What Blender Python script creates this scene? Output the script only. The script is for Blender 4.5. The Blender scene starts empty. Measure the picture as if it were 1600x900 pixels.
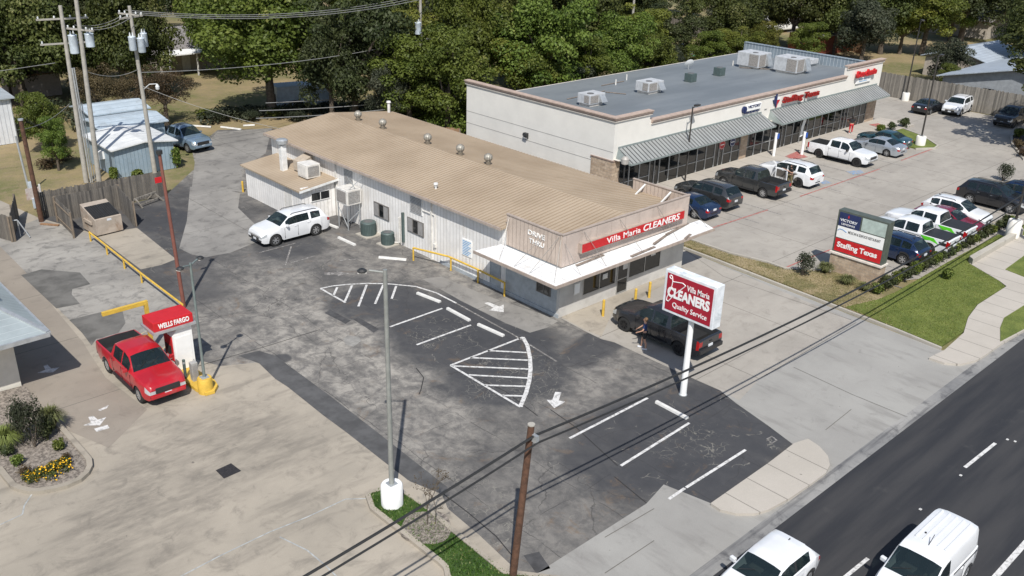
import bpy, bmesh, math, random
import numpy as np
from mathutils import Vector, Matrix
rad = math.radians
SC = bpy.context.scene
COL = SC.collection
# ------------------------------------------------------------------ camera, sky, sun, exposure
FPX, PITCH, ROLL, YAW, CAMH = 1447.4, rad(23.92), rad(1.674), rad(46.37), 22.0
_f = np.array([math.cos(PITCH)*math.cos(YAW), math.cos(PITCH)*math.sin(YAW), -math.sin(PITCH)])
_r = np.array([math.sin(YAW), -math.cos(YAW), 0.0]); _u = np.cross(_r, _f)
_r2 = _r*math.cos(ROLL)+_u*math.sin(ROLL); _u2 = -_r*math.sin(ROLL)+_u*math.cos(ROLL)
CAMP = np.array([0, 0, CAMH])
cd = bpy.data.cameras.new('camera'); cam = bpy.data.objects.new('camera', cd); COL.objects.link(cam)
cd.sensor_width = 36; cd.lens = 36*FPX/1600; cd.clip_start = .5; cd.clip_end = 3000
cam.matrix_world = Matrix(((_r2[0], _u2[0], -_f[0], 0), (_r2[1], _u2[1], -_f[1], 0), (_r2[2], _u2[2], -_f[2], CAMH), (0, 0, 0, 1)))
SC.camera = cam
SUN_EL, SHADOW_AZ = rad(51.5), rad(49.5)
W = bpy.data.worlds.new('World'); SC.world = W; W.use_nodes = True
nt = W.node_tree; bg = nt.nodes['Background']; sky = nt.nodes.new('ShaderNodeTexSky'); sky.sky_type = 'NISHITA'
sky.sun_disc = False; sky.sun_elevation = SUN_EL; sky.sun_rotation = rad(90)-(SHADOW_AZ+math.pi)
sky.air_density = 1.0; sky.dust_density = 1.0
nt.links.new(sky.outputs[0], bg.inputs[0]); bg.inputs[1].default_value = 0.095
sl = bpy.data.lights.new('sun', 'SUN'); sl.energy = 4.2; sl.angle = rad(.5); sl.color = (1, .965, .91)
so = bpy.data.objects.new('sun', sl); COL.objects.link(so)
sd = Vector((math.cos(SHADOW_AZ)*math.cos(SUN_EL), math.sin(SHADOW_AZ)*math.cos(SUN_EL), -math.sin(SUN_EL)))
so.rotation_euler = sd.to_track_quat('-Z', 'Y').to_euler()
SC.view_settings.view_transform = 'Standard'; SC.view_settings.look = 'None'; SC.view_settings.exposure = 0.2
SC.view_settings.gamma = 1; SC.view_settings.use_curve_mapping = False

def G(x, y, z=0.0):
    "world point at height z seen at pixel x,y of the 1600x900 photograph (used to survey the site)"
    d = _r2*(x-800)/FPX - _u2*(y-450)/FPX + _f
    t = (z-CAMH)/d[2]; p = CAMP+d*t
    return (float(p[0]), float(p[1]))
def GD(x, y):
    d = _r2*(x-800)/FPX - _u2*(y-450)/FPX + _f
    p = CAMP+d*(-CAMH/d[2]); return float(np.dot(p-CAMP, _f))

# ------------------------------------------------------------------ materials
class NT:
    def __init__(s, name):
        s.m = bpy.data.materials.new(name); s.m.use_nodes = True; s.t = s.m.node_tree
        s.b = s.t.nodes['Principled BSDF']
    def n(s, typ, **kw):
        o = s.t.nodes.new(typ)
        for k, v in kw.items(): setattr(o, k, v)
        return o
    def put(s, sock, v):
        if isinstance(v, (int, float)): 
            sock.default_value = v
        elif isinstance(v, tuple):
            sock.default_value = v if len(v) == len(sock.default_value) else (*v, 1)
        else: s.t.links.new(v, sock)
    def math(s, op, a, b=0.0, clamp=False):
        o = s.n('ShaderNodeMath', operation=op); o.use_clamp = clamp; s.put(o.inputs[0], a); s.put(o.inputs[1], b); return o.outputs[0]
    def pos(s):
        if not hasattr(s, '_p'): s._p = s.n('ShaderNodeNewGeometry').outputs['Position']
        return s._p
    def obj(s): return s.n('ShaderNodeTexCoord').outputs['Object']
    def noise(s, scale, detail=3, rough=.55, vec=None, dist=0.0, stretch=None):
        o = s.n('ShaderNodeTexNoise'); o.inputs['Scale'].default_value = scale; o.inputs['Detail'].default_value = detail
        o.inputs['Roughness'].default_value = rough; o.inputs['Distortion'].default_value = dist
        v = vec if vec is not None else s.pos()
        if stretch:
            mp = s.n('ShaderNodeMapping'); s.put(mp.inputs[0], v); mp.inputs['Scale'].default_value = stretch[0]; mp.inputs['Rotation'].default_value = (0, 0, stretch[1]); v = mp.outputs[0]
        s.put(o.inputs['Vector'], v); return o.outputs[0]
    def step(s, v, a, b):
        o = s.n('ShaderNodeMapRange', interpolation_type='SMOOTHSTEP'); s.put(o.inputs[0], v)
        o.inputs[1].default_value = a; o.inputs[2].default_value = b; return o.outputs[0]
    def mix(s, f, a, b, mode='MIX'):
        o = s.n('ShaderNodeMix', data_type='RGBA', blend_type=mode); s.put(o.inputs[0], f); s.put(o.inputs[6], a); s.put(o.inputs[7], b); return o.outputs[2]
    def xyz(s):
        if not hasattr(s, '_x'):
            o = s.n('ShaderNodeSeparateXYZ'); s.put(o.inputs[0], s.pos()); s._x = o.outputs
        return s._x
    def bump(s, h, strength=.3, dist=.02):
        o = s.n('ShaderNodeBump'); o.inputs['Strength'].default_value = strength; o.inputs['Distance'].default_value = dist
        s.put(o.inputs['Height'], h); s.t.links.new(o.outputs[0], s.b.inputs['Normal'])
    def blob(s, cx, cy, rx, ry, rot=0, soft=.5, warp=.5):
        "1 inside an irregular ellipse of wear on the ground, 0 outside"
        X, Y, _ = s.xyz(); c, si = math.cos(rot), math.sin(rot)
        dx = s.math('SUBTRACT', X, cx); dy = s.math('SUBTRACT', Y, cy)
        u = s.math('DIVIDE', s.math('ADD', s.math('MULTIPLY', dx, c), s.math('MULTIPLY', dy, si)), rx)
        v = s.math('DIVIDE', s.math('SUBTRACT', s.math('MULTIPLY', dy, c), s.math('MULTIPLY', dx, si)), ry)
        r = s.math('SQRT', s.math('ADD', s.math('MULTIPLY', u, u), s.math('MULTIPLY', v, v)))
        if not hasattr(s, '_w'): s._w = s.math('SUBTRACT', s.noise(.45, 5, .65), .5)
        r = s.math('ADD', r, s.math('MULTIPLY', s._w, warp*2.4))
        return s.step(r, 1+soft/2, 1-soft/2)
    def lines(s, coord, period, width, off=0.0):
        "thin joint lines across one axis"
        f = s.math('FRACT', s.math('DIVIDE', s.math('ADD', coord, off), period))
        d = s.math('ABSOLUTE', s.math('SUBTRACT', f, .5))
        return s.math('GREATER_THAN', d, .5-width/period/2)

def pm(name, col, rough=.6, metal=0.0, var=.12, scale=3.0, coat=0.0, bump=0.0, dirt=None, spec=.5, emis=None):
    "painted / plain surface with a little tonal variation"
    k = NT(name); c = (*col, 1)
    v = k.noise(scale, 4, .6, vec=k.obj())
    dark = tuple(x*(1-var) for x in col)+(1,); lite = tuple(min(1, x*(1+var)) for x in col)+(1,)
    o = k.mix(k.step(v, .3, .7), dark, lite)
    if dirt:
        d = k.step(k.noise(scale*.6, 6, .7, vec=k.obj(), dist=.6), .52, .72)
        o = k.mix(k.math('MULTIPLY', d, dirt[1]), o, (*dirt[0], 1))
    k.put(k.b.inputs['Base Color'], o)
    k.b.inputs['Roughness'].default_value = rough; k.b.inputs['Metallic'].default_value = metal
    k.b.inputs['Coat Weight'].default_value = coat; k.b.inputs['Coat Roughness'].default_value = .06
    k.b.inputs['Specular IOR Level'].default_value = spec
    if bump: k.bump(k.noise(scale*12, 3, .6, vec=k.obj()), bump, .01)
    return k.m
_mc = {}
def M(name, *a, **k):
    if name not in _mc: _mc[name] = pm(name, *a, **k)
    return _mc[name]

# ------------------------------------------------------------------ mesh builder
class MB:
    def __init__(s): s.v = []; s.f = []
    def add(s, vs, fs):
        n = len(s.v); s.v += [tuple(map(float, p)) for p in vs]; s.f += [tuple(i+n for i in f) for f in fs]; return s
    def box(s, x0, x1, y0, y1, z0, z1):
        return s.add([(x0, y0, z0), (x1, y0, z0), (x1, y1, z0), (x0, y1, z0), (x0, y0, z1), (x1, y0, z1), (x1, y1, z1), (x0, y1, z1)],
                     [(0, 3, 2, 1), (4, 5, 6, 7), (0, 1, 5, 4), (1, 2, 6, 5), (2, 3, 7, 6), (3, 0, 4, 7)])
    def obox(s, c, size, rz=0, ry=0, rx=0):
        R = Matrix.Rotation(rz, 3, 'Z') @ Matrix.Rotation(ry, 3, 'Y') @ Matrix.Rotation(rx, 3, 'X')
        a, b, d = [x/2 for x in size]; vs = []
        for z in (-d, d):
            for (x, y) in ((-a, -b), (a, -b), (a, b), (-a, b)): vs.append(tuple(Vector(c)+R @ Vector((x, y, z))))
        return s.add(vs, [(0, 3, 2, 1), (4, 5, 6, 7), (0, 1, 5, 4), (1, 2, 6, 5), (2, 3, 7, 6), (3, 0, 4, 7)])
    def beam(s, p, q, w, h=None):
        h = h or w; p, q = Vector(p), Vector(q); d = (q-p).normalized()
        a = d.cross(Vector((0, 0, 1))); a = a.normalized() if a.length > .01 else Vector((1, 0, 0)); b = a.cross(d)
        vs = []
        for e in (p, q):
            for (i, j) in ((-1, -1), (1, -1), (1, 1), (-1, 1)): vs.append(e+a*i*w/2+b*j*h/2)
        return s.add(vs, [(0, 3, 2, 1), (4, 5, 6, 7), (0, 1, 5, 4), (1, 2, 6, 5), (2, 3, 7, 6), (3, 0, 4, 7)])
    def cyl(s, p, q, r0, r1=None, n=12, caps=True):
        r1 = r0 if r1 is None else r1; p, q = Vector(p), Vector(q); d = (q-p).normalized()
        a = d.cross(Vector((0, 0, 1))); a = a.normalized() if a.length > .01 else Vector((1, 0, 0)); b = d.cross(a)
        vs = []
        for e, r in ((p, r0), (q, r1)):
            for i in range(n): t = 2*math.pi*i/n; vs.append(e+a*math.cos(t)*r+b*math.sin(t)*r)
        fs = [(i, (i+1) % n, n+(i+1) % n, n+i) for i in range(n)]
        if caps: fs += [tuple(range(n-1, -1, -1)), tuple(range(n, 2*n))]
        return s.add(vs, fs)
    def tube(s, pts, r, n=6):
        for a, b in zip(pts[:-1], pts[1:]): s.cyl(a, b, r, r, n)
        return s
    def poly(s, pts, z):
        return s.add([(x, y, z) for x, y in pts], [tuple(range(len(pts)))])
    def prism(s, pts, z0, z1):
        a = sum(pts[i][0]*pts[(i+1) % len(pts)][1]-pts[(i+1) % len(pts)][0]*pts[i][1] for i in range(len(pts)))
        if a < 0: pts = pts[::-1]
        n = len(pts); vs = [(x, y, z0) for x, y in pts]+[(x, y, z1) for x, y in pts]
        return s.add(vs, [tuple(range(n-1, -1, -1)), tuple(range(n, 2*n))]+[(i, (i+1) % n, n+(i+1) % n, n+i) for i in range(n)])
    def lathe(s, prof, c=(0, 0, 0), n=20, axis='Z'):
        vs = []
        for r, z in prof:
            for i in range(n):
                t = 2*math.pi*i/n; a, b = r*math.cos(t), r*math.sin(t)
                p = (a, b, z) if axis == 'Z' else (a, z, b)
                vs.append((p[0]+c[0], p[1]+c[1], p[2]+c[2]))
        fs = []
        for k in range(len(prof)-1):
            for i in range(n):
                f = (k*n+i, k*n+(i+1) % n, (k+1)*n+(i+1) % n, (k+1)*n+i)
                fs.append(f if axis == 'Z' else f[::-1])
        return s.add(vs, fs)
    def strip(s, pts, w, z):
        "flat painted line of width w along pts"
        for (x0, y0), (x1, y1) in zip(pts[:-1], pts[1:]):
            d = Vector((x1-x0, y1-y0)); L = d.length
            if L < 1e-4: continue
            d /= L; nx, ny = -d.y*w/2, d.x*w/2
            s.add([(x0+nx, y0+ny, z), (x0-nx, y0-ny, z), (x1-nx, y1-ny, z), (x1+nx, y1+ny, z)], [(0, 1, 2, 3)])
        return s
    def mesh(s, name, org=(0, 0, 0), bevel=0.0, smooth=False):
        me = bpy.data.meshes.new(name); ox, oy, oz = org
        me.from_pydata([(x-ox, y-oy, z-oz) for x, y, z in s.v], [], s.f); me.update()
        if bevel:
            bm = bmesh.new(); bm.from_mesh(me); bmesh.ops.remove_doubles(bm, verts=bm.verts, dist=1e-4)
            ed = [e for e in bm.edges if len(e.link_faces) == 2 and e.calc_face_angle(0) > .5]
            bmesh.ops.bevel(bm, geom=ed, offset=bevel, segments=2, affect='EDGES', profile=.6); bm.to_mesh(me); bm.free()
        if smooth:
            for p in me.polygons: p.use_smooth = True
            if smooth is not True: me.set_sharp_from_angle(angle=smooth)
        return me

def link(name, me, mat, parent=None, loc=(0, 0, 0)):
    o = bpy.data.objects.new(name, me); COL.objects.link(o)
    if mat is not None and hasattr(me, 'materials') and not len(me.materials): me.materials.append(mat)
    o.location = loc
    if parent is not None: o.parent = parent
    return o
ORG = {}
def thing(name, label, cat, loc=(0, 0, 0), group=None, rz=0):
    o = bpy.data.objects.new(name, None); COL.objects.link(o); o.empty_display_size = .2
    o.location = loc; o.rotation_euler = (0, 0, rz); o['label'] = label; o['category'] = cat
    if group: o['group'] = group
    ORG[o.name] = tuple(loc); return o
def part(root, name, mb, mat, bevel=0.0, smooth=False, label=None, world=True, parent=None):
    "mesh part of a thing; coordinates are world ones, stored relative to the thing's base"
    org = ORG.get(root.name, (0, 0, 0)) if world else (0, 0, 0)
    o = link(name, mb.mesh(name, org, bevel, smooth), mat, parent or root)
    if label: o['label'] = label
    return o
def solo(name, mb, mat, label, cat, group=None, bevel=0.0, smooth=False, org=None):
    if org is None:
        a = np.array(mb.v); org = (float(a[:, 0].mean()), float(a[:, 1].mean()), float(a[:, 2].min()))
    o = link(name, mb.mesh(name, org, bevel, smooth), mat, loc=org); o['label'] = label; o['category'] = cat
    if group: o['group'] = group
    return o
def struct(name, mb, mat, kind='structure', bevel=0.0, label=None):
    o = link(name, mb.mesh(name, bevel=bevel), mat); o['kind'] = kind
    if label: o['label'] = label
    return o
def dup(o, loc=None, rz=None, label=None, scale=None):
    def rec(x, par):
        c = x.copy(); COL.objects.link(c); c.parent = par
        for ch in x.children: rec(ch, c)
        return c
    r = rec(o, None)
    if loc is not None: r.location = loc
    if rz is not None: r.rotation_euler = (0, 0, rz)
    if scale is not None: r.scale = scale if isinstance(scale, tuple) else (scale,)*3
    if label: r['label'] = label
    return r
def text(root, name, s, mat, o, u, v, w, h, ext=.02, off=0.0, shear=0.0, space=1.0, parent=None, org=None, serif=False):
    "raised lettering: o = lower left corner, u/v = right and up directions, w/h = size of the word"
    cu = bpy.data.curves.new('txt', 'FONT'); cu.body = s; cu.extrude = .01; cu.offset = off; cu.shear = shear; cu.space_character = space; cu.space_line = .85
    cu.resolution_u = 4
    ob = bpy.data.objects.new('txt', cu); COL.objects.link(ob); dg = bpy.context.evaluated_depsgraph_get(); dg.update()
    me = bpy.data.meshes.new_from_object(ob.evaluated_get(dg)); bpy.data.objects.remove(ob); bpy.data.curves.remove(cu)
    n = len(me.vertices); a = np.empty(n*3); me.vertices.foreach_get('co', a); a = a.reshape(-1, 3)
    mn, mx = a.min(0), a.max(0); a = (a-mn)/(mx-mn)
    if serif:   # small slab feet under and over the stems give the letters a roman look
        pass
    u, v = np.array(Vector(u).normalized()), np.array(Vector(v).normalized()); nn = np.cross(u, v)
    g = org if org is not None else ORG.get(root.name, (0, 0, 0))
    P = np.array(o)-np.array(g)+a[:, :1]*w*u+a[:, 1:2]*h*v+a[:, 2:3]*ext*nn
    me.vertices.foreach_set('co', P.ravel()); me.update(); me.materials.clear()
    return link(name, me, mat, parent or root)
# ------------------------------------------------------------------ ground materials
def ground_mats():
    # worn asphalt of the lot
    k = NT('lot_asphalt')
    X, Y, _ = k.xyz()
    n1 = k.noise(.35, 6, .62); n2 = k.noise(1.6, 5, .6, dist=.5); n3 = k.noise(40, 2, .5)
    base = k.mix(k.step(n1, .35, .68), (.056, .055, .056, 1), (.098, .094, .091, 1))
    base = k.mix(k.math('MULTIPLY', k.step(n2, .45, .75), .4), base, (.135, .128, .12, 1))
    smear = k.step(k.noise(1.0, 6, .65, stretch=((1.0, .22, 1), 0), dist=.3), .52, .72); base = k.mix(k.math('MULTIPLY', smear, .4), base, (.19, .175, .155, 1))
    # pale worn zones
    worn = None
    for (px, py, rx, ry, rot, s) in (((520), 560, 7.5, 3.2, 1.2, 1.0), (650, 640, 5, 2.6, 1.0, .8), (440, 470, 6, 2.4, 1.3, .75), (420, 560, 4.5, 3.2, .9, .85), (300, 520, 3.5, 2.4, .6, .8),
                                (340, 250, 9, 3.5, 1.4, .9), (480, 380, 3, 6, .4, .55), (900, 590, 4.5, 2.2, .3, .6), (830, 640, 3.5, 2, .3, .4), (760, 450, 1.6, 8, 0, .75), (610, 420, 2.2, 5, .1, .6), (1000, 590, 2.6, 1.6, .2, .5), (850, 790, 5, 2.5, .6, .45)):
        gx, gy = G(px, py); b = k.math('MULTIPLY', k.blob(gx, gy, rx*1.15, ry*1.15, rot, 1.0, .7), s)
        worn = b if worn is None else k.math('MAXIMUM', worn, b)
    pale = k.mix(k.step(k.noise(1.5, 10, .74, dist=.4), .36, .62), (.15, .141, .13, 1), (.35, .325, .285, 1))
    for (px, py, r_) in ((690, 500, .5), (740, 530, .45), (640, 560, .35), (960, 690, .6), (1050, 730, .5), (870, 560, .5), (480, 395, .6), (520, 385, .4), (560, 500, .35), (820, 700, .4)):
        gx, gy = G(px, py); b = k.blob(gx, gy, r_, r_*1.5, .4, .8, .3); base = k.mix(k.math('MULTIPLY', b, .6), base, (.025, .024, .024, 1))
    fac = k.math('MULTIPLY', worn, k.math('ADD', .3, k.math('MULTIPLY', .7, k.step(k.noise(.9, 9, .7, dist=.4, stretch=((1, .5, 1), 0)), .3, .6))))
    base = k.mix(fac, base, pale)
    # dark sealed bays
    dk = None
    for (px, py, rx, ry, rot) in ((730, 520, 4.2, 5.2, 0), (790, 580, 3.4, 3.2, 0), (1020, 680, 5.2, 3.0, 0.1), (1150, 690, 6.0, 1.8, 0.2), (440, 560, .5, .5, 0), (590, 470, 3, 2.2, 0), (450, 380, 2.4, 3, 0), (930, 540, 3, 1.2, .2), (265, 345, 2.2, 4.0, .2), (1150, 630, 3, 2, 0)):
        gx, gy = G(px, py); b = k.blob(gx, gy, rx, ry, rot, .35, .35); dk = b if dk is None else k.math('MAXIMUM', dk, b)
    base = k.mix(k.math('MULTIPLY', dk, .8), base, k.mix(n2, (.028, .03, .036, 1), (.062, .063, .067, 1)))
    # brown rust / oil stains
    st = k.step(k.noise(.55, 6, .75, dist=.9), .56, .72)
    base = k.mix(k.math('MULTIPLY', st, .55), base, (.17, .115, .07, 1))
    oil = k.step(k.noise(.9, 3, .5), .70, .80)
    base = k.mix(k.math('MULTIPLY', oil, .6), base, (.03, .028, .027, 1))
    # crack network
    def crack(scale, w, mask):
        vo = k.n('ShaderNodeTexVoronoi', feature='DISTANCE_TO_EDGE'); vo.inputs['Scale'].default_value = scale
        wv = k.n('ShaderNodeVectorMath', operation='ADD'); k.put(wv.inputs[0], k.pos())
        nz = k.n('ShaderNodeTexNoise'); nz.inputs['Scale'].default_value = 1.3; nz.inputs['Detail'].default_value = 5; k.put(nz.inputs['Vector'], k.pos())
        sc = k.n('ShaderNodeVectorMath', operation='SCALE'); k.put(sc.inputs[0], nz.outputs['Color']); sc.inputs['Scale'].default_value = .9
        k.put(wv.inputs[1], sc.outputs[0]); k.put(vo.inputs['Vector'], wv.outputs[0])
        return k.math('MULTIPLY', k.math('LESS_THAN', vo.outputs[0], w), mask)
    allig = None
    for (px, py, rx, ry) in ((800, 590, 2.6, 2.8), (720, 770, 1.4, 2.6), (760, 810, 1.5, 2.2), (1080, 690, 2.0, 1.5), (740, 790, 1.6, 3.0), (690, 520, 2, 2), (450, 430, 3, 2)):
        gx, gy = G(px, py); b = k.blob(gx, gy, rx, ry, 0, .4, .5); allig = b if allig is None else k.math('MAXIMUM', allig, b)
    c1 = crack(2.4, .022, k.math('MULTIPLY', allig, k.step(k.noise(.9, 4, .6), .42, .56)))
    c2 = crack(.16, .0035, k.step(k.noise(.25, 2, .5), .40, .55))
    c3 = crack(.5, .006, k.step(k.noise(.8, 3, .5), .55, .62))
    seam = k.math('MULTIPLY', k.lines(k.math('ADD', X, k.math('MULTIPLY', k.noise(.5, 4, .6), .35)), 3.4, .035, .7), k.step(k.noise(.6, 3, .6), .42, .5)); seam2 = k.math('MULTIPLY', k.lines(k.math('ADD', Y, k.math('MULTIPLY', k.noise(.5, 4, .6), .4)), 7.3, .035, 2), k.step(k.noise(.45, 3, .6), .48, .56))
    base = k.mix(k.math('MULTIPLY', k.math('MAXIMUM', seam, seam2), .6), base, (.032, .03, .03, 1))
    base = k.mix(k.math('MULTIPLY', k.math('MAXIMUM', c1, c3), .6), base, (.25, .235, .2, 1))
    base = k.mix(k.math('MULTIPLY', c2, .5), base, (.035, .033, .032, 1))
    base = k.mix(.5, base, k.mix(k.step(n3, .3, .7), (.4, .4, .4, 1), (.62, .62, .62, 1)), 'OVERLAY')
    k.put(k.b.inputs['Base Color'], base); k.b.inputs['Roughness'].default_value = .88
    k.bump(n3, .35, .012); A = k.m

    def concrete(name, c0, c1, joints=None, stain=(.12, .1, .085), st_amt=.5, st_lo=.5, streak=None, blobs=(), off=(0, 0)):
        k = NT(name); X, Y, _ = k.xyz()
        b = k.mix(k.step(k.noise(.22, 6, .65), .3, .7), (*c0, 1), (*c1, 1))
        b = k.mix(k.math('MULTIPLY', k.step(k.noise(1.1, 6, .7, dist=.6), st_lo, st_lo+.22), st_amt), b, (*stain, 1))
        if streak:
            s_ = k.noise(1.0, 5, .6, stretch=((streak[0], streak[1], 1), streak[2]))
            b = k.mix(k.math('MULTIPLY', k.step(s_, .5, .7), streak[3]), b, (*stain, 1))
        bb = None
        for (px, py, rx, ry, rot, a) in blobs:
            gx, gy = G(px, py); q = k.math('MULTIPLY', k.math('MULTIPLY', k.blob(gx, gy, rx, ry, rot, 1.3, .7), k.step(k.noise(1.7, 9, .75, stretch=((.35, 1, 1), .9)), .3, .7)), a); bb = q if bb is None else k.math('MAXIMUM', bb, q)
        if bb is not None: b = k.mix(bb, b, (*[x*1.0 for x in stain], 1))
        sp = k.step(k.noise(3.2, 2, .4), .78, .8); b = k.mix(k.math('MULTIPLY', sp, .6), b, (.07, .06, .055, 1))
        if joints:
            j = k.math('MAXIMUM', k.lines(X, joints[0], .05, off[0]), k.lines(Y, joints[1], .05, off[1]))
            b = k.mix(k.math('MULTIPLY', j, .6), b, (.09, .082, .07, 1))
        n3 = k.noise(30, 3, .6); b = k.mix(.3, b, k.mix(k.step(n3, .3, .7), (.42, .42, .42, 1), (.58, .58, .58, 1)), 'OVERLAY')
        k.put(k.b.inputs['Base Color'], b); k.b.inputs['Roughness'].default_value = .85; k.bump(n3, .2, .008)
        return k.m
    C = {}
    C['bank'] = concrete('bank_concrete', (.315, .28, .228), (.40, .352, .285), None, (.14, .125, .105), .48, .49, (.25, 1.1, .75, .45),
                         ((320, 690, 3.4, 2.0, .2, .6), (200, 790, 5.0, 1.3, .9, .75), (330, 745, 3.2, 1.0, .9, .7), (410, 700, 2.2, 2.6, .2, .55), (270, 830, 3, .8, .9, .5), (90, 560, 1.4, 5, 0, .35)))
    C['bankg'] = concrete('worn_concrete', (.24, .228, .208), (.36, .34, .305), None, (.11, .105, .098), .7, .47, (.3, 1, 1.2, .3))
    C['lane'] = concrete('lane_concrete', (.245, .212, .175), (.30, .262, .215), (30, 6.5), (.14, .12, .1), .4, .5)
    C['mall'] = concrete('mall_concrete', (.31, .285, .25), (.385, .355, .31), (6.1, 6.1), (.2, .18, .155), .45, .5, (.3, 1, 0, .25), off=(.5, 2.2))
    C['apron'] = concrete('apron_concrete', (.285, .275, .255), (.34, .33, .305), None, (.15, .14, .13), .4, .55, (1, .25, 0, .4))
    C['walk'] = concrete('sidewalk_concrete', (.41, .375, .325), (.47, .43, .375), (1.5, 40), (.25, .22, .19), .35, .6)
    C['curb'] = concrete('curb_concrete', (.38, .35, .30), (.46, .43, .37), None, (.15, .14, .12), .5, .55)
    C['grey'] = concrete('driveway_concrete', (.20, .19, .175), (.30, .285, .26), (9, 7), (.09, .085, .08), .6, .48)
    C['gutter'] = concrete('gutter_concrete', (.17, .17, .17), (.33, .32, .3), None, (.06, .06, .065), .7, .48, (.15, 3, 0, .6))
    # dark road asphalt
    k = NT('road_asphalt'); X, Y, _ = k.xyz()
    b = k.mix(k.step(k.noise(.8, 4, .6, stretch=((.1, 1, 1), 0)), .35, .65), (.022, .023, .027, 1), (.044, .043, .044, 1))
    b = k.mix(k.math('MULTIPLY', k.step(k.noise(.8, 5, .6), .6, .75), .4), b, (.07, .068, .066, 1))
    n3 = k.noise(35, 3, .7); b = k.mix(.4, b, k.mix(k.step(n3, .3, .7), (.38, .38, .38, 1), (.64, .64, .64, 1)), 'OVERLAY')
    k.put(k.b.inputs['Base Color'], b); k.b.inputs['Roughness'].default_value = .8; k.bump(n3, .4, .01); R = k.m
    # dry ground with scrubby grass
    k = NT('dry_ground')
    b = k.mix(k.step(k.noise(.07, 6, .65), .38, .60), (.31, .235, .125, 1), (.13, .135, .045, 1))
    b = k.mix(k.step(k.noise(1.2, 6, .7), .4, .75), b, (.24, .185, .11, 1))
    b = k.mix(k.math('MULTIPLY', k.step(k.noise(6, 4, .7), .5, .8), .5), b, (.09, .08, .045, 1))
    k.put(k.b.inputs['Base Color'], b); k.b.inputs['Roughness'].default_value = .95; k.bump(k.noise(5, 5, .7), .6, .08); D = k.m
    def grass(name, g0, g1, dry, amt):
        k = NT(name)
        b = k.mix(k.step(k.noise(.9, 5, .65), .3, .7), (*g0, 1), (*g1, 1))
        b = k.mix(k.step(k.noise(.55, 6, .7, dist=.6), 1-amt, 1.18-amt), b, (*dry, 1))
        n = k.noise(16, 5, .75); b = k.mix(.55, b, k.mix(k.step(n, .3, .7), (.2, .2, .2, 1), (.75, .75, .75, 1)), 'OVERLAY')
        k.put(k.b.inputs['Base Color'], b); k.b.inputs['Roughness'].default_value = .95; k.bump(n, .8, .06); return k.m
    C['lawn'] = grass('lawn_grass', (.10, .135, .022), (.17, .20, .042), (.27, .22, .09), .38)
    C['strip'] = grass('dry_strip_grass', (.13, .125, .045), (.25, .2, .1), (.33, .26, .15), .58)
    C['green'] = grass('irrigated_grass', (.025, .06, .008), (.06, .11, .02), (.33, .27, .18), .34)
    k = NT('mulch'); v = k.noise(7, 6, .8); b = k.mix(k.step(v, .35, .65), (.10, .085, .07, 1), (.38, .33, .28, 1))
    k.put(k.b.inputs['Base Color'], b); k.b.inputs['Roughness'].default_value = .95; k.bump(v, 1, .06); C['mulch'] = k.m
    # worn road paint
    def paint(name, col, wear=.35, under=(.16, .15, .14)):
        k = NT(name); w = k.math('MULTIPLY', k.step(k.noise(5, 6, .75), .62-wear*.4, .75-wear*.25), wear*1.6, True)
        k.put(k.b.inputs['Base Color'], k.mix(w, (*col, 1), (*under, 1))); k.b.inputs['Roughness'].default_value = .7; return k.m
    C['white'] = paint('white_paint', (.66, .65, .63), .42); C['faded'] = paint('faded_paint', (.5, .48, .45), .75); C['red'] = paint('red_paint', (.42, .09, .08), .5, (.34, .28, .24))
    C['yellow'] = paint('yellow_line_paint', (.55, .42, .2), .6, (.34, .31, .27)); C['blue'] = paint('blue_paint', (.16, .3, .5), .6, (.34, .31, .27))
    return A, R, D, C
ASPH, ROAD, DRY, CM = ground_mats()

# ------------------------------------------------------------------ ground, roads, lots
def P(*pts): return [G(*p) if isinstance(p, tuple) else tuple(p) for p in pts]   # tuples are survey pixels, lists are world metres
struct('ground', MB().poly([(-400, -300), (600, -300), (600, 700), (-400, 700)], -.03), DRY)
struct('road', MB().poly([(-120, -9), (320, -9), (320, 13.4), (-120, 13.4)], 0.0), ROAD)
struct('gutter', MB().box(-120, 320, 13.4, 13.95, -.1, .006), CM['gutter'])
BANK = P([-60, 13.95], [18.6, 13.95], (805, 889), (750, 837), (700, 795), (687, 765), (637, 750), (607, 725), (542, 675), (505, 647), (450, 603), (430, 590), (405, 566), (345, 572), (300, 560), (288, 478), (215, 425), (137, 362), (60, 340), [15, 80], [-60, 80])
LOT = P([18.6, 13.95], (837, 897), (1010, 787), (1037, 757), (1112, 787), (1240, 695), (1200, 665), (1150, 630), (1125, 610), (1070, 586), (1007, 557), (960, 535), (940, 530), (917, 519), (876, 497), [44.6, 31.0], [51.5, 44], [51.5, 62], [47, 64.5], (480, 200), (340, 203), (300, 235), (306, 262), (258, 306), (170, 325), (60, 340),
        (137, 362), (215, 425), (288, 478), (300, 560), (345, 572), (405, 566), (430, 590), (450, 603), (505, 647), (542, 675), (607, 725), (637, 750), (687, 765), (700, 795), (750, 837), (805, 889))
struct('bank_pavement', MB().poly(BANK, 0.0), CM['bank'])
struct('parking_lot', MB().poly(LOT, 0.0), ASPH)
APRON = P([17.5, 13.95], [46.8, 13.95], (1470, 547), (1065, 389), [46.5, 45], [44.3, 45], [44.3, 31.0], (876, 497), (917, 519), (940, 530), (960, 535), (1007, 557), (1070, 586), (1125, 610), (1150, 630), (1200, 665), (1240, 695), (1112, 787), (1037, 757), (1010, 787), (837, 897))
struct('driveway_apron', MB().poly(APRON, .004), CM['apron'])
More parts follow.
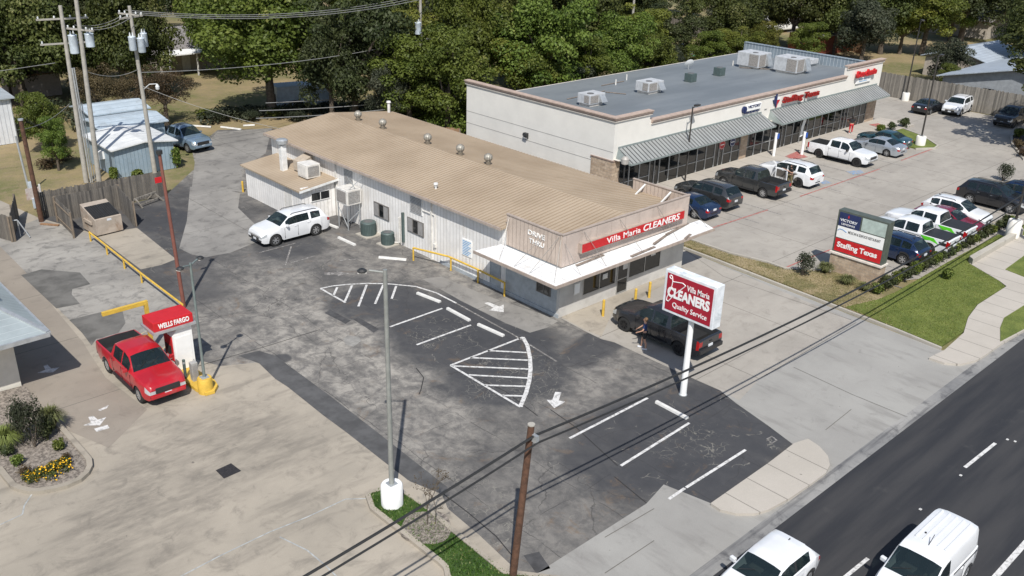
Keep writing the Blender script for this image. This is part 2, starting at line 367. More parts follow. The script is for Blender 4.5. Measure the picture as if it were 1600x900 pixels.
struct('entrance_pavement', MB().poly(P([44.3, 45], [44.3, 31.0], (876, 497), (917, 519), (940, 530), (960, 535), (1007, 557), (1070, 586), (1125, 610), (1155, 626), (1185, 594), (1335, 503), (1065, 389), [46.5, 45]), .008), CM['mall'])
struct('mall_parking_lot', MB().poly([(51.2, 22.6)]+P((1200, 412), (1140, 398), (1068, 371))+[(48.0, 45), (51.3, 45), (51.3, 43.2), (92, 43.2), (92, 62), (105, 62), (105, 10), (96, 17.8), (66, 19.2), (56, 20.2), (51.2, 22.6)][::1][:-1], .002), CM['mall'])
# raised grass areas with kerbs
def grassbed(name, pts, mat, z=.1):
    struct(name, MB().prism(pts, -.05, z), mat)
def kerb(pts, w=.16, z=.14, mat=None, closed=False):
    mb = MB(); 
    if closed: pts = pts+[pts[0]]
    # mitred strip
    L, Rr = [], []
    n = len(pts)
    for i in range(n):
        a = Vector(pts[i]); pv = Vector(pts[(i-1) % (n-1)] if closed else pts[max(0, i-1)]); nx = Vector(pts[(i+1) % (n-1)] if closed else pts[min(n-1, i+1)])
        if closed and i == 0: pv = Vector(pts[n-2])
        if closed and i == n-1: nx = Vector(pts[1])
        d = (nx-pv); d = d.normalized() if d.length > 0 else Vector((1, 0)); q = Vector((-d.y, d.x))*w/2
        L.append(a+q); Rr.append(a-q)
    for i in range(n-1):
        mb.prism([tuple(L[i]), tuple(L[i+1]), tuple(Rr[i+1]), tuple(Rr[i])], -.05, z)
    return struct('kerb', mb, mat or CM['curb'])
STRIP = P((1066, 386), (1120, 405), (1240, 452), (1320, 483), (1400, 515), (1330, 425), (1290, 420), (1225, 421), (1198, 413), (1140, 399), (1072, 374))
grassbed('dry_grass_strip', P((1068, 384), (1120, 404), (1240, 451), (1320, 482), (1372, 503), (1380, 470), (1375, 452), (1310, 428), (1225, 423), (1198, 413), (1140, 399), (1074, 376)), CM['strip'], .09)
LAWN = P((1320, 482), (1400, 514), (1470, 543), (1505, 520), (1512, 497), (1527, 477), (1570, 450), (1555, 436), (1512, 412), (1592, 366), (1600, 352))+[(105, 12.5), (105, 15.8), (66, 19.0)]+P((1560, 368), (1480, 412), (1400, 458), (1372, 470))
struct('lawn', MB().prism(LAWN, -.05, .10), CM['lawn'])
kerb(P((1066, 388), (1120, 408), (1240, 455), (1320, 486), (1400, 517), (1470, 546)), .15, .13)
kerb(P((1070, 373), (1140, 397), (1198, 411), (1225, 421), (1310, 425)), .15, .14)
# pavement slabs by the road
SW1 = P((1110, 790), (1150, 762), (1200, 727), (1240, 696), (1262, 689), (1280, 701), (1293, 716), (1296, 730), (1290, 742), (1270, 757), (1235, 781), (1200, 800), (1180, 806), (1150, 806), (1125, 800))
struct('sidewalk', MB().prism(SW1, -.05, .12), CM['walk'])
SW2 = P((1451, 562), (1475, 550), (1505, 523), (1512, 499), (1527, 479), (1572, 450), (1560, 441), (1514, 414), (1596, 370))+[(70, 18.0), (104, 14.8), (104, 13.95), (58, 13.95)]+P((1600, 519), (1562, 541), (1540, 557), (1525, 566), (1500, 572), (1475, 570))
struct('sidewalk', MB().prism(SW2, -.05, .125), CM['walk'])
struct('verge', MB().prism(P((1562, 537), (1562, 515), (1568, 500), (1600, 480))+[(62, 15.2), (62, 14.1)]+P((1600, 517)), -.05, .15), CM['lawn'])
struct('verge', MB().prism(P((1570, 424), (1600, 402), (1612, 410), (1600, 436)), -.05, .15), CM['lawn'])
solo('low_wall', MB().prism(P((1512, 411), (1594, 364), (1597, 369), (1518, 416)), .0, .5), CM['curb'], 'low concrete edging wall beside the walkway at the right edge of the photo', 'wall', bevel=.02)
# centre island and planter island
ISL = P((575, 777), (580, 771), (598, 767), (612, 766), (625, 767), (662, 792), (705, 830), (787, 897))+[(19.6, 15.6), (16.6, 14.1), (15.2, 15.4)]+P((700, 905), (697, 890), (687, 880), (620, 827), (582, 797))
struct('island_grass', MB().prism(ISL, -.05, .10), CM['green'])
kerb(ISL, .2, .14, CM['bank'], closed=True)
gx, gy = G(667, 828)
struct('mulch_ring', MB().prism([(gx+.95*math.cos(a)*(1+.07*math.sin(3*a)), gy+.95*math.sin(a)*(1+.06*math.cos(4*a))) for a in [i*math.tau/24 for i in range(24)]], .05, .13), CM['mulch'])
PLN = P((38, 605), (75, 648), (104, 680), (132, 712), (140, 722), (141, 732), (136, 742), (125, 752), (105, 761), (82, 767), (62, 770), (48, 770), (34, 767), (22, 762), (10, 748), (0, 735), (-60, 660), (-20, 620))
struct('planter_bed', MB().prism(PLN, -.05, .10), CM['mulch'])
kerb(PLN[1:16], .22, .16, CM['bank'])
# patches and paint
def patch(name, pts, mat, z=.004): return struct(name, MB().poly(P(*pts), z), mat)
patch('pad', ((147, 366), (214, 356), (275, 405), (252, 414), (220, 421)), CM['bank'])
patch('driveway', ((297, 292), (330, 290), (375, 302), (372, 325), (400, 352), (402, 378), (360, 395), (322, 402), (300, 398), (280, 388), (292, 345)), CM['grey'], .006)
patch('driveway', ((306, 240), (340, 206), (425, 200), (415, 240), (378, 262), (378, 300), (300, 292)), CM['grey'], .009)
patch('worn_pavement', ((-20, 372), (60, 342), (137, 364), (215, 427), (288, 480), (299, 560), (262, 585), (200, 520), (160, 545), (100, 492), (35, 420)), CM['bankg'], .003)
patch('bank_lane', ((0, 385), (35, 420), (92, 490), (130, 535), (140, 552), (165, 590), (230, 640), (170, 700), (104, 672), (36, 602), (0, 560), (-30, 470)), CM['lane'], .004)
patch('asphalt_patch', ((33, 430), (65, 421), (125, 426), (141, 444), (113, 452), (112, 460), (125, 475), (88, 482)), M('old_patch', (.13, .125, .115), .9, var=.3, scale=.8), .008)
patch('asphalt_patch', ((108, 500), (190, 480), (196, 505), (185, 520), (150, 530), (143, 540), (128, 520)), M('old_patch', (.13, .125, .115), .9), .008)
patch('concrete_pad', ((660, 436), (690, 432), (760, 462), (850, 492), (872, 502), (855, 512), (828, 520), (790, 505), (720, 470)), CM['grey'], .004)
patch('shop_front_pavement', ((876, 495), (980, 450), (1062, 416), (1078, 422), (955, 492), (940, 526), (917, 517)), CM['bank'], .012)
struct('drain_grate', MB().poly(P((337, 735), (361, 724), (377, 736), (350, 748)), .008), M('grate_steel', (.03, .027, .027), .6, var=.5, scale=14))
struct('manhole_frame', MB().poly(P((1197, 686), (1206, 681), (1215, 688), (1206, 694)), .008), CM['faded'])
struct('manhole_cover', MB().poly(P((1200, 686.5), (1206, 683), (1212, 688), (1206, 692)), .012), ASPH)
for pts in (((0, 820), (35, 804), (38, 790), (50, 772)), ((280, 902), (345, 868), (420, 832), (480, 808), (540, 780), (575, 779)), ((437, 839), (480, 860), (510, 885), (530, 905)), ((36, 604), (75, 650))):
    struct('joint_sealant', MB().strip(P(*pts), .055, .006), M('sealant', (.36, .37, .36), .6, var=.3, scale=4))
for pts in (((1240, 574), (1330, 616), (1418, 652)), ((1040, 370), (1130, 432), (1330, 500)), ((945, 840), (1022, 795)), ((945, 896), (1022, 845)), ((1330, 640), (1290, 672)), ((1190, 590), (1338, 504)), ((1118, 785), (1156, 806)), ((1170, 748), (1218, 788))):
    struct('joint', MB().strip(P(*pts), .03, .014), M('joint_dark', (.12, .112, .10), .9))
m_dp = M('dark_patch', (.062, .061, .062), .9, var=.3, scale=2); m_lp = M('pale_patch', (.26, .25, .23), .9, var=.25, scale=2)
for nm_, pts, mt in (('pale', ((536, 530), (543, 524), (560, 526), (565, 532), (552, 542), (540, 538)), m_lp), ('dark', ((552, 499), (560, 496), (592, 514), (584, 520)), m_dp), ('dark', ((507, 489), (516, 484), (548, 501), (540, 506)), m_dp), ('dark', ((818, 868), (842, 862), (860, 888), (838, 896)), m_dp)):
    struct('asphalt_patch', MB().poly(P(*pts), .004), mt)
for pts in (((650, 575), (662, 590), (658, 608), (655, 616)), ((960, 745), (1000, 778), (1010, 786)), ((690, 770), (730, 800), (775, 838), (800, 868)), ((300, 575), (420, 540), (500, 515)), ((860, 640), (900, 668), (965, 728)), ((840, 650), (790, 612), (745, 590))): struct('sealed_crack', MB().strip(P(*pts), .045, .0085), M('crack_dark', (.028, .027, .027), .8))
struct('asphalt_strip', MB().poly(P((372, 556), (405, 548), (430, 556), (470, 585), (520, 622), (580, 668), (640, 715), (700, 762), (690, 772), (640, 752), (607, 727), (543, 677), (505, 649), (450, 605), (430, 592), (405, 568)), .006), M('sealed_strip', (.085, .084, .084), .9, var=.25, scale=1.2))
lines_ = MB()
for a, b in (((609, 511), (691, 482)), ((651, 539), (736, 508)), ((704, 571), (817, 527)), ((704, 571), (813, 636)), ((762, 548), (823, 551)), ((735, 559), (826, 563)), ((707, 572), (828, 577)), ((732, 586), (827, 591)), ((757, 602), (825, 604)), ((785, 618), (820, 619)),
             ((501, 451), (540, 473)), ((527, 449), (521, 462)), ((550, 446), (539, 471)), ((573, 445), (560, 479)), ((599, 445), (586, 475)), ((619, 447), (612, 467)),
             ((1045, 780), (1070, 763)), ((970, 728), (1077, 661)), ((890, 685), (1012, 622)), ((1072, 762), (1165, 703))):
    lines_.strip(P(a, b), .13, .010)
lines_.strip(P((817, 527), (824, 540), (828, 558), (829, 577), (827, 595), (822, 614), (813, 636)), .2, .014)
lines_.strip(P((501, 451), (520, 447), (545, 444.5), (575, 443), (610, 444), (650, 448), (682, 458), (713, 474)), .12, .014)
struct('parking_markings', lines_, CM['white'])
fl = MB()
for a, b in (((405, 395), (462, 380)), ((440, 415), (492, 400)), ((530, 407), (572, 404)), ((447, 411), (455, 385)), ((713, 474), (800, 522)), ((800, 522), (870, 565))): fl.strip(P(a, b), .1, .010)
for x in (55.5, 58.4, 61.2, 64.2, 67.0, 69.8, 72.6, 75.4, 78.2, 81): fl.strip([(x, 33.0), (x, 38.2)], .1, .006)
for x in (52.4, 55.1, 57.8, 60.6, 63.4, 66.2, 69.0, 71.8): fl.strip([(x, 20.8), (x, 25.6)], .1, .008)
struct('faded_markings', fl, CM['faded'])
yl = MB()
for a, b in (((1376, 395), (1398, 402)), ((1383, 432), (1393, 436)), ((1500, 350), (1540, 362)), ((1530, 342), (1572, 352)), ((1480, 375), (1510, 385)), ((205, 530), (240, 512)), ((232, 560), (262, 540))): yl.strip(P(a, b), .12, .012)
struct('yellow_markings', yl, CM['yellow'])
rl = MB()
for a, b in (((1110, 357), (1200, 328)), ((1250, 307), (1375, 264)), ((1408, 251), (1462, 231)), ((1203, 412), (1227, 420)), ((1228, 418), (1262, 404)), ((1262, 404), (1298, 390))): rl.strip(P(a, b), .12, .012)
rl.poly(P((1226, 247), (1245, 239), (1262, 248), (1240, 252)), .16); rl.poly(P((1357, 197), (1371, 195), (1383, 199), (1374, 202)), .16)
struct('red_markings', rl, CM['red'])
struct('accessible_bay_paint', MB().poly(P((1322, 268), (1345, 266), (1350, 270), (1333, 273)), .012).poly(P((1280, 285), (1290, 282), (1300, 286), (1287, 288)), .012), CM['blue'])
def arrow(pts, z=.010, mat=None, name='arrow_marking'):
    struct(name, MB().poly(P(*pts), z), mat or CM['white'])
arrow(((757, 474), (763, 472), (780, 479), (787, 476), (787, 488), (764, 485), (771, 481)))
arrow(((507, 426), (527, 426), (526, 423.5), (546, 427.5), (528, 432), (528, 429.5), (507, 430)), mat=CM['faded'])
arrow(((867.5, 612.5), (877, 613), (873, 626), (883, 628), (866, 638), (854, 625), (863, 625)))
arrow(((138, 652), (146, 650), (153, 656), (166, 652), (156, 665), (130, 665), (142, 660)))
arrow(((147, 670), (168, 664), (171, 669), (151, 675)), name='dash_marking'); arrow(((153, 641), (170, 633), (167, 638), (157, 642)), name='dash_marking')
arrow(((68, 572), (74, 570), (80, 576), (93, 574), (83, 582), (58, 583), (71, 578)))
wl = MB()
for k_ in range(-6, 20): wl.strip([(26.2+12.2*k_-1.3 if k_ else 25.0, 10.35), (28.0+12.2*k_, 10.35)] if False else [(24.9+11.35*k_, 10.35), (27.8+11.35*k_, 10.25)], .14, .006)
wl.strip([(-80, 6.9), (200, 6.6)], .2, .006); wl.strip([(-80, 3.2), (200, 3.0)], .14, .006)
struct('lane_markings', wl, CM['white'])
for (px, py) in ((1574, 687), (1586, 690), (1438, 796), (1501, 743)):
    gx, gy = G(px, py); solo('road_stud', MB().box(gx-.06, gx+.06, gy-.05, gy+.05, .0, .025), CM['white'], 'small white reflective stud on the dark road surface between lanes', 'road stud', 'reflective studs on the road', bevel=.01)
struct('kerb', MB().box(-120, 320, -9.3, -9, -.05, .14), CM['curb'])
# wheel stops
for i, (a, b) in enumerate((((652, 459), (688, 473)), ((699, 483), (734, 502)), ((747, 508), (787, 526)), ((1025, 629), (1074, 655)), ((592, 403), (635, 407)), ((529, 372), (555, 384)), ((512, 351), (528, 357)), ((345, 199), (377, 203)), ((380, 197), (398, 196)), ((300, 197), (330, 199)))):
    (x0, y0), (x1, y1) = G(*a), G(*b); d = Vector((x1-x0, y1-y0)); L = d.length; c = ((x0+x1)/2, (y0+y1)/2)
    mb = MB(); prof = ((-.1, 0), (.1, 0), (.07, .12), (-.07, .12)); d.normalize()
    vs = [(e[0]+d.y*s_*1, e[1]-d.x*s_, z) for e in ((x0, y0), (x1, y1)) for s_, z in prof]
    mb.add(vs, [(0, 1, 2, 3), (7, 6, 5, 4), (0, 4, 5, 1), (1, 5, 6, 2), (2, 6, 7, 3), (3, 7, 4, 0)])
    lab = ('left white wheel stop of the three between the striped wedges', 'middle white wheel stop of the three between the striped wedges', 'right white wheel stop of the three, touching the large striped wedge',
           'white wheel stop on the asphalt just below the white post of the pole sign', 'worn white wheel stop lying near the left end of the yellow rail by the building', 'white wheel stop on the asphalt in front of the two green condensers', 'white wheel stop just behind the white SUV parked by the building',
           'pale wheel stop at the back edge of the alley, middle of the three', 'pale wheel stop at the back edge of the alley, right of the three', 'pale wheel stop at the back edge of the alley, beside the blue pickup')[i]
    solo('wheel_stop', mb, M('stop_white', (.66, .65, .62), .75, var=.1, dirt=((.25, .23, .2), .5)), lab, 'wheel stop', 'concrete wheel stops', bevel=.015, org=(c[0], c[1], 0))
# ------------------------------------------------------------------ materials for buildings
def ribbed(name, col, axis, period, col2=None, rough=.55, depth=.6, dirt=None, metal=0.0, width=.18, var=.1):
    "profiled sheet metal; axis 0/1 = ribs repeat along x / y; width = fraction of rib"
    k = NT(name); X, Y, Z = k.xyz(); c = (X, Y, Z)[axis]
    f = k.math('FRACT', k.math('DIVIDE', c, period)); rib = k.math('LESS_THAN', f, width)
    n = k.step(k.noise(.8, 5, .65), .3, .7)
    b = k.mix(n, tuple(x*(1-var) for x in col)+(1,), tuple(min(1, x*(1+var)) for x in col)+(1,))
    if col2: b = k.mix(rib, b, (*col2, 1))
    if dirt:
        s_ = k.noise(1.2, 6, .7, stretch=dirt[2] if len(dirt) > 2 else None, dist=.4)
        b = k.mix(k.math('MULTIPLY', k.step(s_, .5, .72), dirt[1]), b, (*dirt[0], 1))
    k.put(k.b.inputs['Base Color'], b); k.b.inputs['Roughness'].default_value = rough; k.b.inputs['Metallic'].default_value = metal
    tri = k.step(k.math('ABSOLUTE', k.math('SUBTRACT', f, width/2)), width*.6, width*.35)
    k.bump(tri, depth, .03); return k.m
m_wallx = ribbed('white_siding_west', (.82, .80, .77), 1, .305, (.68, .66, .62), dirt=((.5, .44, .37), .35, ((1, .6, .12), 0)))
m_wally = ribbed('white_siding_south', (.82, .80, .77), 0, .305, (.68, .66, .62), dirt=((.42, .36, .29), .4))
k = NT('tan_roof'); X, Y, Z = k.xyz()
b = k.mix(k.step(k.noise(.35, 6, .6), .3, .7), (.345, .27, .19, 1), (.43, .345, .25, 1))
b = k.mix(k.math('MULTIPLY', k.step(k.noise(.7, 6, .65), .5, .75), .3), b, (.28, .215, .155, 1))
g_ = k.lines(k.math('SUBTRACT', Y, 31.6-.05), .305, .045); b = k.mix(k.math('MULTIPLY', g_, .62), b, (.19, .14, .10, 1))  # dark line painted beside each rib: gathered dirt, also deepening the weak rib shade
k.put(k.b.inputs['Base Color'], b); k.b.inputs['Roughness'].default_value = .8; m_roof = k.m
k = NT('bare_block'); 
k.put(k.b.inputs['Base Color'], k.mix(k.step(k.noise(1.2, 5, .6), .3, .7), (.46, .44, .41, 1), (.56, .54, .50, 1))); k.b.inputs['Roughness'].default_value = .8; k.bump(k.noise(9, 4, .6), .25, .02); m_block = k.m
m_trim = M('trim_tan', (.40, .33, .28), .6, dirt=((.2, .16, .13), .4))
m_white = M('white_enamel', (.74, .74, .72), .45, dirt=((.4, .36, .3), .35))
m_wpaint = M('white_wall_paint', (.66, .64, .60), .6, dirt=((.42, .38, .32), .35))
m_fascia = ribbed('parapet_panel_south', (.52, .435, .38), 0, 1.2, (.50, .415, .36), width=.05, dirt=((.3, .24, .2), .3))
m_fascw = ribbed('parapet_panel_west', (.52, .43, .36), 1, .305, (.36, .29, .24), width=.12, dirt=((.3, .24, .2), .35))
m_glass = NT('dark_glass'); m_glass.put(m_glass.b.inputs['Base Color'], (.012, .014, .015, 1)); m_glass.b.inputs['Roughness'].default_value = .05; m_glass.b.inputs['Specular IOR Level'].default_value = .7; m_glass = m_glass.m
m_alu = M('aluminium_frame', (.45, .45, .44), .4, .6)
m_dkframe = M('dark_window_frame', (.16, .15, .14), .5)
m_red = M('sign_red', (.52, .015, .02), .45, var=.06)
m_wletter = M('white_letter', (.86, .86, .84), .5, var=.03)
m_cond = M('condenser_green', (.09, .125, .12), .5, .2, dirt=((.2, .16, .12), .3))
m_galv = M('galvanised_steel', (.48, .50, .51), .45, .5, dirt=((.3, .24, .18), .3))
m_yel = M('safety_yellow', (.62, .40, .06), .55, dirt=((.3, .2, .08), .35))
m_grille = M('louvre_dark', (.12, .12, .12), .6)
m_black = M('black_metal', (.03, .03, .03), .5)
m_coolg = M('cooler_pad', (.28, .26, .24), .9, scale=20, var=.4)
m_panel = ribbed('canopy_white', (.74, .74, .73), 0, .3, (.60, .60, .60), width=.12, dirt=((.40, .37, .33), .45), var=.04)
m_rust = M('rust_strip', (.22, .18, .15), .9, scale=10, var=.35)
m_blueskirt = M('grey_wall_paint', (.36, .39, .41), .6)

# ------------------------------------------------------------------ the cleaners building
B = thing('commercial_building', 'long low white metal-clad dry cleaners with tan ribbed roof and pink-beige sign parapet', 'building', (38.9, 46, 0))
x0, x1, y0, y1, he, hr = 33.4, 44.3, 31.3, 61.6, 4.1, 4.75
w = MB().box(x0, x0+.2, 35.6, y1, 0, he); part(B, 'wall', w, m_wallx, label='white ribbed side wall with drive-thru lane')
w = MB().box(x0, x0+.2, y0+.2, 35.6, 0, 3.15); part(B, 'wall', w, m_blueskirt, label='grey painted wall under the canopy')
w = MB().box(x1-.2, x1, y0+.2, y1, 0, he-.1); part(B, 'wall', w, m_wallx)
xm = (x0+x1)/2
w = MB().add([(x0, y1, 0), (x1, y1, 0), (x1, y1, he), (xm, y1, hr-.05), (x0, y1, he)], [(0, 1, 2, 3, 4)][::1]); part(B, 'wall', w, m_wally)
fr = MB().box(x0, x1, y0, y0+.2, 0, .78).box(x0, 35.25, y0, y0+.2, .78, 3.15).box(42.05, x1, y0, y0+.2, .78, 3.15).box(35.25, 42.05, y0, y0+.2, 2.15, 3.15).box(38.0, 38.12, y0, y0+.2, .78, 2.15).box(39.05, 39.15, y0, y0+.2, .78, 2.15)
part(B, 'wall', fr, m_block, label='grey block shopfront wall')
rf = MB(); ov = .35; ys = 35.64
def rz_(x): return he+.02+(hr-he)*(1-abs(x-xm)/(xm-x0))
xl, xr = x0-ov, x1+ov
for (xa, xb_, ya, yb_) in ((xl, xm, ys, y1+ov), (xm, xr, ys, y1+ov), (x0+.06, xm, y0+.02, ys-.002), (xm, x1-.07, y0+.02, ys-.002)):
    za, zb_ = rz_(xa), rz_(xb_)
    rf.add([(xa, ya, za), (xb_, ya, zb_), (xb_, yb_, zb_), (xa, yb_, za), (xa, ya, za-.12), (xb_, ya, zb_-.12), (xb_, yb_, zb_-.12), (xa, yb_, za-.12)], [(0, 1, 2, 3), (7, 6, 5, 4), (0, 4, 5, 1), (1, 5, 6, 2), (2, 6, 7, 3), (3, 7, 4, 0)])
yy = 31.6
while yy < y1+ov-.05:
    xa, xb_ = (xl, xr) if yy > ys else (x0+.07, x1-.08)
    for p, q in ((xa, xm), (xm, xb_)): rf.beam((p, yy, rz_(p)+.015), (q, yy, rz_(q)+.015), .05, .045)
    yy += .305
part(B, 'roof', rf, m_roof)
part(B, 'gutter', MB().box(xl-.1, xl-.003, 35.7, y1+ov, rz_(xl)-.16, rz_(xl)-.01).box(xr+.003, xr+.08, 35.7, y1+ov, rz_(xr)-.14, rz_(xr)-.01), m_trim)
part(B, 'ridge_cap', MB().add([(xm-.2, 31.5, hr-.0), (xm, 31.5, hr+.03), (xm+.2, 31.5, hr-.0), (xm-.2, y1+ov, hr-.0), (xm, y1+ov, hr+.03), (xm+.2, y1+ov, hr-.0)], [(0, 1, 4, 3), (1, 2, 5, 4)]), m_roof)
# parapet
part(B, 'parapet', MB().box(x0, x1, y0-.06, y0-.002, 3.02, 4.85), m_fascia, label='pink-beige front parapet carrying the red sign')
part(B, 'parapet', MB().box(x0-.02, x0+.05, y0, 35.6, 3.02, 4.82), m_fascw, label='ribbed beige side parapet with drive thru lettering')
part(B, 'parapet', MB().box(x1-.06, x1, y0, 35.6, 3.1, 4.8), m_fascw)
part(B, 'parapet_cap', MB().box(x0-.05, x1+.03, y0-.1, y0+.06, 4.85, 4.9).box(x0-.06, x0+.1, y0+.07, 35.62, 4.825, 4.88).box(x1-.1, x1+.04, y0+.07, 35.62, 4.805, 4.86), m_trim)
br = MB()
for yy in (32.6, 34.6): part(B, 'brace', MB().beam((x1-.08, yy, 4.7), (x1-1.0, yy, 4.2), .08), m_white)
# red sign on parapet
bx = MB().box(34.6, 43.6, y0-.32, y0-.06, 3.58, 4.14); sb = part(B, 'sign_box', bx, m_trim)
part(B, 'sign_face', MB().box(34.65, 43.55, y0-.335, y0-.32, 3.62, 4.10), m_red, parent=sb)
U, V = (1, 0, 0), (0, 0, 1)
text(B, 'Villa Maria', 'lettering', m_wletter, (36.35, y0-.34, 3.68), U, V, 2.75, .36, .03, off=.012, parent=sb) if False else None
def put_text(root, s, mat, o, u, v, w, h, ext=.02, **kw): return text(root, 'lettering', s, mat, o, u, v, w, h, ext, **kw)
put_text(B, 'Villa Maria', m_wletter, (36.6, y0-.336, 3.68), U, V, 2.9, .34, .02, off=.0, parent=sb)
put_text(B, 'CLEANERS', m_wletter, (39.75, y0-.336, 3.66), U, V, 3.35, .39, .02, off=.015, shear=.12, parent=sb)
put_text(B, 'DRIVE', m_wletter, (x0-.022, 33.85, 4.18), (0, -1, 0), V, 1.3, .27, .03)
put_text(B, 'THRU', m_wletter, (x0-.022, 33.75, 3.72), (0, -1, 0), V, 1.15, .27, .03)
# canopy
zc = 2.78; cy0, cx0, cx1 = 30.15, 31.85, 45.6
cn = MB()
def slab(pts, t=.09):
    n = len(pts); cn.add([(x, y, z) for x, y, z in pts]+[(x, y, z-t) for x, y, z in pts], [tuple(range(n)), tuple(range(2*n-1, n-1, -1))]+[(i, n+i, n+(i+1) % n, (i+1) % n) for i in range(n)])
slab([(cx0, cy0, zc-.06), (cx1, cy0, zc-.06), (cx1, 31.235, zc+.2), (33.3, 31.235, zc+.2)]); slab([(cx0, cy0, zc-.06), (33.3, 31.235, zc+.2), (33.3, 35.9, zc+.2), (cx0, 36.6, zc-.06)])
part(B, 'canopy', cn, m_panel, label='flat white canopy wrapping the shopfront corner')
part(B, 'canopy_edge', MB().box(cx0-.04, cx1+.03, cy0-.06, cy0-.002, zc-.2, zc-.03).box(cx0-.06, cx0-.002, cy0, 36.6, zc-.2, zc-.03).box(cx1+.002, cx1+.05, cy0, 31.2, zc-.2, zc-.03), m_trim)
rods = MB()
for a, b_ in (((35.0, y0-.1, 4.7), (35.9, 30.25, zc)), ((37.9, y0-.1, 4.75), (39.0, 30.25, zc)), ((41.2, y0-.1, 4.8), (42.2, 30.3, zc)), ((44.2, y0-.1, 4.3), (45.3, 30.4, zc)), ((33.3, 31.3, 4.6), (32.0, 30.4, zc)), ((x0-.03, 35.4, 4.7), (31.95, 34.6, zc)), ((x0-.03, 32.6, 4.5), (31.95, 33.4, zc)), ((33.5, 31.2, 4.4), (33.9, 30.3, zc)), ((x0-.03, 31.5, 4.7), (31.95, 32.2, zc))): part(B, 'tie_rod', MB().cyl(a, b_, .014, n=5), M('rod_grey', (.35, .33, .3), .5, .4))
rs = MB()
for px, py, a, L in ((922, 409, .05, 2.3), (1005, 391, .05, 2.2), (1033, 374, .25, 2.0), (1058, 360, .15, 2.6), (1075, 367, .3, .9)):
    gx, gy = G(px, py, zc+.1); zz = zc-.06+.26*(gy-cy0)/1.085+.012
    solo('flashing_strip', MB().obox((gx, min(gy, 31.1), zz+.03), (L, .16, .05), a, 0, 0), m_rust, 'loose dark ribbed flashing strip on the white canopy, '+('leftmost one under the sign', 'second from the left', 'third from the left', 'second from the right', 'short rightmost one')[int((px > 1000)+(px > 1020)+(px > 1050)+(px > 1070))], 'flashing', 'loose flashing strips on the canopy')
# windows and doors (front)
def window(root, axis, a0, a1, z0, z1, plane, out, n=1, frame=m_dkframe, glass=m_glass, fw=.05, name='window', rail=None, label=None):
    "axis 0: on a wall facing -y spanning x; axis 1: on a wall facing -x spanning y"
    d0, d1 = plane-out, plane+.02
    f_ = MB(); g_ = MB()
    def bx(a, b, zz0, zz1, p0, p1, mb): mb.box(a, b, p0, p1, zz0, zz1) if axis == 0 else mb.box(p0, p1, a, b, zz0, zz1)
    bx(a0, a1, z0, z0+fw, d0, d1, f_); bx(a0, a1, z1-fw, z1, d0, d1, f_)
    for i in range(n+1):
        c = a0+fw/2+(a1-a0-fw)*i/n; bx(c-fw/2, c+fw/2, z0+fw+.001, z1-fw-.001, d0, d1, f_)
    if rail: bx(a0+fw, a1-fw, rail-.025, rail+.025, d0+.006, d1, f_)
    w_ = part(root, name, f_, frame, label=label); bx(a0+.01, a1-.01, z0+.01, z1-.01, plane-out*.5, plane+.012, g_); part(root, 'pane', g_, glass, parent=w_); return w_
window(B, 0, 35.25, 38.0, .8, 2.15, y0+.03, .05, 2, frame=m_alu); dr = window(B, 0, 38.12, 39.05, .1, 2.15, y0-.0, .04, 1, frame=m_alu, name='door', rail=.95); window(B, 0, 39.15, 42.05, .8, 2.15, y0+.03, .05, 2, frame=m_alu)
for a, c in ((36.85, 1.35), (41.1, 1.7), (38.6, 1.5)): part(B, 'notice', MB().box(a, a+.42, y0-.03, y0-.024, c, c+.32), m_wpaint)
nb_ = part(B, 'notice_frame', MB().box(34.5, 35.0, y0-.04, y0-.015, 1.05, 1.75), m_wpaint); part(B, 'notice', MB().box(34.56, 34.94, y0-.05, y0-.042, 1.12, 1.68), m_wletter, parent=nb_)
window(B, 1, 31.95, 33.05, 1.05, 1.65, x0, .05, 2)
window(B, 1, 46.8, 48.45, 1.25, 2.22, x0, .06, 3, label='shuttered side window nearer the back'); window(B, 1, 43.15, 44.8, 1.2, 2.15, x0, .06, 3)
window(B, 1, 36.0, 36.9, .1, 2.0, x0, .05, 1, name='door', frame=m_blueskirt, glass=m_blueskirt)
m_shut = M('shutter_grey', (.30, .29, .28), .7)
for a_, z_ in ((46.8, 1.25), (43.15, 1.2)):
    for d_ in (.06, 1.12): part(B, 'shutter', MB().box(x0-.075, x0-.061, a_+d_, a_+d_+.47, z_+.06, z_+.9), m_shut)
part(B, 'rail_skirt', MB().box(x0-.06, x0-.002, 31.3, 41.5, 0, .22), m_blueskirt)
for (a, b_) in ((50.75, 51.9), (43.25, 44.5)):
    lv = MB().box(x0-.05, x0-.002, a, b_, 2.6, 3.7); v = part(B, 'louvre_vent', lv, m_white); s_ = MB()
    for i in range(11): s_.box(x0-.075, x0-.051, a+.07, b_-.07, 2.66+i*.093, 2.66+i*.093+.045)
    part(B, 'slat', s_, M('louvre_shadow', (.25, .24, .23), .7), parent=v)  # dark bars painted in for the shaded gaps between the white louvres
# sign panel on wall
sp = part(B, 'notice_board', MB().box(x0-.04, x0-.003, 38.55, 39.45, 1.25, 2.3), m_wletter)
bt = M('blue_text', (.16, .36, .6), .6); tb = MB()
for i in range(9): tb.box(x0-.046, x0-.041, 38.63+.1*((i*7) % 3), 39.37, 2.2-i*.105-.05, 2.2-i*.105)
part(B, 'printed_lines', tb, bt, parent=sp)
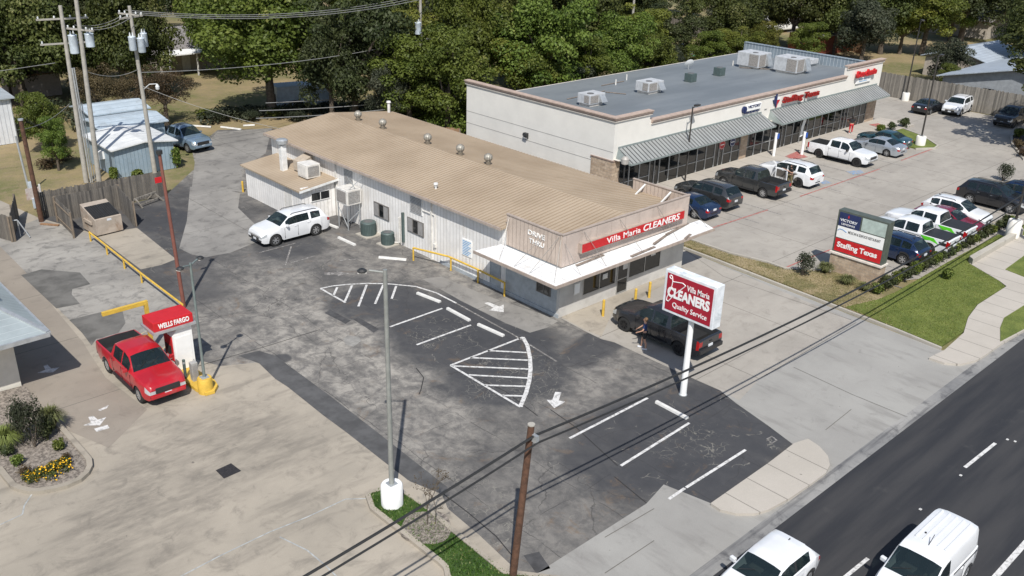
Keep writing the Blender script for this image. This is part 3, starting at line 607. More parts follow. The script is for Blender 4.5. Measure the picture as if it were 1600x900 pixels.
# conduits and downpipes
cd_ = MB(); cd_.box(x0-.09, x0-.003, 52.85, 52.98, 0, 4.0).box(x0-.09, x0-.003, 42.3, 42.42, 0, 4.0).cyl((x0-.06, 42.0, 3.0), (x0-.06, 42.0, .6), .035).cyl((x0-.06, 42.0, 3.0), (x0-.06, 43.2, 3.0), .03).box(x0-.14, x0-.01, 41.9, 42.1, .9, 1.15)
cd_.cyl((x0-.1, 45.6, 1.9), (x0-.1, 45.6, .15), .07).cyl((x0-.1, 45.6, .15), (x0-.5, 46.2, .12), .04); part(B, 'downpipe', cd_, m_wpaint)
part(B, 'conduit', MB().box(x0-.16, x0-.01, 45.15, 45.3, .3, 2.3), m_cond)
# annex
A0, A1, B0, B1, ha = 30.65, 33.4, 53.0, 60.6, 2.35
part(B, 'annex_wall', MB().box(A0, A0+.15, B0+.15, B1, 0, ha), m_wallx); part(B, 'annex_wall', MB().box(A0, A1-.1, B0, B0+.15, 0, ha+.1), m_wally); part(B, 'annex_wall', MB().box(A0, A1, B1+.001, B1+.1, 0, ha), m_wally)
ar = MB(); ar.add([(A0-.3, B0-.3, ha), (A1, B0-.3, ha+.35), (A1, B1+.3, ha+.35), (A0-.3, B1+.3, ha), (A0-.3, B0-.3, ha-.1), (A1, B0-.3, ha+.25), (A1, B1+.3, ha+.25), (A0-.3, B1+.3, ha-.1)], [(0, 1, 2, 3), (7, 6, 5, 4), (0, 4, 5, 1), (2, 6, 7, 3), (0, 3, 7, 4)])
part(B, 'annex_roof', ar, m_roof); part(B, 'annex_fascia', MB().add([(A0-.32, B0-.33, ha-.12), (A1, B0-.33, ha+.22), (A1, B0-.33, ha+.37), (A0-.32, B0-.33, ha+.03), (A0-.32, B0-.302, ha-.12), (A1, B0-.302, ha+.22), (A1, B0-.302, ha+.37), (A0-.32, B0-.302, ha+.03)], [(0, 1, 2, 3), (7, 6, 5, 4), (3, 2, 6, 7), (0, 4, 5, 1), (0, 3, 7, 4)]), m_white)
window(B, 0, 31.35, 32.85, 1.35, 2.0, B0, .05, 2, frame=m_white)
window(B, 1, 54.3, 55.3, .05, 2.0, A0, .03, 1, frame=m_wpaint, glass=m_wpaint, name='door')
# roof vents (whirlybirds)
tv = None
for i, (px, py) in enumerate(((551, 190), (590, 203), (665, 226), (717, 243), (760, 258))):
    gx, gy = G(px, py, 4.72); gx = min(gx, 39.4); gx = 39.25
    if tv is None:
        tv = thing('roof_turbine', 'x', 'roof vent', (gx, gy, 4.68), 'turbine vents along the tan roof')
        t0 = MB().cyl((0, 0, -.1), (0, 0, .3), .17, .17, 16); part(tv, 'base', t0, M('vent_base', (.2, .17, .13), .7, .2, dirt=((.12, .07, .04), .5)), world=False, smooth=.7)
        pr = [(.02, .78)]+[(.29*math.sin(a)+.01, .53-.25*math.cos(a*1.0+math.pi)*1.0) for a in [math.pi*j/9 for j in range(1, 9)]]+[(.17, .27)]
        pr = [(.02, .80)]+[(.28*math.sin(math.pi*j/10), .54+.26*math.cos(math.pi*j/10)) for j in range(1, 9)]+[(.17, .3)]
        part(tv, 'turbine_head', MB().lathe(pr[::-1], n=18), M('vent_head', (.42, .40, .35), .5, .3, scale=8, var=.3, dirt=((.2, .14, .1), .4)), world=False)
        fin = MB()
        for j in range(12):
            a = j*math.tau/12
            for q in range(1, 8):
                r0_, z0_ = .285*math.sin(math.pi*q/10), .54+.265*math.cos(math.pi*q/10); r1_, z1_ = .285*math.sin(math.pi*(q+1)/10), .54+.265*math.cos(math.pi*(q+1)/10)
                fin.beam((r0_*math.cos(a), r0_*math.sin(a), z0_), (r1_*math.cos(a+.1), r1_*math.sin(a+.1), z1_), .025)
        part(tv, 'fin', fin, M('vent_fin', (.25, .23, .2), .6, .3), world=False); o = tv
    else: o = dup(tv)
    o.location = (gx, gy, 4.68); o['label'] = 'round turbine vent on the tan roof, '+('farthest of the five, by the back edge', 'second of the five from the back edge', 'middle one of the row of five', 'second of the five from the sign parapet', 'nearest of the five to the sign parapet')[i]
gx, gy = G(681, 292, 4.35); t = thing('vent_pipe', 'small capped vent pipe standing alone low on the tan roof slope', 'vent pipe', (gx, gy, 4.2))
part(t, 'pipe', MB().cyl((gx, gy, 4.1), (gx, gy, 4.5), .07), m_white); part(t, 'cap', MB().cyl((gx, gy, 4.52), (gx, gy, 4.6), .15, .13).cyl((gx, gy, 4.4), (gx, gy, 4.43), .11), m_white)
gx, gy = 44.0, 61.3; t = thing('vent_pipe', 'white vent stack rising at the far back corner of the tan roof', 'vent pipe', (gx, gy, 4)); part(t, 'pipe', MB().cyl((gx, gy, 4.0), (gx, gy, 5.0), .12), m_wpaint); part(t, 'cap', MB().cyl((gx, gy, 5.0), (gx, gy, 5.12), .2, .16), m_wpaint)
# satellite-like small antenna at back eave
# evaporative coolers, condensers, duct
def cooler(name, lab, c, s, grill_face, mat=m_wpaint):
    t = thing(name, lab, 'air conditioner', (c[0], c[1], c[2])); x, y, z = c; a, b_, h = s[0]/2, s[1]/2, s[2]
    part(t, 'cabinet', MB().box(x-a, x+a, y-b_, y+b_, z, z+h), mat, bevel=.03)
    part(t, 'grille', MB().box(x-a+.12, x+a-.12, y-b_-.02, y-b_-.002, z+.12, z+h-.12), m_coolg); part(t, 'grille', MB().box(x-a-.02, x-a-.002, y-b_+.12, y+b_-.12, z+.12, z+h-.12), m_coolg if grill_face else mat)
    s_ = MB()
    for i in range(9): zz = z+.16+i*(h-.32)/8; s_.box(x-a+.12, x+a-.12, y-b_-.03, y-b_-.021, zz-.012, zz+.012)
    part(t, 'slat', s_, m_galv); return t
t = cooler('air_cooler', 'boxy white air cooler on the low annex roof beside the upright duct', (32.35, 54.7, 2.62), (1.1, 1.2, .95), False)
part(t, 'leg', MB().box(31.95, 32.05, 54.2, 55.2, 2.48, 2.62).box(32.7, 32.8, 54.2, 55.2, 2.48, 2.62), m_trim)
t = thing('duct', 'tall white vertical duct with a flared cap at the far end of the annex roof', 'duct', (31.9, 57.3, 2.5)); part(t, 'shaft', MB().box(31.68, 32.08, 57.1, 57.5, 2.45, 4.35), m_white, bevel=.02); part(t, 'cowl', MB().lathe([(.15, 4.35), (.22, 4.4), (.4, 4.45), (.42, 4.7), (.3, 4.78), (.02, 4.8)], (31.88, 57.3, 0), 14), m_galv)
t = thing('duct', 'tan sheet-metal duct bending from the annex cooler into the white wall', 'duct', (32.9, 56.0, 2.6)); part(t, 'elbow', MB().add([(32.2, 55.35, 2.7), (32.2, 56.5, 2.7), (33.38, 56.6, 2.9), (33.38, 55.7, 2.9), (32.2, 55.35, 3.4), (32.2, 56.5, 3.4), (33.38, 56.6, 3.75), (33.38, 55.7, 3.75)], [(0, 3, 2, 1), (4, 5, 6, 7), (0, 1, 5, 4), (1, 2, 6, 5), (2, 3, 7, 6), (3, 0, 4, 7)]), M('duct_tan', (.45, .38, .3), .6)); part(t, 'flange', MB().box(33.3, 33.39, 55.6, 56.7, 2.85, 3.85), m_wpaint)
t = cooler('air_cooler', 'white swamp cooler raised on steel legs against the side wall', (32.7, 50.4, 1.75), (1.15, 1.3, 1.05), True)
lg = [(32.2, 49.85), (32.2, 50.95), (33.15, 49.85), (33.15, 50.95)]
for (a, b_) in lg: part(t, 'leg', MB().beam((a, b_, 0), (a, b_, 1.75), .06), m_galv)
part(t, 'brace', MB().beam((32.2, 49.85, .2), (32.2, 50.95, 1.5), .04).beam((32.2, 49.85, .6), (33.15, 49.85, 1.2), .04).beam((32.3, 49.9, 3.8), (32.9, 49.9, 2.8), .04).beam((33.3, 49.2, 3.9), (32.4, 49.9, 2.8), .04), m_galv)
def condenser(lab, px, py, r, h):
    gx, gy = G(px, py); t = thing('condenser', lab, 'condenser', (gx, gy, 0), 'green air-conditioning condensers by the side wall')
    part(t, 'pad', MB().box(gx-r-.12, gx+r+.12, gy-r-.12, gy+r+.12, 0, .07), CM['curb'])
    part(t, 'casing', MB().lathe([(r, .07), (r, h-.08), (r+.02, h-.05), (r*.93, h), (r*.6, h+.02)], (gx, gy, 0), 28), m_cond)
    part(t, 'fan_guard', MB().lathe([(r*.62, h+.02), (r*.4, h+.05), (.08, h+.06), (.0, h+.07)], (gx, gy, 0), 20), m_grille)
    s_ = MB()
    for i in range(28): a = i*math.tau/28; s_.beam((gx+(r+.008)*math.cos(a), gy+(r+.008)*math.sin(a), .12), (gx+(r+.008)*math.cos(a), gy+(r+.008)*math.sin(a), h-.12), .018)
    part(t, 'guard_rib', s_, M('condenser_rib', (.05, .075, .07), .6))
condenser('larger dark green condenser on a pad beside the steel-legged cooler', 576, 367, .50, .95)
condenser('smaller green condenser standing nearer the drive-thru rail', 606, 382, .42, .85)
# yellow rails
def rail(lab, pts, h, posts, grp=None, r=.06):
    P_ = [G(*p) for p in pts]; t = thing('guard_rail', lab, 'guard rail', (P_[0][0], P_[0][1], 0), grp)
    part(t, 'top_rail', MB().tube([(x, y, h) for x, y in P_], r, 10), m_yel, smooth=.8)
    for f_ in posts:
        s_ = f_*(len(P_)-1); i = min(int(s_), len(P_)-2); q = s_-i; x = P_[i][0]*(1-q)+P_[i+1][0]*q; y = P_[i][1]*(1-q)+P_[i+1][1]*q
        part(t, 'post', MB().cyl((x, y, 0), (x, y, h), r*.95, n=10), m_yel, smooth=.8)
rail('yellow pipe guard rail along the drive-thru side of the white building', ((646, 407), (701, 421), (745, 441), (788, 463)), .85, (0, .36, .68, 1))
rail('long yellow pipe rail running from the dumpster down to the cash machine', ((142, 377), (168, 398), (195, 420), (222, 442), (287, 492)), .62, (0, .25, .5, .75, 1))
def bollard(px, py, lab, h=.95, r=.08, mat=None, grp='short yellow bollards'):
    gx, gy = G(px, py); t = thing('bollard', lab, 'bollard', (gx, gy, 0), grp); part(t, 'post', MB().cyl((gx, gy, 0), (gx, gy, h), r, n=12), mat or m_yel, smooth=.8); part(t, 'cap', MB().lathe([(r, h), (r*.8, h+.04), (.0, h+.06)], (gx, gy, 0), 12), mat or m_yel)
bollard(942, 494, 'yellow bollard left of the dark pickup truck in front of the shop'); bollard(1014, 465, 'yellow bollard right of the dark pickup, farther along the shopfront'); bollard(992, 476, 'yellow bollard half hidden behind the hood of the dark pickup')
bollard(426, 322, 'short yellow bollard against the annex wall nearer the white SUV', .8); bollard(380, 300, 'short yellow bollard at the far corner of the annex', .8)
for px, py, l in ((1003, 448, 'small yellow door bar reflection post'),): pass
# ------------------------------------------------------------------ strip mall
m_stucco = M('cream_stucco', (.76, .73, .67), .85, var=.04, scale=.6)
m_stucco2 = M('cream_stucco_side', (.74, .715, .66), .85, var=.04, scale=.6)
m_capt = M('cornice_tan', (.44, .34, .28), .7); m_capd = M('cornice_brown', (.30, .22, .18), .7); m_capl = M('cornice_cream', (.68, .62, .55), .7)
k = NT('stone_veneer'); bk = k.n('ShaderNodeTexBrick'); bk.inputs['Scale'].default_value = 1; bk.inputs['Brick Width'].default_value = .42; bk.inputs['Row Height'].default_value = .2; bk.inputs['Mortar Size'].default_value = .012
X, Y, Z = k.xyz(); cb = k.n('ShaderNodeCombineXYZ'); k.put(cb.inputs[0], k.math('ADD', X, Y)); k.put(cb.inputs[1], Z); k.put(bk.inputs['Vector'], cb.outputs[0])
bk.inputs['Color1'].default_value = (.36, .27, .19, 1); bk.inputs['Color2'].default_value = (.48, .38, .28, 1); bk.inputs['Mortar'].default_value = (.33, .28, .23, 1)
k.put(k.b.inputs['Base Color'], k.mix(.5, bk.outputs[0], k.mix(k.step(k.noise(5, 5, .7), .3, .7), (.32, .3, .3, 1), (.68, .68, .66, 1)), 'OVERLAY')); k.b.inputs['Roughness'].default_value = .9; k.bump(bk.outputs['Fac'], -.5, .02); m_stone = k.m
k = NT('membrane_roof'); X, Y, Z = k.xyz()
b = k.mix(k.step(k.noise(.35, 5, .6, stretch=((.3, 1, 1), 0)), .35, .65), (.15, .167, .18, 1), (.195, .213, .225, 1)); b = k.mix(k.math('MULTIPLY', k.lines(X, 1.9, .05), .35), b, (.10, .125, .145, 1))
b = k.mix(k.math('MULTIPLY', k.step(k.noise(.6, 4, .6), .62, .75), .4), b, (.10, .11, .12, 1)); k.put(k.b.inputs['Base Color'], b); k.b.inputs['Roughness'].default_value = .6; m_memb = k.m
S = thing('strip_mall', 'long cream stucco strip mall with glass shopfronts and grey metal awnings', 'shopping center', (70, 50, 0))
MX0, MX1, MY0, MY1 = 51.2, 91.9, 43.3, 60.0
def facade_piece(a, b_, top): return MB().box(a, b_, MY0, MY0+.3, 3.05, top)
part(S, 'wall', MB().box(MX0, MX0+.3, MY0, MY1, 0, 6.2), m_stucco2, label='blank cream side wall')
part(S, 'wall', MB().box(MX0+.302, 55.2, MY0, MY0+.3, 3.05, 6.2), m_stucco); part(S, 'wall', MB().box(55.202, 84.798, MY0, MY0+.3, 3.05, 5.45), m_stucco); part(S, 'wall', MB().box(84.8, MX1, MY0, MY0+.3, 3.05, 6.35), m_stucco)
part(S, 'wall', MB().box(MX1-.3, MX1, MY0+.302, MY1-.5, 0, 5.76), m_stucco); part(S, 'wall', MB().box(MX0+.302, MX1-.302, MY1-.3, MY1, 0, 4.45), m_stucco2)
def cornice(x_0, x_1, y_0, y_1, z, axis):
    for (h0, h1, o, mm) in ((-.34, -.24, .10, m_capl), (-.238, -.16, .13, m_capd), (-.158, -.05, .17, m_capt), (-.048, .03, .22, m_capt)):
        mb = MB()
        if axis == 0: mb.box(x_0-o if x_0 <= MX0+.01 else x_0, x_1, MY0-o, MY0-.002 if h1 < 0 else MY0+.34, z+h0, z+h1)
        else: mb.box(MX0-o, MX0-.002 if h1 < 0 else MX0+.34, MY0+(.0 if h1 < 0 else .342), y_1, z+h0, z+h1)
        part(S, 'cornice', mb, mm)
cornice(MX0, 55.35, 0, 0, 6.2, 0); cornice(55.36, 84.7, 0, 0, 5.45, 0); cornice(84.72, MX1+.1, 0, 0, 6.35, 0); cornice(0, 0, MY0, MY1+.1, 6.2, 1)
part(S, 'wall_reveal', MB().box(MX0-.012, MX0-.002, MY0, MY1, 3.58, 3.61).box(MX0-.012, MX0-.002, MY0, MY1, 2.57, 2.6), M('reveal_grey', (.3, .29, .27), .8))
part(S, 'parapet_end', MB().box(MX0+.34, 55.1, MY0+.302, MY0+.34, 4.9, 6.15).box(84.9, MX1-.3, MY0+.302, MY0+.34, 4.9, 6.3), m_memb)
part(S, 'roof', MB().add([(MX0+.3, MY0+.3, 4.95), (MX1-.3, MY0+.3, 4.95), (MX1-.3, MY1+.15, 4.5), (MX0+.3, MY1+.15, 4.5), (MX0+.3, MY1+.15, 4.3), (MX1-.3, MY1+.15, 4.3)], [(0, 1, 2, 3), (3, 2, 5, 4)]), m_memb)
part(S, 'parapet_cladding', MB().box(MX1-.36, MX1-.302, MY0+.4, MY1-.5, 4.6, 5.78).box(MX1-.42, MX1+.05, MY0+.4, MY1-.5, 5.782, 5.85), ribbed('parapet_metal', (.26, .31, .35), 1, .4, (.42, .47, .5), width=.2, metal=.2))
part(S, 'gutter', MB().box(MX0+.3, MX1-.3, MY1+.15, MY1+.3, 4.36, 4.5), m_capl)
# shopfront
m_mull = M('mullion_silver', (.42, .43, .43), .4, .4)
part(S, 'stone_pier', MB().box(MX0-.06, MX0-.002, MY0-.08, 45.4, 0, 2.9).box(MX0-.001, MX0+.75, MY0-.08, MY0-.002, 0, 2.9), m_stone); part(S, 'pier_cap', MB().box(MX0-.1, MX0+.8, MY0-.12, MY0-.002, 2.902, 2.98).box(MX0-.1, MX0-.002, MY0+.001, 45.45, 2.902, 2.98), m_capd)
for (a, b_) in ((67.9, 68.9), (90.0, 91.86)): part(S, 'stone_pier', MB().box(a, b_, MY0-.06, MY0+.25, 0.0, 2.4), m_stone)
part(S, 'stucco_pier', MB().box(70.9, 71.4, MY0-.04, MY0+.25, 2.45, 3.04), m_stucco)
def bays(a, b_, n, doors=()):
    w_ = (b_-a)/n
    for i in range(n):
        l, r_ = a+i*w_, a+(i+1)*w_; isd = i in doors
        f_ = MB().box(l, l+.05, MY0-.02, MY0+.12, .02, 3.0).box(r_-.05, r_-.001, MY0-.02, MY0+.12, .02, 3.0).box(l+.051, r_-.051, MY0-.02, MY0+.12, 2.94, 3.0)
        if isd: f_.box(l+.1, r_-.1, MY0-.02, MY0+.12, 2.15, 2.22).box((l+r_)/2-.04, (l+r_)/2+.04, MY0-.025, MY0+.12, .05, 2.149)
        else: f_.box(l+.051, r_-.051, MY0-.02, MY0+.12, .02, .1).box(l+.051, r_-.051, MY0-.02, MY0+.12, 1.0, 1.06)
        wn = part(S, 'door' if isd else 'shop_window', f_, m_wletter if isd and i == 2 and a < 60 else m_mull)
        part(S, 'pane', MB().box(l+.052, r_-.052, MY0+.03, MY0+.05, .1, 2.93), m_glass, parent=wn)
        if isd: part(S, 'handle', MB().cyl(((l+r_)/2-.1, MY0-.06, .9), ((l+r_)/2-.1, MY0-.06, 1.3), .015).cyl(((l+r_)/2+.1, MY0-.06, .9), ((l+r_)/2+.1, MY0-.06, 1.3), .015), m_alu, parent=wn)
bays(51.97, 67.9, 13, (3, 10)); bays(68.9, 90.0, 17, (4, 13))
part(S, 'soffit', MB().box(51.3, 91.3, MY0-.5, MY0-.0, 3.02, 3.06), m_capl)
m_awn = ribbed('awning_metal', (.31, .32, .31), 0, .42, (.05, .05, .05), width=.27, metal=.1, rough=.5, depth=.8); m_awne = M('awning_edge', (.28, .32, .31), .5, .2)  # dark stripes paint the shadow along the seams into the awning colour
for (a, b_) in ((51.5, 70.75), (71.75, 91.5)):
    mb = MB(); yl_, zl_ = 41.75, 3.0
    vs = [(a+.25, MY0-.003, 3.85), (b_-.25, MY0-.003, 3.85), (b_, yl_, zl_), (a, yl_, zl_), (a, yl_, zl_-.14), (b_, yl_, zl_-.14), (a, MY0-.003, zl_-.0), (b_, MY0-.003, zl_)]
    aw = part(S, 'awning', MB().add(vs[:4], [(3, 2, 1, 0)]), m_awn)
    part(S, 'awning_edge', MB().add(vs, [(3, 4, 5, 2), (0, 3, 6), (1, 7, 2), (4, 3, 6), (5, 7, 2)]).box(a+.2, b_-.2, MY0-.06, MY0-.004, 3.83, 3.95), m_awne, parent=aw)
# signs on the mall
navy = M('sign_navy', (.018, .03, .10), .5); dred = M('letter_dark_red', (.28, .012, .01), .5); shd = M('letter_return', (.05, .02, .02), .6)
pl = part(S, 'sign_panel', MB().prism([(0, 0), (1, 0), (1, 1), (0, 1)], 0, .001), m_wletter) if False else None
t = thing('wall_sign', 'white rounded sign with blue lettering above the left awning', 'sign', (68.8, MY0, 4.1))
part(t, 'panel', MB().box(68.0, 70.2, MY0-.16, MY0-.003, 4.32, 4.86), m_wletter, bevel=.04); part(t, 'emblem', MB().cyl((67.75, MY0-.17, 4.5), (67.75, MY0-.003, 4.5), .3, n=16).obox((67.75, MY0-.19, 4.5), (.1, .04, .5)), navy)
text(t, 'lettering', 'VICTORY', navy, (68.15, MY0-.162, 4.56), U, V, 1.9, .24, .03, off=.02); text(t, 'lettering', 'LENDING', navy, (67.9, MY0-.06, 4.12), U, V, 2.1, .14, .05, off=.02)
text(t, 'lettering', 'DENTISTRY', M('blue_grey', (.3, .4, .5), .6), (68.3, MY0-.162, 4.38), U, V, 1.6, .1, .015) if False else None
t = thing('wall_sign', 'Staffing Texas raised red letters with a state map emblem above the right awning', 'sign', (76, MY0, 4.2))
def texas(root, o, s, th):
    O = Vector(o)
    full = [(.0, .45), (.25, .45), (.27, 1.0), (.52, 1.0), (.53, .72), (.72, .66), (.95, .62), (1.0, .3), (.88, .22), (.66, .05), (.60, -.28), (.48, -.2), (.33, .14), (.2, .06), (.0, .4)]
    def ex(name, pts, mat, z0=0):
        mb = MB(); n = len(pts); vs = [(O.x+x*s*1.0, O.y-th-z0, O.z+y*s*1.05) for x, y in pts]+[(O.x+x*s, O.y-.003, O.z+y*s*1.05) for x, y in pts]
        mb.add(vs, [tuple(range(n)), tuple(range(2*n-1, n-1, -1))]+[(i, i+n, (i+1) % n+n, (i+1) % n) for i in range(n)]); part(root, name, mb, mat)
    ex('map_emblem', full[:4]+[(.53, .72), (.54, -.24), (.48, -.2), (.33, .14), (.2, .06), (.0, .4)], navy)
    ex('map_emblem', [(.545, .72), (.72, .66), (.95, .62), (.98, .42), (.545, .42)], m_wletter)
    ex('map_emblem', [(.545, .41), (.98, .41), (1.0, .3), (.88, .22), (.66, .05), (.60, -.28), (.545, -.22)], m_red)
texas(t, (72.15, MY0, 4.3), .95, .15)
text(t, 'lettering', 'Staffing', dred, (73.5, MY0-.16, 4.15), U, V, 3.3, .72, .15, off=.035, shear=.1); text(t, 'lettering', 'Texas', dred, (77.1, MY0-.16, 4.3), U, V, 2.5, .55, .15, off=.035, shear=.1)
t = thing('wall_sign', 'red script sign with white panel at the far right end of the mall front', 'sign', (88, MY0, 4.6))
text(t, 'lettering', 'Don chente', m_red, (86.2, MY0-.2, 5.1), U, V, 3.9, .62, .2, off=.05, shear=.2); part(t, 'panel', MB().box(86.7, 89.6, MY0-.14, MY0-.003, 4.4, 4.95), m_wletter, bevel=.03); part(t, 'printed_lines', MB().box(87.0, 89.2, MY0-.146, MY0-.141, 4.78, 4.85).box(87.2, 88.8, MY0-.146, MY0-.141, 4.56, 4.63), bt)
part(S, 'house_number', MB().box(71.0, 71.35, MY0-.02, MY0-.003, 4.0, 4.12), m_alu)
DX = 4.0
for (gx, c, lab) in ((59.2, m_red, 'round red decal on the mall window left of the door'), (60.7, navy, 'round navy decal with white lettering on the mall shopfront')):
    t = thing('window_decal', lab, 'decal', (gx+2.0, MY0, 1.8), 'round decals on the mall windows'); gx = gx+DX; part(t, 'disc', MB().cyl((gx+2, MY0-.03, 1.9), (gx+2, MY0-.022, 1.9), .42, n=24), c); part(t, 'ring', MB().lathe([(.34, 0), (.36, .006), (.38, 0)], (gx+2, MY0-.034, 1.9), 24, 'Y'), m_wletter); part(t, 'printed_lines', MB().box(gx+1.75, gx+2.25, MY0-.036, MY0-.031, 1.85, 1.93), m_wletter)
ld = thing('wall_lamp', 'dark wedge-shaped wall lamp on the blank side wall of the strip mall', 'wall lamp', (MX0, 52.5, 2.8)); part(ld, 'housing', MB().add([(MX0-.003, 52.3, 2.75), (MX0-.003, 52.7, 2.75), (MX0-.003, 52.7, 3.2), (MX0-.003, 52.3, 3.2), (MX0-.32, 52.3, 3.0), (MX0-.32, 52.7, 3.0), (MX0-.25, 52.7, 3.2), (MX0-.25, 52.3, 3.2)], [(0, 4, 5, 1), (4, 7, 6, 5), (3, 2, 6, 7), (0, 3, 7, 4), (1, 5, 6, 2)]), m_black); part(ld, 'lens', MB().box(MX0-.24, MX0-.05, 52.35, 52.65, 2.8, 2.83), m_wpaint)
t = thing('street_lamp', 'small globe lantern on a short post at the near corner of the mall', 'lamp', (51.3, 42.5, 0)); part(t, 'post', MB().cyl((51.3, 42.2, 0), (51.3, 42.2, 2.9), .06), m_black); part(t, 'lantern', MB().lathe([(.1, 2.9), (.28, 3.0), (.3, 3.35), (.18, 3.5), (.02, 3.55)], (51.3, 42.2, 0), 12), M('lantern', (.38, .36, .33), .5))
# walkway in front and kerb
struct('mall_walkway', MB().prism([(51.4, 39.6), (66.8, 39.6), (68.2, 38.6), (70.6, 38.6), (72, 39.6), (93.5, 39.6), (93.5, 43.28), (51.4, 43.28)], -.05, .14), CM['walk'])
# columns / blade signs
for (gx, lab) in ((63.8+4.6, 'left white round post with a blue accessible sign beside the red ramp'), (71.0, 'right white round post with a blue accessible sign beside the red ramp')):
    px, py = (1208, 246) if gx < 70 else (1252, 244)
    x_, y_ = G(px, py); t = thing('sign_post', lab, 'sign post', (x_, y_, 0), 'accessible parking posts'); part(t, 'post', MB().cyl((x_, y_, 0), (x_, y_, 2.2), .13, n=14), m_wletter, smooth=.8); part(t, 'sign_plate', MB().box(x_-.05, x_+.25, y_-.17, y_-.14, 1.7, 2.15), M('sign_blue', (.03, .1, .4), .5))
x_, y_ = G(1247, 226); t = thing('feather_flag', 'white and blue feather flag leaning by the mall shopfront', 'flag', (x_, y_, .14)); part(t, 'pole', MB().tube([(x_, y_, .1), (x_+.1, y_, 1.6), (x_+.3, y_, 2.7), (x_+.55, y_, 3.1)], .025), m_alu)
fb = MB(); n_ = 10; vs = []
for i in range(n_+1): tt = i/n_; vs += [(x_+.05+.3*tt*tt, y_-.02+.03*math.sin(tt*7), .7+2.3*tt), (x_+.45+.35*tt, y_-.05+.05*math.sin(tt*6), .8+2.25*tt)]
fb.add(vs, [(2*i, 2*i+1, 2*i+3, 2*i+2) for i in range(n_)]); part(t, 'banner', fb, m_wletter); part(t, 'banner_top', MB().add([(v[0], v[1]-.012, v[2]) for v in vs[-8:]], [(0, 1, 3, 2), (2, 3, 5, 4), (4, 5, 7, 6)]), navy)
# roof equipment
def rtu(lab, x, y, s, h, curb=True, grp='packaged rooftop air-conditioning units on the mall roof'):
    a, b_ = s[0]/2, s[1]/2; z = 4.95-.45*(y-MY0)/16.7; t = thing('rooftop_unit', lab, 'air conditioner', (x, y, z-.05), grp)
    part(t, 'roof_curb', MB().box(x-a*.85, x+a*.85, y-b_*.85, y+b_*.85, z-.1, z+.22), m_capl)
    part(t, 'cabinet', MB().box(x-a, x+a, y-b_, y+b_, z+.221, z+.22+h), M('unit_grey', (.52, .53, .54), .5, .1, dirt=((.3, .28, .25), .3)), bevel=.03)
    part(t, 'coil_grille', MB().box(x-a-.02, x-a-.002, y-b_+.1, y-b_+s[1]*.45, z+.32, z+.12+h), m_coolg); part(t, 'coil_grille', MB().box(x-a+.1, x+a*.1, y-b_-.02, y-b_-.002, z+.32, z+.12+h), m_coolg)
    part(t, 'fan_guard', MB().lathe([(.3, .0), (.28, .04), (.0, .05)], (x-a*.4, y-b_*.3, z+.22+h), 16), m_grille)
    if s[0] > 1.5: part(t, 'intake_hood', MB().add([(x+a*.2, y-b_-.003, z+.35), (x+a*.9, y-b_-.003, z+.35), (x+a*.9, y-b_-.003, z+.1+h), (x+a*.2, y-b_-.003, z+.1+h), (x+a*.2, y-b_-.4, z+.35), (x+a*.9, y-b_-.4, z+.35)], [(4, 5, 2, 3), (4, 3, 0), (5, 1, 2), (0, 1, 5, 4)]), m_galv)
    return t
rtu('rooftop unit nearest the front left corner of the mall roof', 57.8, 51.7, (1.9, 1.4), .8); rtu('silver rooftop unit second from the near end of the mall roof', 65.8, 52.0, (2.1, 1.5), .85)
rtu('tall rooftop unit at the far end, left of the pair', 84.6, 53.6, (2.2, 2.6), 1.35); rtu('tall rooftop unit at the far end, right of the pair', 84.9, 49.4, (2.3, 2.6), 1.35)
for (x, y, l) in ((72.9, 52.8, 'nearer'), (77.8, 53.0, 'farther')):
    z = 4.95-.45*(y-MY0)/16.7; t = thing('roof_condenser', 'small dark green square condenser on the mall roof, '+l+' of the two', 'condenser', (x, y, z), 'square roof condensers'); part(t, 'casing', MB().box(x-.42, x+.42, y-.42, y+.42, z, z+.8), m_cond, bevel=.04); part(t, 'fan_guard', MB().lathe([(.34, .8), (.3, .83), (0, .84)], (x, y, z), 16), m_grille)
t = thing('satellite_dish', 'white satellite dish standing near the back edge of the mall roof', 'satellite dish', (78.4, 57.2, 4.55)); part(t, 'mount', MB().cyl((78.4, 57.2, 4.5), (78.4, 57.2, 5.1), .05).box(77.9, 78.9, 56.9, 57.5, 4.5, 4.56), m_galv)
dm = MB(); pr = [(r_, .35*r_*r_) for r_ in (0.001, .15, .3, .42, .5)]; dm.lathe(pr, n=18)
Rm = Matrix.Rotation(rad(-55), 3, 'X') @ Matrix.Rotation(rad(20), 3, 'Y'); dm.v = [tuple(Rm @ Vector(p)+Vector((78.4, 57.1, 5.15))) for p in dm.v]; part(t, 'dish', dm, m_wletter, smooth=True)
t = thing('roof_duct', 'small square sheet-metal hood on the roof beside the far parapet', 'roof vent', (90.2, 50.5, 4.7)); part(t, 'base', MB().box(89.7, 90.7, 50.0, 51.0, 4.7, 5.0), m_galv); part(t, 'hood', MB().box(89.5, 90.9, 49.8, 51.2, 5.0, 5.5), M('unit_grey', (.5, .5, .5)), bevel=.05)
for (px, py) in ((962, 131), (979, 123), (1145, 101), (1300, 97)):
    gx, gy = G(px, py, 4.7); part(S, 'plumbing_vent', MB().cyl((gx, gy, 4.55), (gx, gy, 5.1), .07), m_wpaint)
for (a, b_) in (((886, 154), (945, 141)), ((946, 143), (978, 147)), ((940, 132), (975, 125)), ((1155, 105), (1240, 112))):
    (xa, ya), (xb_, yb_) = G(*a, 4.75), G(*b_, 4.75); part(S, 'roof_pipe', MB().cyl((xa, ya, 4.95-.45*(ya-MY0)/16.7+.06), (xb_, yb_, 4.95-.45*(yb_-MY0)/16.7+.06), .04, n=6), m_rust)

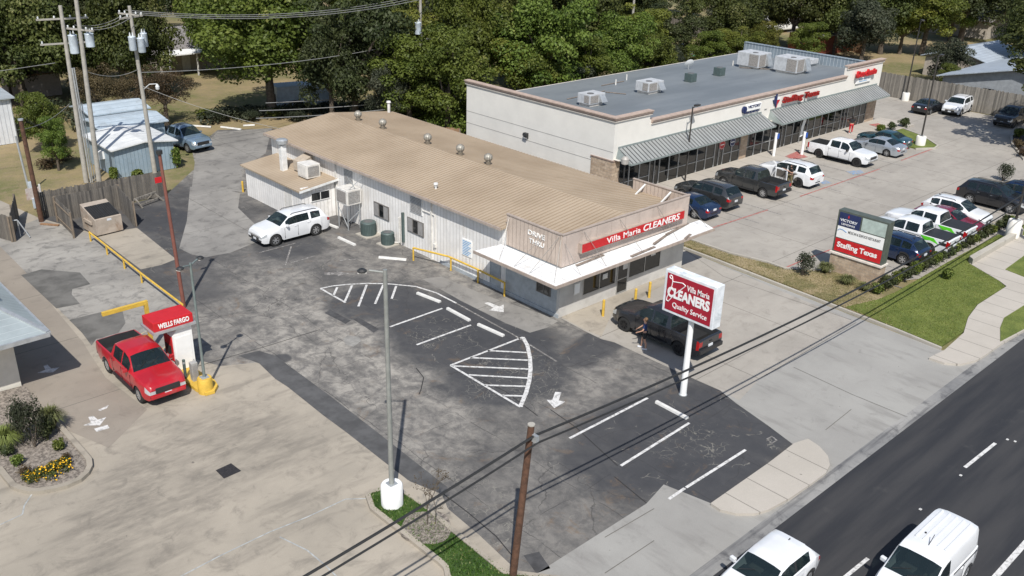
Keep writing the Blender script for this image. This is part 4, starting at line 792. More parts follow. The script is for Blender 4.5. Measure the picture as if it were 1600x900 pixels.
# ------------------------------------------------------------------ monument sign
mx, T_ = 51.3, None
t = thing('monument_sign', 'tall cabinet sign on a tan stone base reading Victory Lending and Staffing Texas', 'sign', (mx+.3, 23.4, 0))
ya, yb_ = 25.25, 22.0
part(t, 'stone_base', MB().box(mx, mx+.75, yb_, ya, 0, 1.25), m_stone); part(t, 'base_cap', MB().box(mx-.08, mx+.83, yb_-.08, ya+.08, 1.25, 1.36), m_capl)
part(t, 'cabinet', MB().box(mx+.08, mx+.72, yb_+.0, ya-.0, 1.361, 4.05), M('cabinet_green', (.085, .10, .085), .5), bevel=.02)
xs = mx+.08
def mpanel(name, y_a, y_b, z0_, z1_, mat): return part(t, name, MB().box(xs-.02, xs-.002, y_b, y_a, z0_, z1_), mat)
pB = mpanel('panel', ya-.12, 23.75, 3.08, 3.93, navy); mpanel('panel', 23.65, yb_+.12, 3.12, 3.93, M('panel_pale', (.42, .50, .46), .5)); p3 = mpanel('panel', ya-.12, yb_+.12, 2.32, 3.05, m_wletter); p4 = mpanel('panel', ya-.12, yb_+.12, 1.45, 2.26, m_red)
LU = (0, -1, 0)
text(t, 'lettering', 'VICTORY', m_wletter, (xs-.021, ya-.2, 3.38), LU, V, 1.12, .17, .006, off=.02, parent=pB); text(t, 'lettering', 'LENDING', m_wletter, (xs-.021, ya-.33, 3.17), LU, V, .86, .12, .006, off=.01, parent=pB)
part(t, 'emblem', MB().add([(xs-.026, ya-.72, 3.62), (xs-.026, ya-.66, 3.72), (xs-.026, ya-.72, 3.86), (xs-.026, ya-.78, 3.72)], [(0, 1, 2, 3)]), m_red, parent=pB)
text(t, 'lettering', 'MEXICAN & SEAFOOD RESTAURANT', m_black, (xs-.021, ya-.85, 2.72), LU, V, 2.08, .17, .006, off=.01, parent=p3)
part(t, 'emblem', MB().tube([(xs-.025, ya-.16, 2.75), (xs-.025, ya-.3, 2.88), (xs-.025, ya-.5, 2.86), (xs-.025, ya-.75, 2.76)], .02, 5), M('wave_blue', (.1, .25, .5), .5), parent=p3)
text(t, 'lettering', 'San Miguel', m_galv, (xs-.021, ya-.22, 2.62), LU, V, .5, .1, .006, parent=p3) if False else None
text(t, 'lettering', 'Staffing Texas', m_wletter, (xs-.021, ya-.28, 1.62), LU, V, 2.6, .45, .008, off=.03, parent=p4)

# ------------------------------------------------------------------ pole sign of the cleaners
sx, sy0, sy1, sz0, sz1 = 31.75, 20.45, 23.25, 3.95, 6.0
t = thing('pole_sign', 'red and white Villa Maria Cleaners cabinet sign on a thick white pole', 'sign', (32.0, 21.75, 0))
part(t, 'pole', MB().cyl((32.02, 21.75, 0), (32.02, 21.75, sz0), .16, .13, 20), m_wletter, smooth=.8); part(t, 'base_plate', MB().cyl((32.02, 21.75, 0.0), (32.02, 21.75, .03), .2, n=16), m_galv)
part(t, 'cabinet', MB().box(sx, sx+.6, sy0, sy1, sz0, sz1), M('sign_cabinet_white', (.74, .77, .79), .45, dirt=((.3, .38, .42), .6), scale=2.5), bevel=.02)
part(t, 'face', MB().box(sx-.012, sx-.002, sy0+.14, sy1-.14, sz0+.13, sz1-.13), M('face_crimson', (.36, .012, .03), .5, var=.08)); fx = sx-.013
part(t, 'face', MB().box(sx+.602, sx+.612, sy0+.14, sy1-.14, sz0+.13, sz1-.13), M('face_crimson', (.36, .012, .03)))
yl0 = sy1-.14
def sgn(s, dy, z, w_, h_, **kw): text(t, 'lettering', s, m_wletter, (fx, yl0-dy, z), LU, V, w_, h_, .01, **kw)
sgn('Villa Maria', 1.12, 5.33, 1.22, .27, off=.012); sgn('CLEANERS', .08, 4.74, 2.32, .5, off=.045); sgn('Quality Service', .42, 4.22, 1.9, .33, off=.008)
hp = [(.22, 5.62), (.13, 5.66), (.11, 5.74), (.17, 5.80), (.25, 5.76), (.27, 5.66), (.30, 5.52), (.85, 5.62), (1.02, 5.55), (.95, 5.46), (.48, 4.96), (.16, 4.50), (.05, 4.52), (.06, 4.66), (.26, 5.20), (.30, 5.52)]
part(t, 'hanger_emblem', MB().tube([(fx-.004, yl0-.02-a, z) for a, z in hp], .022, 6), m_wletter)

# ------------------------------------------------------------------ bank building corner (left edge)
m_bwall = M('bank_wall_cream', (.66, .63, .55), .8, var=.05); m_broof = ribbed('bank_metal_roof', (.42, .47, .47), 1, .45, (.55, .6, .6), width=.08, metal=.3, rough=.4)
t = thing('bank_building', 'corner of a cream bank drive-through with grey-green standing-seam hip roof at the left edge', 'building', (2, 43, 0))
bxr, byf = 9.2, 41.6
part(t, 'wall', MB().box(-14, 9.2, 42.1, 62, 0, 2.85), m_bwall)
part(t, 'gable_wall', MB().box(-14, 8.6, 44.3, 60, 2.85, 4.6), m_bwall)
rr = MB(); z0_, z1_ = 2.95, 3.85
rr.add([(-16, 40.7, z0_), (10.4, 40.7, z0_), (8.7, 44.2, z1_), (-16, 44.2, z1_), (10.4, 62, z0_), (8.7, 62, z1_)], [(0, 1, 2, 3), (1, 4, 5, 2)])
part(t, 'roof', rr, m_broof); part(t, 'hip_cap', MB().beam((10.38, 40.72, z0_+.03), (8.7, 44.2, z1_+.03), .2, .05), m_galv)
part(t, 'upper_roof', MB().add([(-16, 43.8, 4.5), (9.1, 43.8, 4.5), (5.5, 49, 6.2), (-16, 49, 6.2), (9.1, 60, 4.5), (5.5, 60, 6.2)], [(0, 1, 2, 3), (1, 4, 5, 2)]), m_broof)
part(t, 'fascia', MB().box(-16, 10.42, 40.6, 40.7, z0_-.2, z0_).box(10.4, 10.5, 40.7, 62, z0_-.18, z0_), m_galv)
part(t, 'soffit', MB().box(-16, 10.35, 40.72, 42.09, z0_-.16, z0_-.12).box(9.21, 10.35, 42.1, 62, z0_-.16, z0_-.12), m_bwall)
# ------------------------------------------------------------------ cash machine kiosk
t = thing('cash_machine', 'drive-up white cash machine kiosk with a red Wells Fargo canopy on the island', 'cash machine', (15.4, 39.3, 0))
part(t, 'body', MB().add([(15.05, 38.6, 0), (16.0, 38.6, 0), (16.0, 39.6, 0), (15.05, 39.6, 0), (15.05, 38.6, 2.0), (16.0, 38.6, 2.40), (16.0, 39.6, 2.40), (15.05, 39.6, 2.0), (15.35, 38.6, 2.40), (15.35, 39.6, 2.40)], [(0, 1, 5, 8, 4), (1, 2, 6, 5), (2, 3, 7, 9, 6), (3, 0, 4, 7), (4, 8, 9, 7), (5, 6, 9, 8)]), m_wletter)
part(t, 'fascia_panel', MB().box(15.0, 15.048, 38.68, 39.52, .7, 1.95), m_red); part(t, 'screen', MB().box(14.98, 14.999, 38.8, 39.4, .95, 1.45), m_black); part(t, 'keypad_shelf', MB().box(14.9, 14.999, 38.85, 39.35, .78, .86), m_galv)
cn_ = part(t, 'canopy', MB().box(14.2, 16.1, 38.5, 39.75, 2.52, 2.97), m_red, bevel=.03); part(t, 'canopy_trim', MB().box(14.12, 16.18, 38.42, 39.83, 2.402, 2.519), m_galv)
text(t, 'lettering', 'WELLS FARGO', m_wletter, (14.42, 38.498, 2.63), U, V, 1.48, .25, .02, off=.03, parent=cn_)
part(t, 'door', MB().box(15.15, 15.9, 38.585, 38.598, .2, 1.9), m_wletter); part(t, 'hinge', MB().box(15.88, 15.93, 38.57, 38.597, .4, .55), m_galv); part(t, 'bracket', MB().box(14.7, 15.04, 39.0, 39.4, 2.1, 2.40), m_galv)
# island kerb, lamp with yellow base
isl = P((262, 590), (290, 600), (306, 612), (322, 619), (336, 615), (341, 606), (336, 598), (320, 590), (300, 575))
solo('island_kerb', MB().prism(isl, 0, .18), m_yel, 'rounded yellow concrete kerb island around the lamp base by the cash machine', 'kerb', bevel=.02)
t = thing('utility_cabinet', 'small grey upright cabinet behind the yellow lamp base', 'cabinet', G(310, 603)+(0,)); gx, gy = G(310, 603); part(t, 'box', MB().box(gx-.12, gx+.18, gy+.2, gy+.5, 0, 1.1), M('cabinet_grey', (.36, .35, .33), .6), bevel=.02); part(t, 'door', MB().box(gx-.09, gx+.15, gy+.185, gy+.198, .15, 1.0), M('cabinet_door', (.3, .29, .28), .5))
t = thing('bollard', 'slim dark grey bollard between the red pickup and the lamp base', 'bollard', G(291, 596)+(0,)); gx, gy = G(291, 596); part(t, 'post', MB().cyl((gx, gy, 0), (gx, gy, 1.15), .07), m_cond); part(t, 'band', MB().cyl((gx, gy, .95), (gx, gy, 1.05), .075), m_galv)
def lamp(lab, px, py, h, base_r, base_h, bmat, pmat, heads, pr=.09, lean=(0, 0), name='lamp_post', shoebox=False, grp=None):
    gx, gy = G(px, py); t = thing(name, lab, 'lamp post', (gx, gy, 0), grp)
    if base_h: part(t, 'concrete_base', MB().lathe([(base_r, 0), (base_r, base_h-.06), (base_r*.9, base_h), (.0, base_h+.001)], (gx, gy, 0), 24), bmat, smooth=.7)
    tx, ty = gx+lean[0], gy+lean[1]
    part(t, 'pole', MB().cyl((gx, gy, base_h), (tx, ty, h), pr, pr*.75, 12), pmat, smooth=.8); part(t, 'base_plate', MB().box(gx-.17, gx+.17, gy-.17, gy+.17, base_h+.001, base_h+.04), m_galv)
    for (dx, dy) in heads:
        part(t, 'arm', MB().cyl((tx, ty, h-.1), (tx+dx*.6, ty+dy*.6, h), .035, n=8), pmat); 
        if shoebox: hd = MB().obox((tx+dx*.85, ty+dy*.85, h+.02), (.55, .32, .12), math.atan2(dy, dx))
        else: hd = MB().lathe([(.02, .07), (.10, .06), (.17, 0), (.16, -.04), (.05, -.07)], (tx+dx*.85, ty+dy*.85, h), 14)
        hp_ = part(t, 'lamp_head', hd, m_black if not shoebox else pmat, bevel=.02 if shoebox else 0)
        part(t, 'lens', MB().obox((tx+dx*.85, ty+dy*.85, h-.06), (.3, .2, .02), math.atan2(dy, dx)), m_wpaint, parent=hp_)
    return t
m_dkpole = M('pole_bronze', (.055, .05, .045), .45, .3)
lamp('tall square grey lamp post on a thick white concrete base in the grassy island', 613, 790, 9.75, .42, 1.0, m_wletter, M('pole_grey', (.30, .31, .29), .5, .3), [(-.75, .5)], .10)
lamp('grey-green lamp post with two heads on a yellow concrete base by the cash machine', 322, 612, 6.4, .34, .75, m_yel, M('pole_greengrey', (.20, .24, .23), .5, .3), [(.7, .35), (-.7, -.35)], .07)
lamp('slim dark lamp post in front of the mall shopfront, behind the grey SUV', 1070, 285, 6.1, 0, 0, None, m_dkpole, [(.8, .1)], .07, shoebox=True)
lamp('slim dark lamp post on a cream base in the far grass island', 1437, 228, 8.3, .45, .95, m_stucco, m_dkpole, [(.8, 0)], .08, shoebox=True)
lamp('slim dark lamp post on a cream base beside the far wooden fence', 1414, 157, 8.9, .4, .9, m_stucco, m_dkpole, [(-.6, -.5)], .08, shoebox=True)
lamp('dark lamp post with cream flared base by the hedge at the right edge', 1580, 372, 7.5, .45, 1.35, m_stucco, m_dkpole, [(-.7, -.3)], .09, shoebox=True)
for nm in (): pass
gx, gy = G(345, 417)
# yellow clearance bar
ax, ay = G(238, 545); t = thing('clearance_bar', 'yellow overhead clearance bar on a single post beside the red pickup', 'clearance bar', (ax, ay, 0))
t['category'] = 'clearance bar'
hh = 2.55
part(t, 'post', MB().box(ax-.09, ax+.09, ay-.09, ay+.09, 0, hh), m_yel, bevel=.01); part(t, 'bar', MB().box(ax-2.1, ax+.09, ay-.08, ay+.08, hh-.1, hh+.1), m_yel, bevel=.01)
ax, ay = G(306, 560)
# red-brown steel pole
def pole(lab, b_, tp, r0, r1, mat, name='pole', n=12):
    t = thing(name, lab, 'pole', (b_[0], b_[1], 0)); part(t, 'shaft', MB().cyl((b_[0], b_[1], 0), tp, r0, r1, n), mat, smooth=.8); return t
m_rustpole = M('rust_red_paint', (.20, .075, .055), .7, dirt=((.1, .05, .04), .5), scale=2); m_wood = M('creosote_wood', (.10, .05, .03), .85, dirt=((.05, .03, .02), .6), scale=5, var=.3)
t = pole('tall thin rust-red steel pole behind the cash machine', (18.56, 45.4), (18.35, 45.5, 8.65), .11, .08, m_rustpole); part(t, 'cap', MB().cyl((18.35, 45.5, 8.65), (18.35, 45.5, 8.85), .16), m_black)
part(t, 'sign_plate', MB().box(17.9, 18.25, 45.4, 45.43, 7.2, 7.5), m_red)
# ------------------------------------------------------------------ vehicles
def lerp(tab, x):
    if x <= tab[0][0]: return tab[0][1]
    for (a, b), (c, d) in zip(tab[:-1], tab[1:]):
        if x <= c: return b+(d-b)*((x-a)/(c-a) if c > a else 1)
    return tab[-1][1]
m_tyre = M('tyre_rubber', (.022, .022, .022), .85); m_rimd = M('rim_dark', (.04, .04, .042), .35, .6); m_rims = M('rim_silver', (.55, .56, .57), .3, .75)
m_under = M('underbody', (.015, .015, .015), .9); m_cglass = NT('car_glass'); m_cglass.put(m_cglass.b.inputs['Base Color'], (.018, .030, .034, 1)); m_cglass.b.inputs['Roughness'].default_value = .04; m_cglass.b.inputs['Specular IOR Level'].default_value = .75; m_cglass = m_cglass
_g = m_cglass; _tr = _g.n('ShaderNodeBsdfTransparent'); _tr.inputs[0].default_value = (.75, .88, .86, 1); _mx = _g.n('ShaderNodeMixShader'); _mx.inputs[0].default_value = .42
_o = [n for n in _g.t.nodes if n.type == 'OUTPUT_MATERIAL'][0]; _g.t.links.new(_g.b.outputs[0], _mx.inputs[1]); _g.t.links.new(_tr.outputs[0], _mx.inputs[2]); _g.t.links.new(_mx.outputs[0], _o.inputs[0]); m_cglass = _g.m
m_blk = M('black_plastic', (.025, .025, .026), .5); m_chr = M('chrome', (.6, .6, .6), .2, .9); m_tail = M('tail_light_red', (.38, .006, .008), .25, coat=.5); m_head = M('headlight_lens', (.55, .58, .6), .12, .3, coat=.6)
m_plate = M('number_plate', (.62, .64, .66), .5); m_liner = M('bed_liner', (.03, .032, .034), .7); m_int = M('seat_fabric', (.10, .09, .08), .9)
def car_paint(name, col, metal=.0): return M(name, col, .26, metal, var=.03, scale=1.5, coat=.8)
SPEC = dict(   # x from the front bumper
 suv=dict(L=5.05, W=1.97, H=1.76, wb=3.0, fo=.92, R=.395, gc=.27, top=[(0, .82), (.06, .97), (.35, 1.08), (1.0, 1.16), (1.35, 1.21), (2.05, 1.68), (2.6, 1.76), (3.9, 1.75), (4.5, 1.68), (4.85, 1.22), (5.05, 1.05)],
     belt=[(0, .74), (.4, .96), (1.35, 1.14), (4.5, 1.22), (5.05, 1.0)], ws=(1.35, 2.05), rw=(4.5, 4.85), win=[(1.75, 2.55), (2.62, 3.5), (3.66, 4.35)], doors=[(1.62, 2.6), (2.6, 3.55)], rack=True),
 crossover=dict(L=4.6, W=1.87, H=1.66, wb=2.7, fo=.9, R=.36, gc=.25, top=[(0, .70), (.07, .86), (.4, .98), (1.0, 1.06), (1.2, 1.1), (1.95, 1.58), (2.5, 1.66), (3.6, 1.62), (4.0, 1.52), (4.42, 1.12), (4.6, .98)],
     belt=[(0, .66), (.4, .86), (1.2, 1.0), (4.2, 1.12), (4.6, .94)], ws=(1.2, 1.95), rw=(4.0, 4.42), win=[(1.62, 2.4), (2.5, 3.25), (3.35, 3.95)], doors=[(1.5, 2.45), (2.45, 3.35)], rack=True),
 sedan=dict(L=4.7, W=1.82, H=1.44, wb=2.75, fo=.88, R=.33, gc=.2, top=[(0, .60), (.07, .74), (.5, .84), (1.2, .93), (1.35, .96), (2.1, 1.38), (2.5, 1.44), (3.1, 1.42), (3.3, 1.38), (4.0, 1.06), (4.45, 1.02), (4.62, .98), (4.7, .84)],
     belt=[(0, .58), (.5, .76), (1.35, .88), (3.6, .96), (4.3, .96), (4.7, .80)], ws=(1.35, 2.1), rw=(3.3, 4.0), win=[(1.75, 2.5), (2.58, 3.3)], doors=[(1.55, 2.54), (2.54, 3.4)]),
 hatch=dict(L=4.25, W=1.79, H=1.47, wb=2.63, fo=.85, R=.33, gc=.2, top=[(0, .62), (.07, .78), (.5, .9), (1.0, .98), (1.15, 1.0), (1.85, 1.40), (2.3, 1.47), (3.3, 1.45), (3.6, 1.40), (4.05, .98), (4.25, .8)],
     belt=[(0, .6), (.5, .8), (1.15, .92), (3.8, 1.0), (4.25, .8)], ws=(1.15, 1.85), rw=(3.6, 4.02), win=[(1.52, 2.55), (2.66, 3.45)], doors=[(1.4, 2.6)]),
 van=dict(L=4.75, W=1.84, H=1.85, wb=2.95, fo=.86, R=.34, gc=.22, top=[(0, .66), (.08, .86), (.45, 1.0), (.75, 1.1), (.9, 1.14), (1.62, 1.72), (1.95, 1.82), (2.6, 1.85), (4.3, 1.85), (4.6, 1.80), (4.70, 1.15), (4.75, .8)],
     belt=[(0, .64), (.45, .88), (.9, 1.02), (4.5, 1.08), (4.75, .8)], ws=(.9, 1.62), rw=(4.6, 4.7), win=[(1.38, 2.2)], doors=[(1.25, 2.3), (2.3, 3.3)], tum=.10),
 pickup=dict(L=5.75, W=2.0, H=1.92, wb=3.6, fo=.95, R=.40, gc=.36, top=[(0, .92), (.06, 1.06), (.3, 1.15), (1.3, 1.24), (1.5, 1.27), (2.1, 1.82), (2.5, 1.92), (3.55, 1.9), (3.75, 1.82), (3.9, 1.28), (5.7, 1.26), (5.75, 1.2)],
     belt=[(0, .86), (.3, 1.05), (1.5, 1.18), (3.9, 1.24), (5.7, 1.22), (5.75, 1.15)], ws=(1.5, 2.1), rw=(3.75, 3.9), win=[(1.85, 2.65), (2.75, 3.6)], doors=[(1.7, 2.7), (2.7, 3.7)], bed=(3.95, 5.66)))
def make_car(kind, label, cat, paint, loc, heading, rim=None, cover=None, group=None, name=None, lower=None, green=None, opts=()):
    S_ = SPEC[kind]; L, Wd, wb, fo, R, gc = (S_[q] for q in ('L', 'W', 'wb', 'fo', 'R', 'gc')); tum = S_.get('tum', .30)
    t = thing(name or {'pickup': 'pickup_truck', 'van': 'delivery_van', 'hatch': 'hatchback_car', 'suv': 'suv', 'crossover': 'suv', 'sedan': 'sedan'}[kind], label, cat, (0, 0, 0), group)
    wx = (fo, fo+wb); ra = R+.06
    xs = set([0, .06, .16, .3, L, L-.06, L-.16, L-.3]); [xs.add(a) for a, _ in S_['top']]; [xs.add(a) for a, _ in S_['belt']]
    for a, b in S_['win']+S_['doors']+[S_['ws'], S_['rw']]: xs.update((a, b))
    for c in wx: xs.update([c+ra*math.cos(math.pi*j/10) for j in range(11)]+[c-ra-.004, c+ra+.004])
    bed = S_.get('bed')
    if bed: xs.update((bed[0]-.002, bed[0], bed[1], bed[1]+.002))
    for i in range(int(L/.3)): xs.add(i*.3)
    xs = sorted(xs); q = [xs[0]]
    keep = set((bed[0]-.002, bed[0], bed[1], bed[1]+.002)) if bed else set()
    for x in xs[1:]:
        if x-q[-1] > .022 or x in keep or x == L: q.append(x)
    xs = q
    def wid(x):
        h = Wd/2
        if x < .9: h *= 1-.17*(1-x/.9)**2.2
        if x > L-.7: h *= 1-(.10 if kind != 'pickup' else .03)*(1-(L-x)/.7)**2.2
        return h
    V = []; F = {}
    nr = 9
    secs = []
    for x in xs:
        T, Bz, w = lerp(S_['top'], x), lerp(S_['belt'], x), wid(x); Bz = min(Bz, T-.015); g = T-Bz
        zb = gc+(.12*(1-x/.25)**2 if x < .25 else 0)+(.14*(1-(L-x)/.3)**2 if x > L-.3 else 0); arch = False
        for c in wx:
            if abs(x-c) < ra: zb = max(zb, R+math.sqrt(ra*ra-(x-c)**2)); arch = True
        flare = .02 if arch else 0
        inbed = bed and bed[0] <= x <= bed[1] and not cover
        rows = [(w*(.95 if not arch else 1.0)+flare, zb), (w*1.0+flare, zb+.38*(Bz-zb)), (w*1.0, zb+(.72 if kind != 'pickup' else .6)*(Bz-zb)), (w*.975, Bz)]
        if inbed: rows += [(w-.10, Bz+.01), (w-.11, .72), (w*.7, .71), (w*.4, .71), (0, .71)]
        else:
            gg_ = max(g, .02); rows += [(w*.975-.035, Bz+min(.03, .4*gg_)), (w*.975-.05-tum*.84*gg_, Bz+.84*gg_), (w*.975-.09-tum*gg_, Bz+.95*gg_), ((w*.975-.09-tum*gg_)*.6, T+.012*min(1, gg_*4)), (0, T+.022)]
        secs.append(rows)
    n = len(xs)
    def vid(i, j, s): return (i*nr+j)*2+(0 if s > 0 else 1)
    for i, x in enumerate(xs):
        for j in range(nr):
            y, z = secs[i][j]; V.append((L/2-x, y, z)); V.append((L/2-x, -y, z))
    def put(cat_, f): F.setdefault(cat_, []).append(f)
    def inr(x, ab): return ab[0]-1e-4 <= x <= ab[1]+1e-4
    wcat = {}
    for i in range(n-1):
        xm_ = (xs[i]+xs[i+1])/2
        for j in range(nr-1):
            for s in (1, -1):
                c = 'body'; side = 'L' if s > 0 else 'R'
                if bed and bed[0] <= xm_ <= bed[1]+.003 and j >= 4: c = 'bed_cover' if cover else 'bed_liner'
                if j in (6, 7) and inr(xm_, S_['ws']): c = 'windshield'
                if j in (6, 7) and inr(xm_, S_['rw']): c = 'rear_window' if 'blankrear' not in opts else 'body'
                if j == 4:
                    for k_, ab in enumerate(S_['win']):
                        if inr(xm_, ab): c = 'side_window#%d%s' % (k_, side)
                if j == 4 and c == 'body' and kind != 'pickup' and kind != 'van' and inr(xm_, (S_['win'][0][0], S_['win'][min(1, len(S_['win'])-1)][1])): c = 'window_pillar'
                if j <= 3:
                    for k_, ab in enumerate(S_['doors']):
                        if inr(xm_, ab): c = 'door#%d%s' % (k_, side)
                if j == 2 and xm_ < .36 and xm_ > .0: c = 'headlight#'+side
                if j in (1, 2) and xm_ > L-.2 and kind in ('suv', 'crossover', 'hatch', 'sedan') and j == 2: c = 'taillight#'+side
                if j in (1, 2) and xm_ > L-.18 and kind in ('pickup', 'van'): c = 'taillight#'+side
                if j == 0 and lower and not c.startswith('door'): c = 'cladding'
                a, b, d, e = vid(i, j, s), vid(i+1, j, s), vid(i+1, j+1, s), vid(i, j+1, s)
                f = (a, b, d, e) if s > 0 else (e, d, b, a)
                if j == nr-2: f = f
                put(c, f[::-1])
    # end caps
    for i, end in ((0, 'f'), (n-1, 'r')):
        fr = [-1, -.66, -.60, .60, .66, 1] if end == 'f' else [-1, -.72, .72, 1]
        for j in range(nr-1):
            r0, r1 = secs[i][j], secs[i][j+1]
            for k_ in range(len(fr)-1):
                base = len(V); x = L/2-xs[i]; bul = .0
                V.extend([(x, r0[0]*fr[k_], r0[1]), (x, r0[0]*fr[k_+1], r0[1]), (x, r1[0]*fr[k_+1], r1[1]), (x, r1[0]*fr[k_], r1[1])])
                mid = .6 > abs((fr[k_]+fr[k_+1])/2)
                if end == 'f': c = {0: 'lower_intake', 1: 'lower_intake' if mid and kind != 'pickup' else 'body', 2: 'grille' if mid else 'headlight#'+('R' if fr[k_] < 0 else 'L')}.get(j, 'body')
                else: c = {0: 'rear_bumper', 1: 'rear_bumper' if kind != 'van' else 'body', 2: 'body' if mid else 'taillight#'+('R' if fr[k_] < 0 else 'L')}.get(j, 'body')
                if c == 'rear_bumper' and kind == 'sedan': c = 'body'
                f = (base, base+1, base+2, base+3); put(c, f if end == 'f' else f[::-1])
    V = np.array(V)
    mats = dict(window_pillar=m_blk, body=paint, windshield=m_cglass, rear_window=m_cglass, side_window=m_cglass, door=paint, headlight=m_head, taillight=m_tail, cladding=lower or m_blk, lower_intake=m_blk, grille=m_blk, rear_bumper=(lower or (m_chr if kind == 'pickup' and 'paintbump' not in opts else paint)), bed_liner=m_liner, bed_cover=m_blk)
    if green: mats['rear_bumper'] = paint
    for c, fs in F.items():
        nm = c.split('#')[0]; idx = sorted({v for f in fs for v in f}); mp = {v: k_ for k_, v in enumerate(idx)}
        me = bpy.data.meshes.new(nm); me.from_pydata([tuple(V[v]) for v in idx], [], [tuple(mp[v] for v in f) for f in fs]); me.update()
        bm = bmesh.new(); bm.from_mesh(me); bmesh.ops.remove_doubles(bm, verts=bm.verts, dist=.0005); bmesh.ops.dissolve_degenerate(bm, edges=bm.edges, dist=.0005)
        bmesh.ops.recalc_face_normals(bm, faces=bm.faces) if False else None
        bm.to_mesh(me); bm.free()
        for p in me.polygons: p.use_smooth = True
        me.set_sharp_from_angle(angle=rad(38)); link(nm, me, mats[nm], t)
    # cabin
    c0_, c1_ = S_['ws'][0]+.12, (S_['rw'][0]-.05 if kind != 'pickup' else 3.6); zf = lerp(S_['belt'], c0_)-.28
    part(t, 'cabin_floor', MB().box(L/2-c1_, L/2-c0_-.3, -Wd/2+.16, Wd/2-.16, gc+.3, zf), m_blk, world=False)
    part(t, 'dashboard', MB().box(L/2-c0_-.55, L/2-c0_-.02, -Wd/2+.2, Wd/2-.2, zf, zf+.22), m_liner, world=False, bevel=.04)
    for sx_ in ([1.05, 1.95] if kind != 'van' else [1.15]):
        for s in (1, -1): part(t, 'seat', MB().box(L/2-c0_-sx_-.16, L/2-c0_-sx_, s*.38-.24, s*.38+.24, zf, zf+.42).box(L/2-c0_-sx_, L/2-c0_-sx_+.45, s*.38-.24, s*.38+.24, zf, zf+.08).box(L/2-c0_-sx_-.13, L/2-c0_-sx_-.03, s*.38-.1, s*.38+.1, zf+.42, zf+.58), m_int, world=False, bevel=.03)
    # underbody
    ub = MB().box(-L/2+.25, L/2-.25, -Wd/2+.22, Wd/2-.22, gc-.04, gc+.34); part(t, 'underbody', ub, m_under, world=False)
    for c in wx: ub2 = MB().box(L/2-c-ra-.02, L/2-c+ra+.02, -Wd/2+.2, Wd/2-.2, gc+.0, R+ra+.02); part(t, 'wheel_well', ub2, m_under, world=False)
    # wheels
    for c in wx:
        for s in (1, -1):
            X_ = L/2-c; Yc = s*(Wd/2-.115); w2 = .115
            pr = [(R*.62, -w2), (R*.9, -w2), (R*.985, -w2*.75), (R, -w2*.4), (R, w2*.4), (R*.985, w2*.75), (R*.9, w2), (R*.62, w2)]
            wh = part(t, 'wheel', MB().lathe(pr, (X_, Yc, R), 28, 'Y'), m_tyre, world=False, smooth=.6)
            o_ = s*(w2-.012); part(t, 'rim', MB().cyl((X_, Yc+s*.0, R), (X_, Yc+o_*.55, R), R*.64, n=24), m_rimd, world=False, parent=wh)
            sp = MB(); ns = 6 if kind != 'pickup' else 7
            for k_ in range(ns):
                a = k_*math.tau/ns+.3; sp.obox((X_+math.cos(a)*R*.33, Yc+o_*.86, R+math.sin(a)*R*.33), (R*.58, .03, R*.17), 0, -a, 0)
            sp.cyl((X_, Yc+o_*.7, R), (X_, Yc+o_*1.02, R), R*.16, n=12)
            pr2 = [(R*.55, Yc+o_*.8), (R*.56, Yc+o_), (R*.64, Yc+o_), (R*.66, Yc+o_*.8)]
            sp.lathe(pr2 if s < 0 else pr2[::-1], (X_, 0, R), 24, 'Y'); part(t, 'rim_spokes', sp, rim or m_rims, world=False, parent=wh)
    # mirrors, handles, plates, lights
    mx_ = L/2-(S_['ws'][0]+.42); bz = lerp(S_['belt'], S_['ws'][0]+.42)
    for s in (1, -1):
        part(t, 'mirror', MB().obox((mx_, s*(Wd/2+.09), bz+.07), (.14, .22, .16), s*.15).obox((mx_-.0, s*(Wd/2-.03), bz+.02), (.06, .14, .05)), m_blk if kind in ('pickup',) and rim is not None else paint, bevel=.03, world=False)
        for ab in S_['doors']:
            hz = lerp(S_['belt'], ab[1]); part(t, 'door_handle', MB().obox((L/2-ab[1]+.16, s*(Wd/2+.004), hz-.13), (.17, .035, .03)), m_chr if 'chrome' in opts else paint, world=False, bevel=.008)
        sm = MB()
        for x_ in sorted({v for ab in S_['doors'] for v in ab}):
            zt = lerp(S_['belt'], x_); sm.box(L/2-x_-.009, L/2-x_+.009, s*Wd/2-.03 if s > 0 else -Wd/2-.004, Wd/2+.004 if s > 0 else -Wd/2+.03, gc+.12, zt-.1)
        part(t, 'door_seam', sm, m_blk, world=False)
    part(t, 'number_plate', MB().box(-L/2-.035, -L/2-.002, -.17, .17, .72, .86), m_plate, world=False)
    if kind != 'hatch': part(t, 'number_plate', MB().box(L/2+.003, L/2+.02, -.16, .16, gc+.18, gc+.31), m_plate, world=False)
    gz0, gz1 = secs[0][2][1]+.01, secs[0][3][1]-.015; gl = MB(); gw = secs[0][2][0]*.58
    for k_ in range(4): zz = gz0+(gz1-gz0)*(k_+.5)/4; gl.box(L/2-.01, L/2+.015, -gw, gw, zz-.01, zz+.01)
    part(t, 'grille_bar', gl, m_chr if kind in ('pickup', 'suv') and 'dark' not in opts else m_blk, world=False)
    if S_.get('rack'):
        for s in (1, -1):
            T = S_['H']; y_ = Wd/2*.975-.16-tum*(T-1.15); part(t, 'roof_rail', MB().tube([(L/2-2.3, s*y_, T-.04), (L/2-2.45, s*y_, T+.035), (L/2-L*.80, s*y_, T+.02), (L/2-L*.84, s*y_, T-.06)], .02, 6), m_blk, world=False)
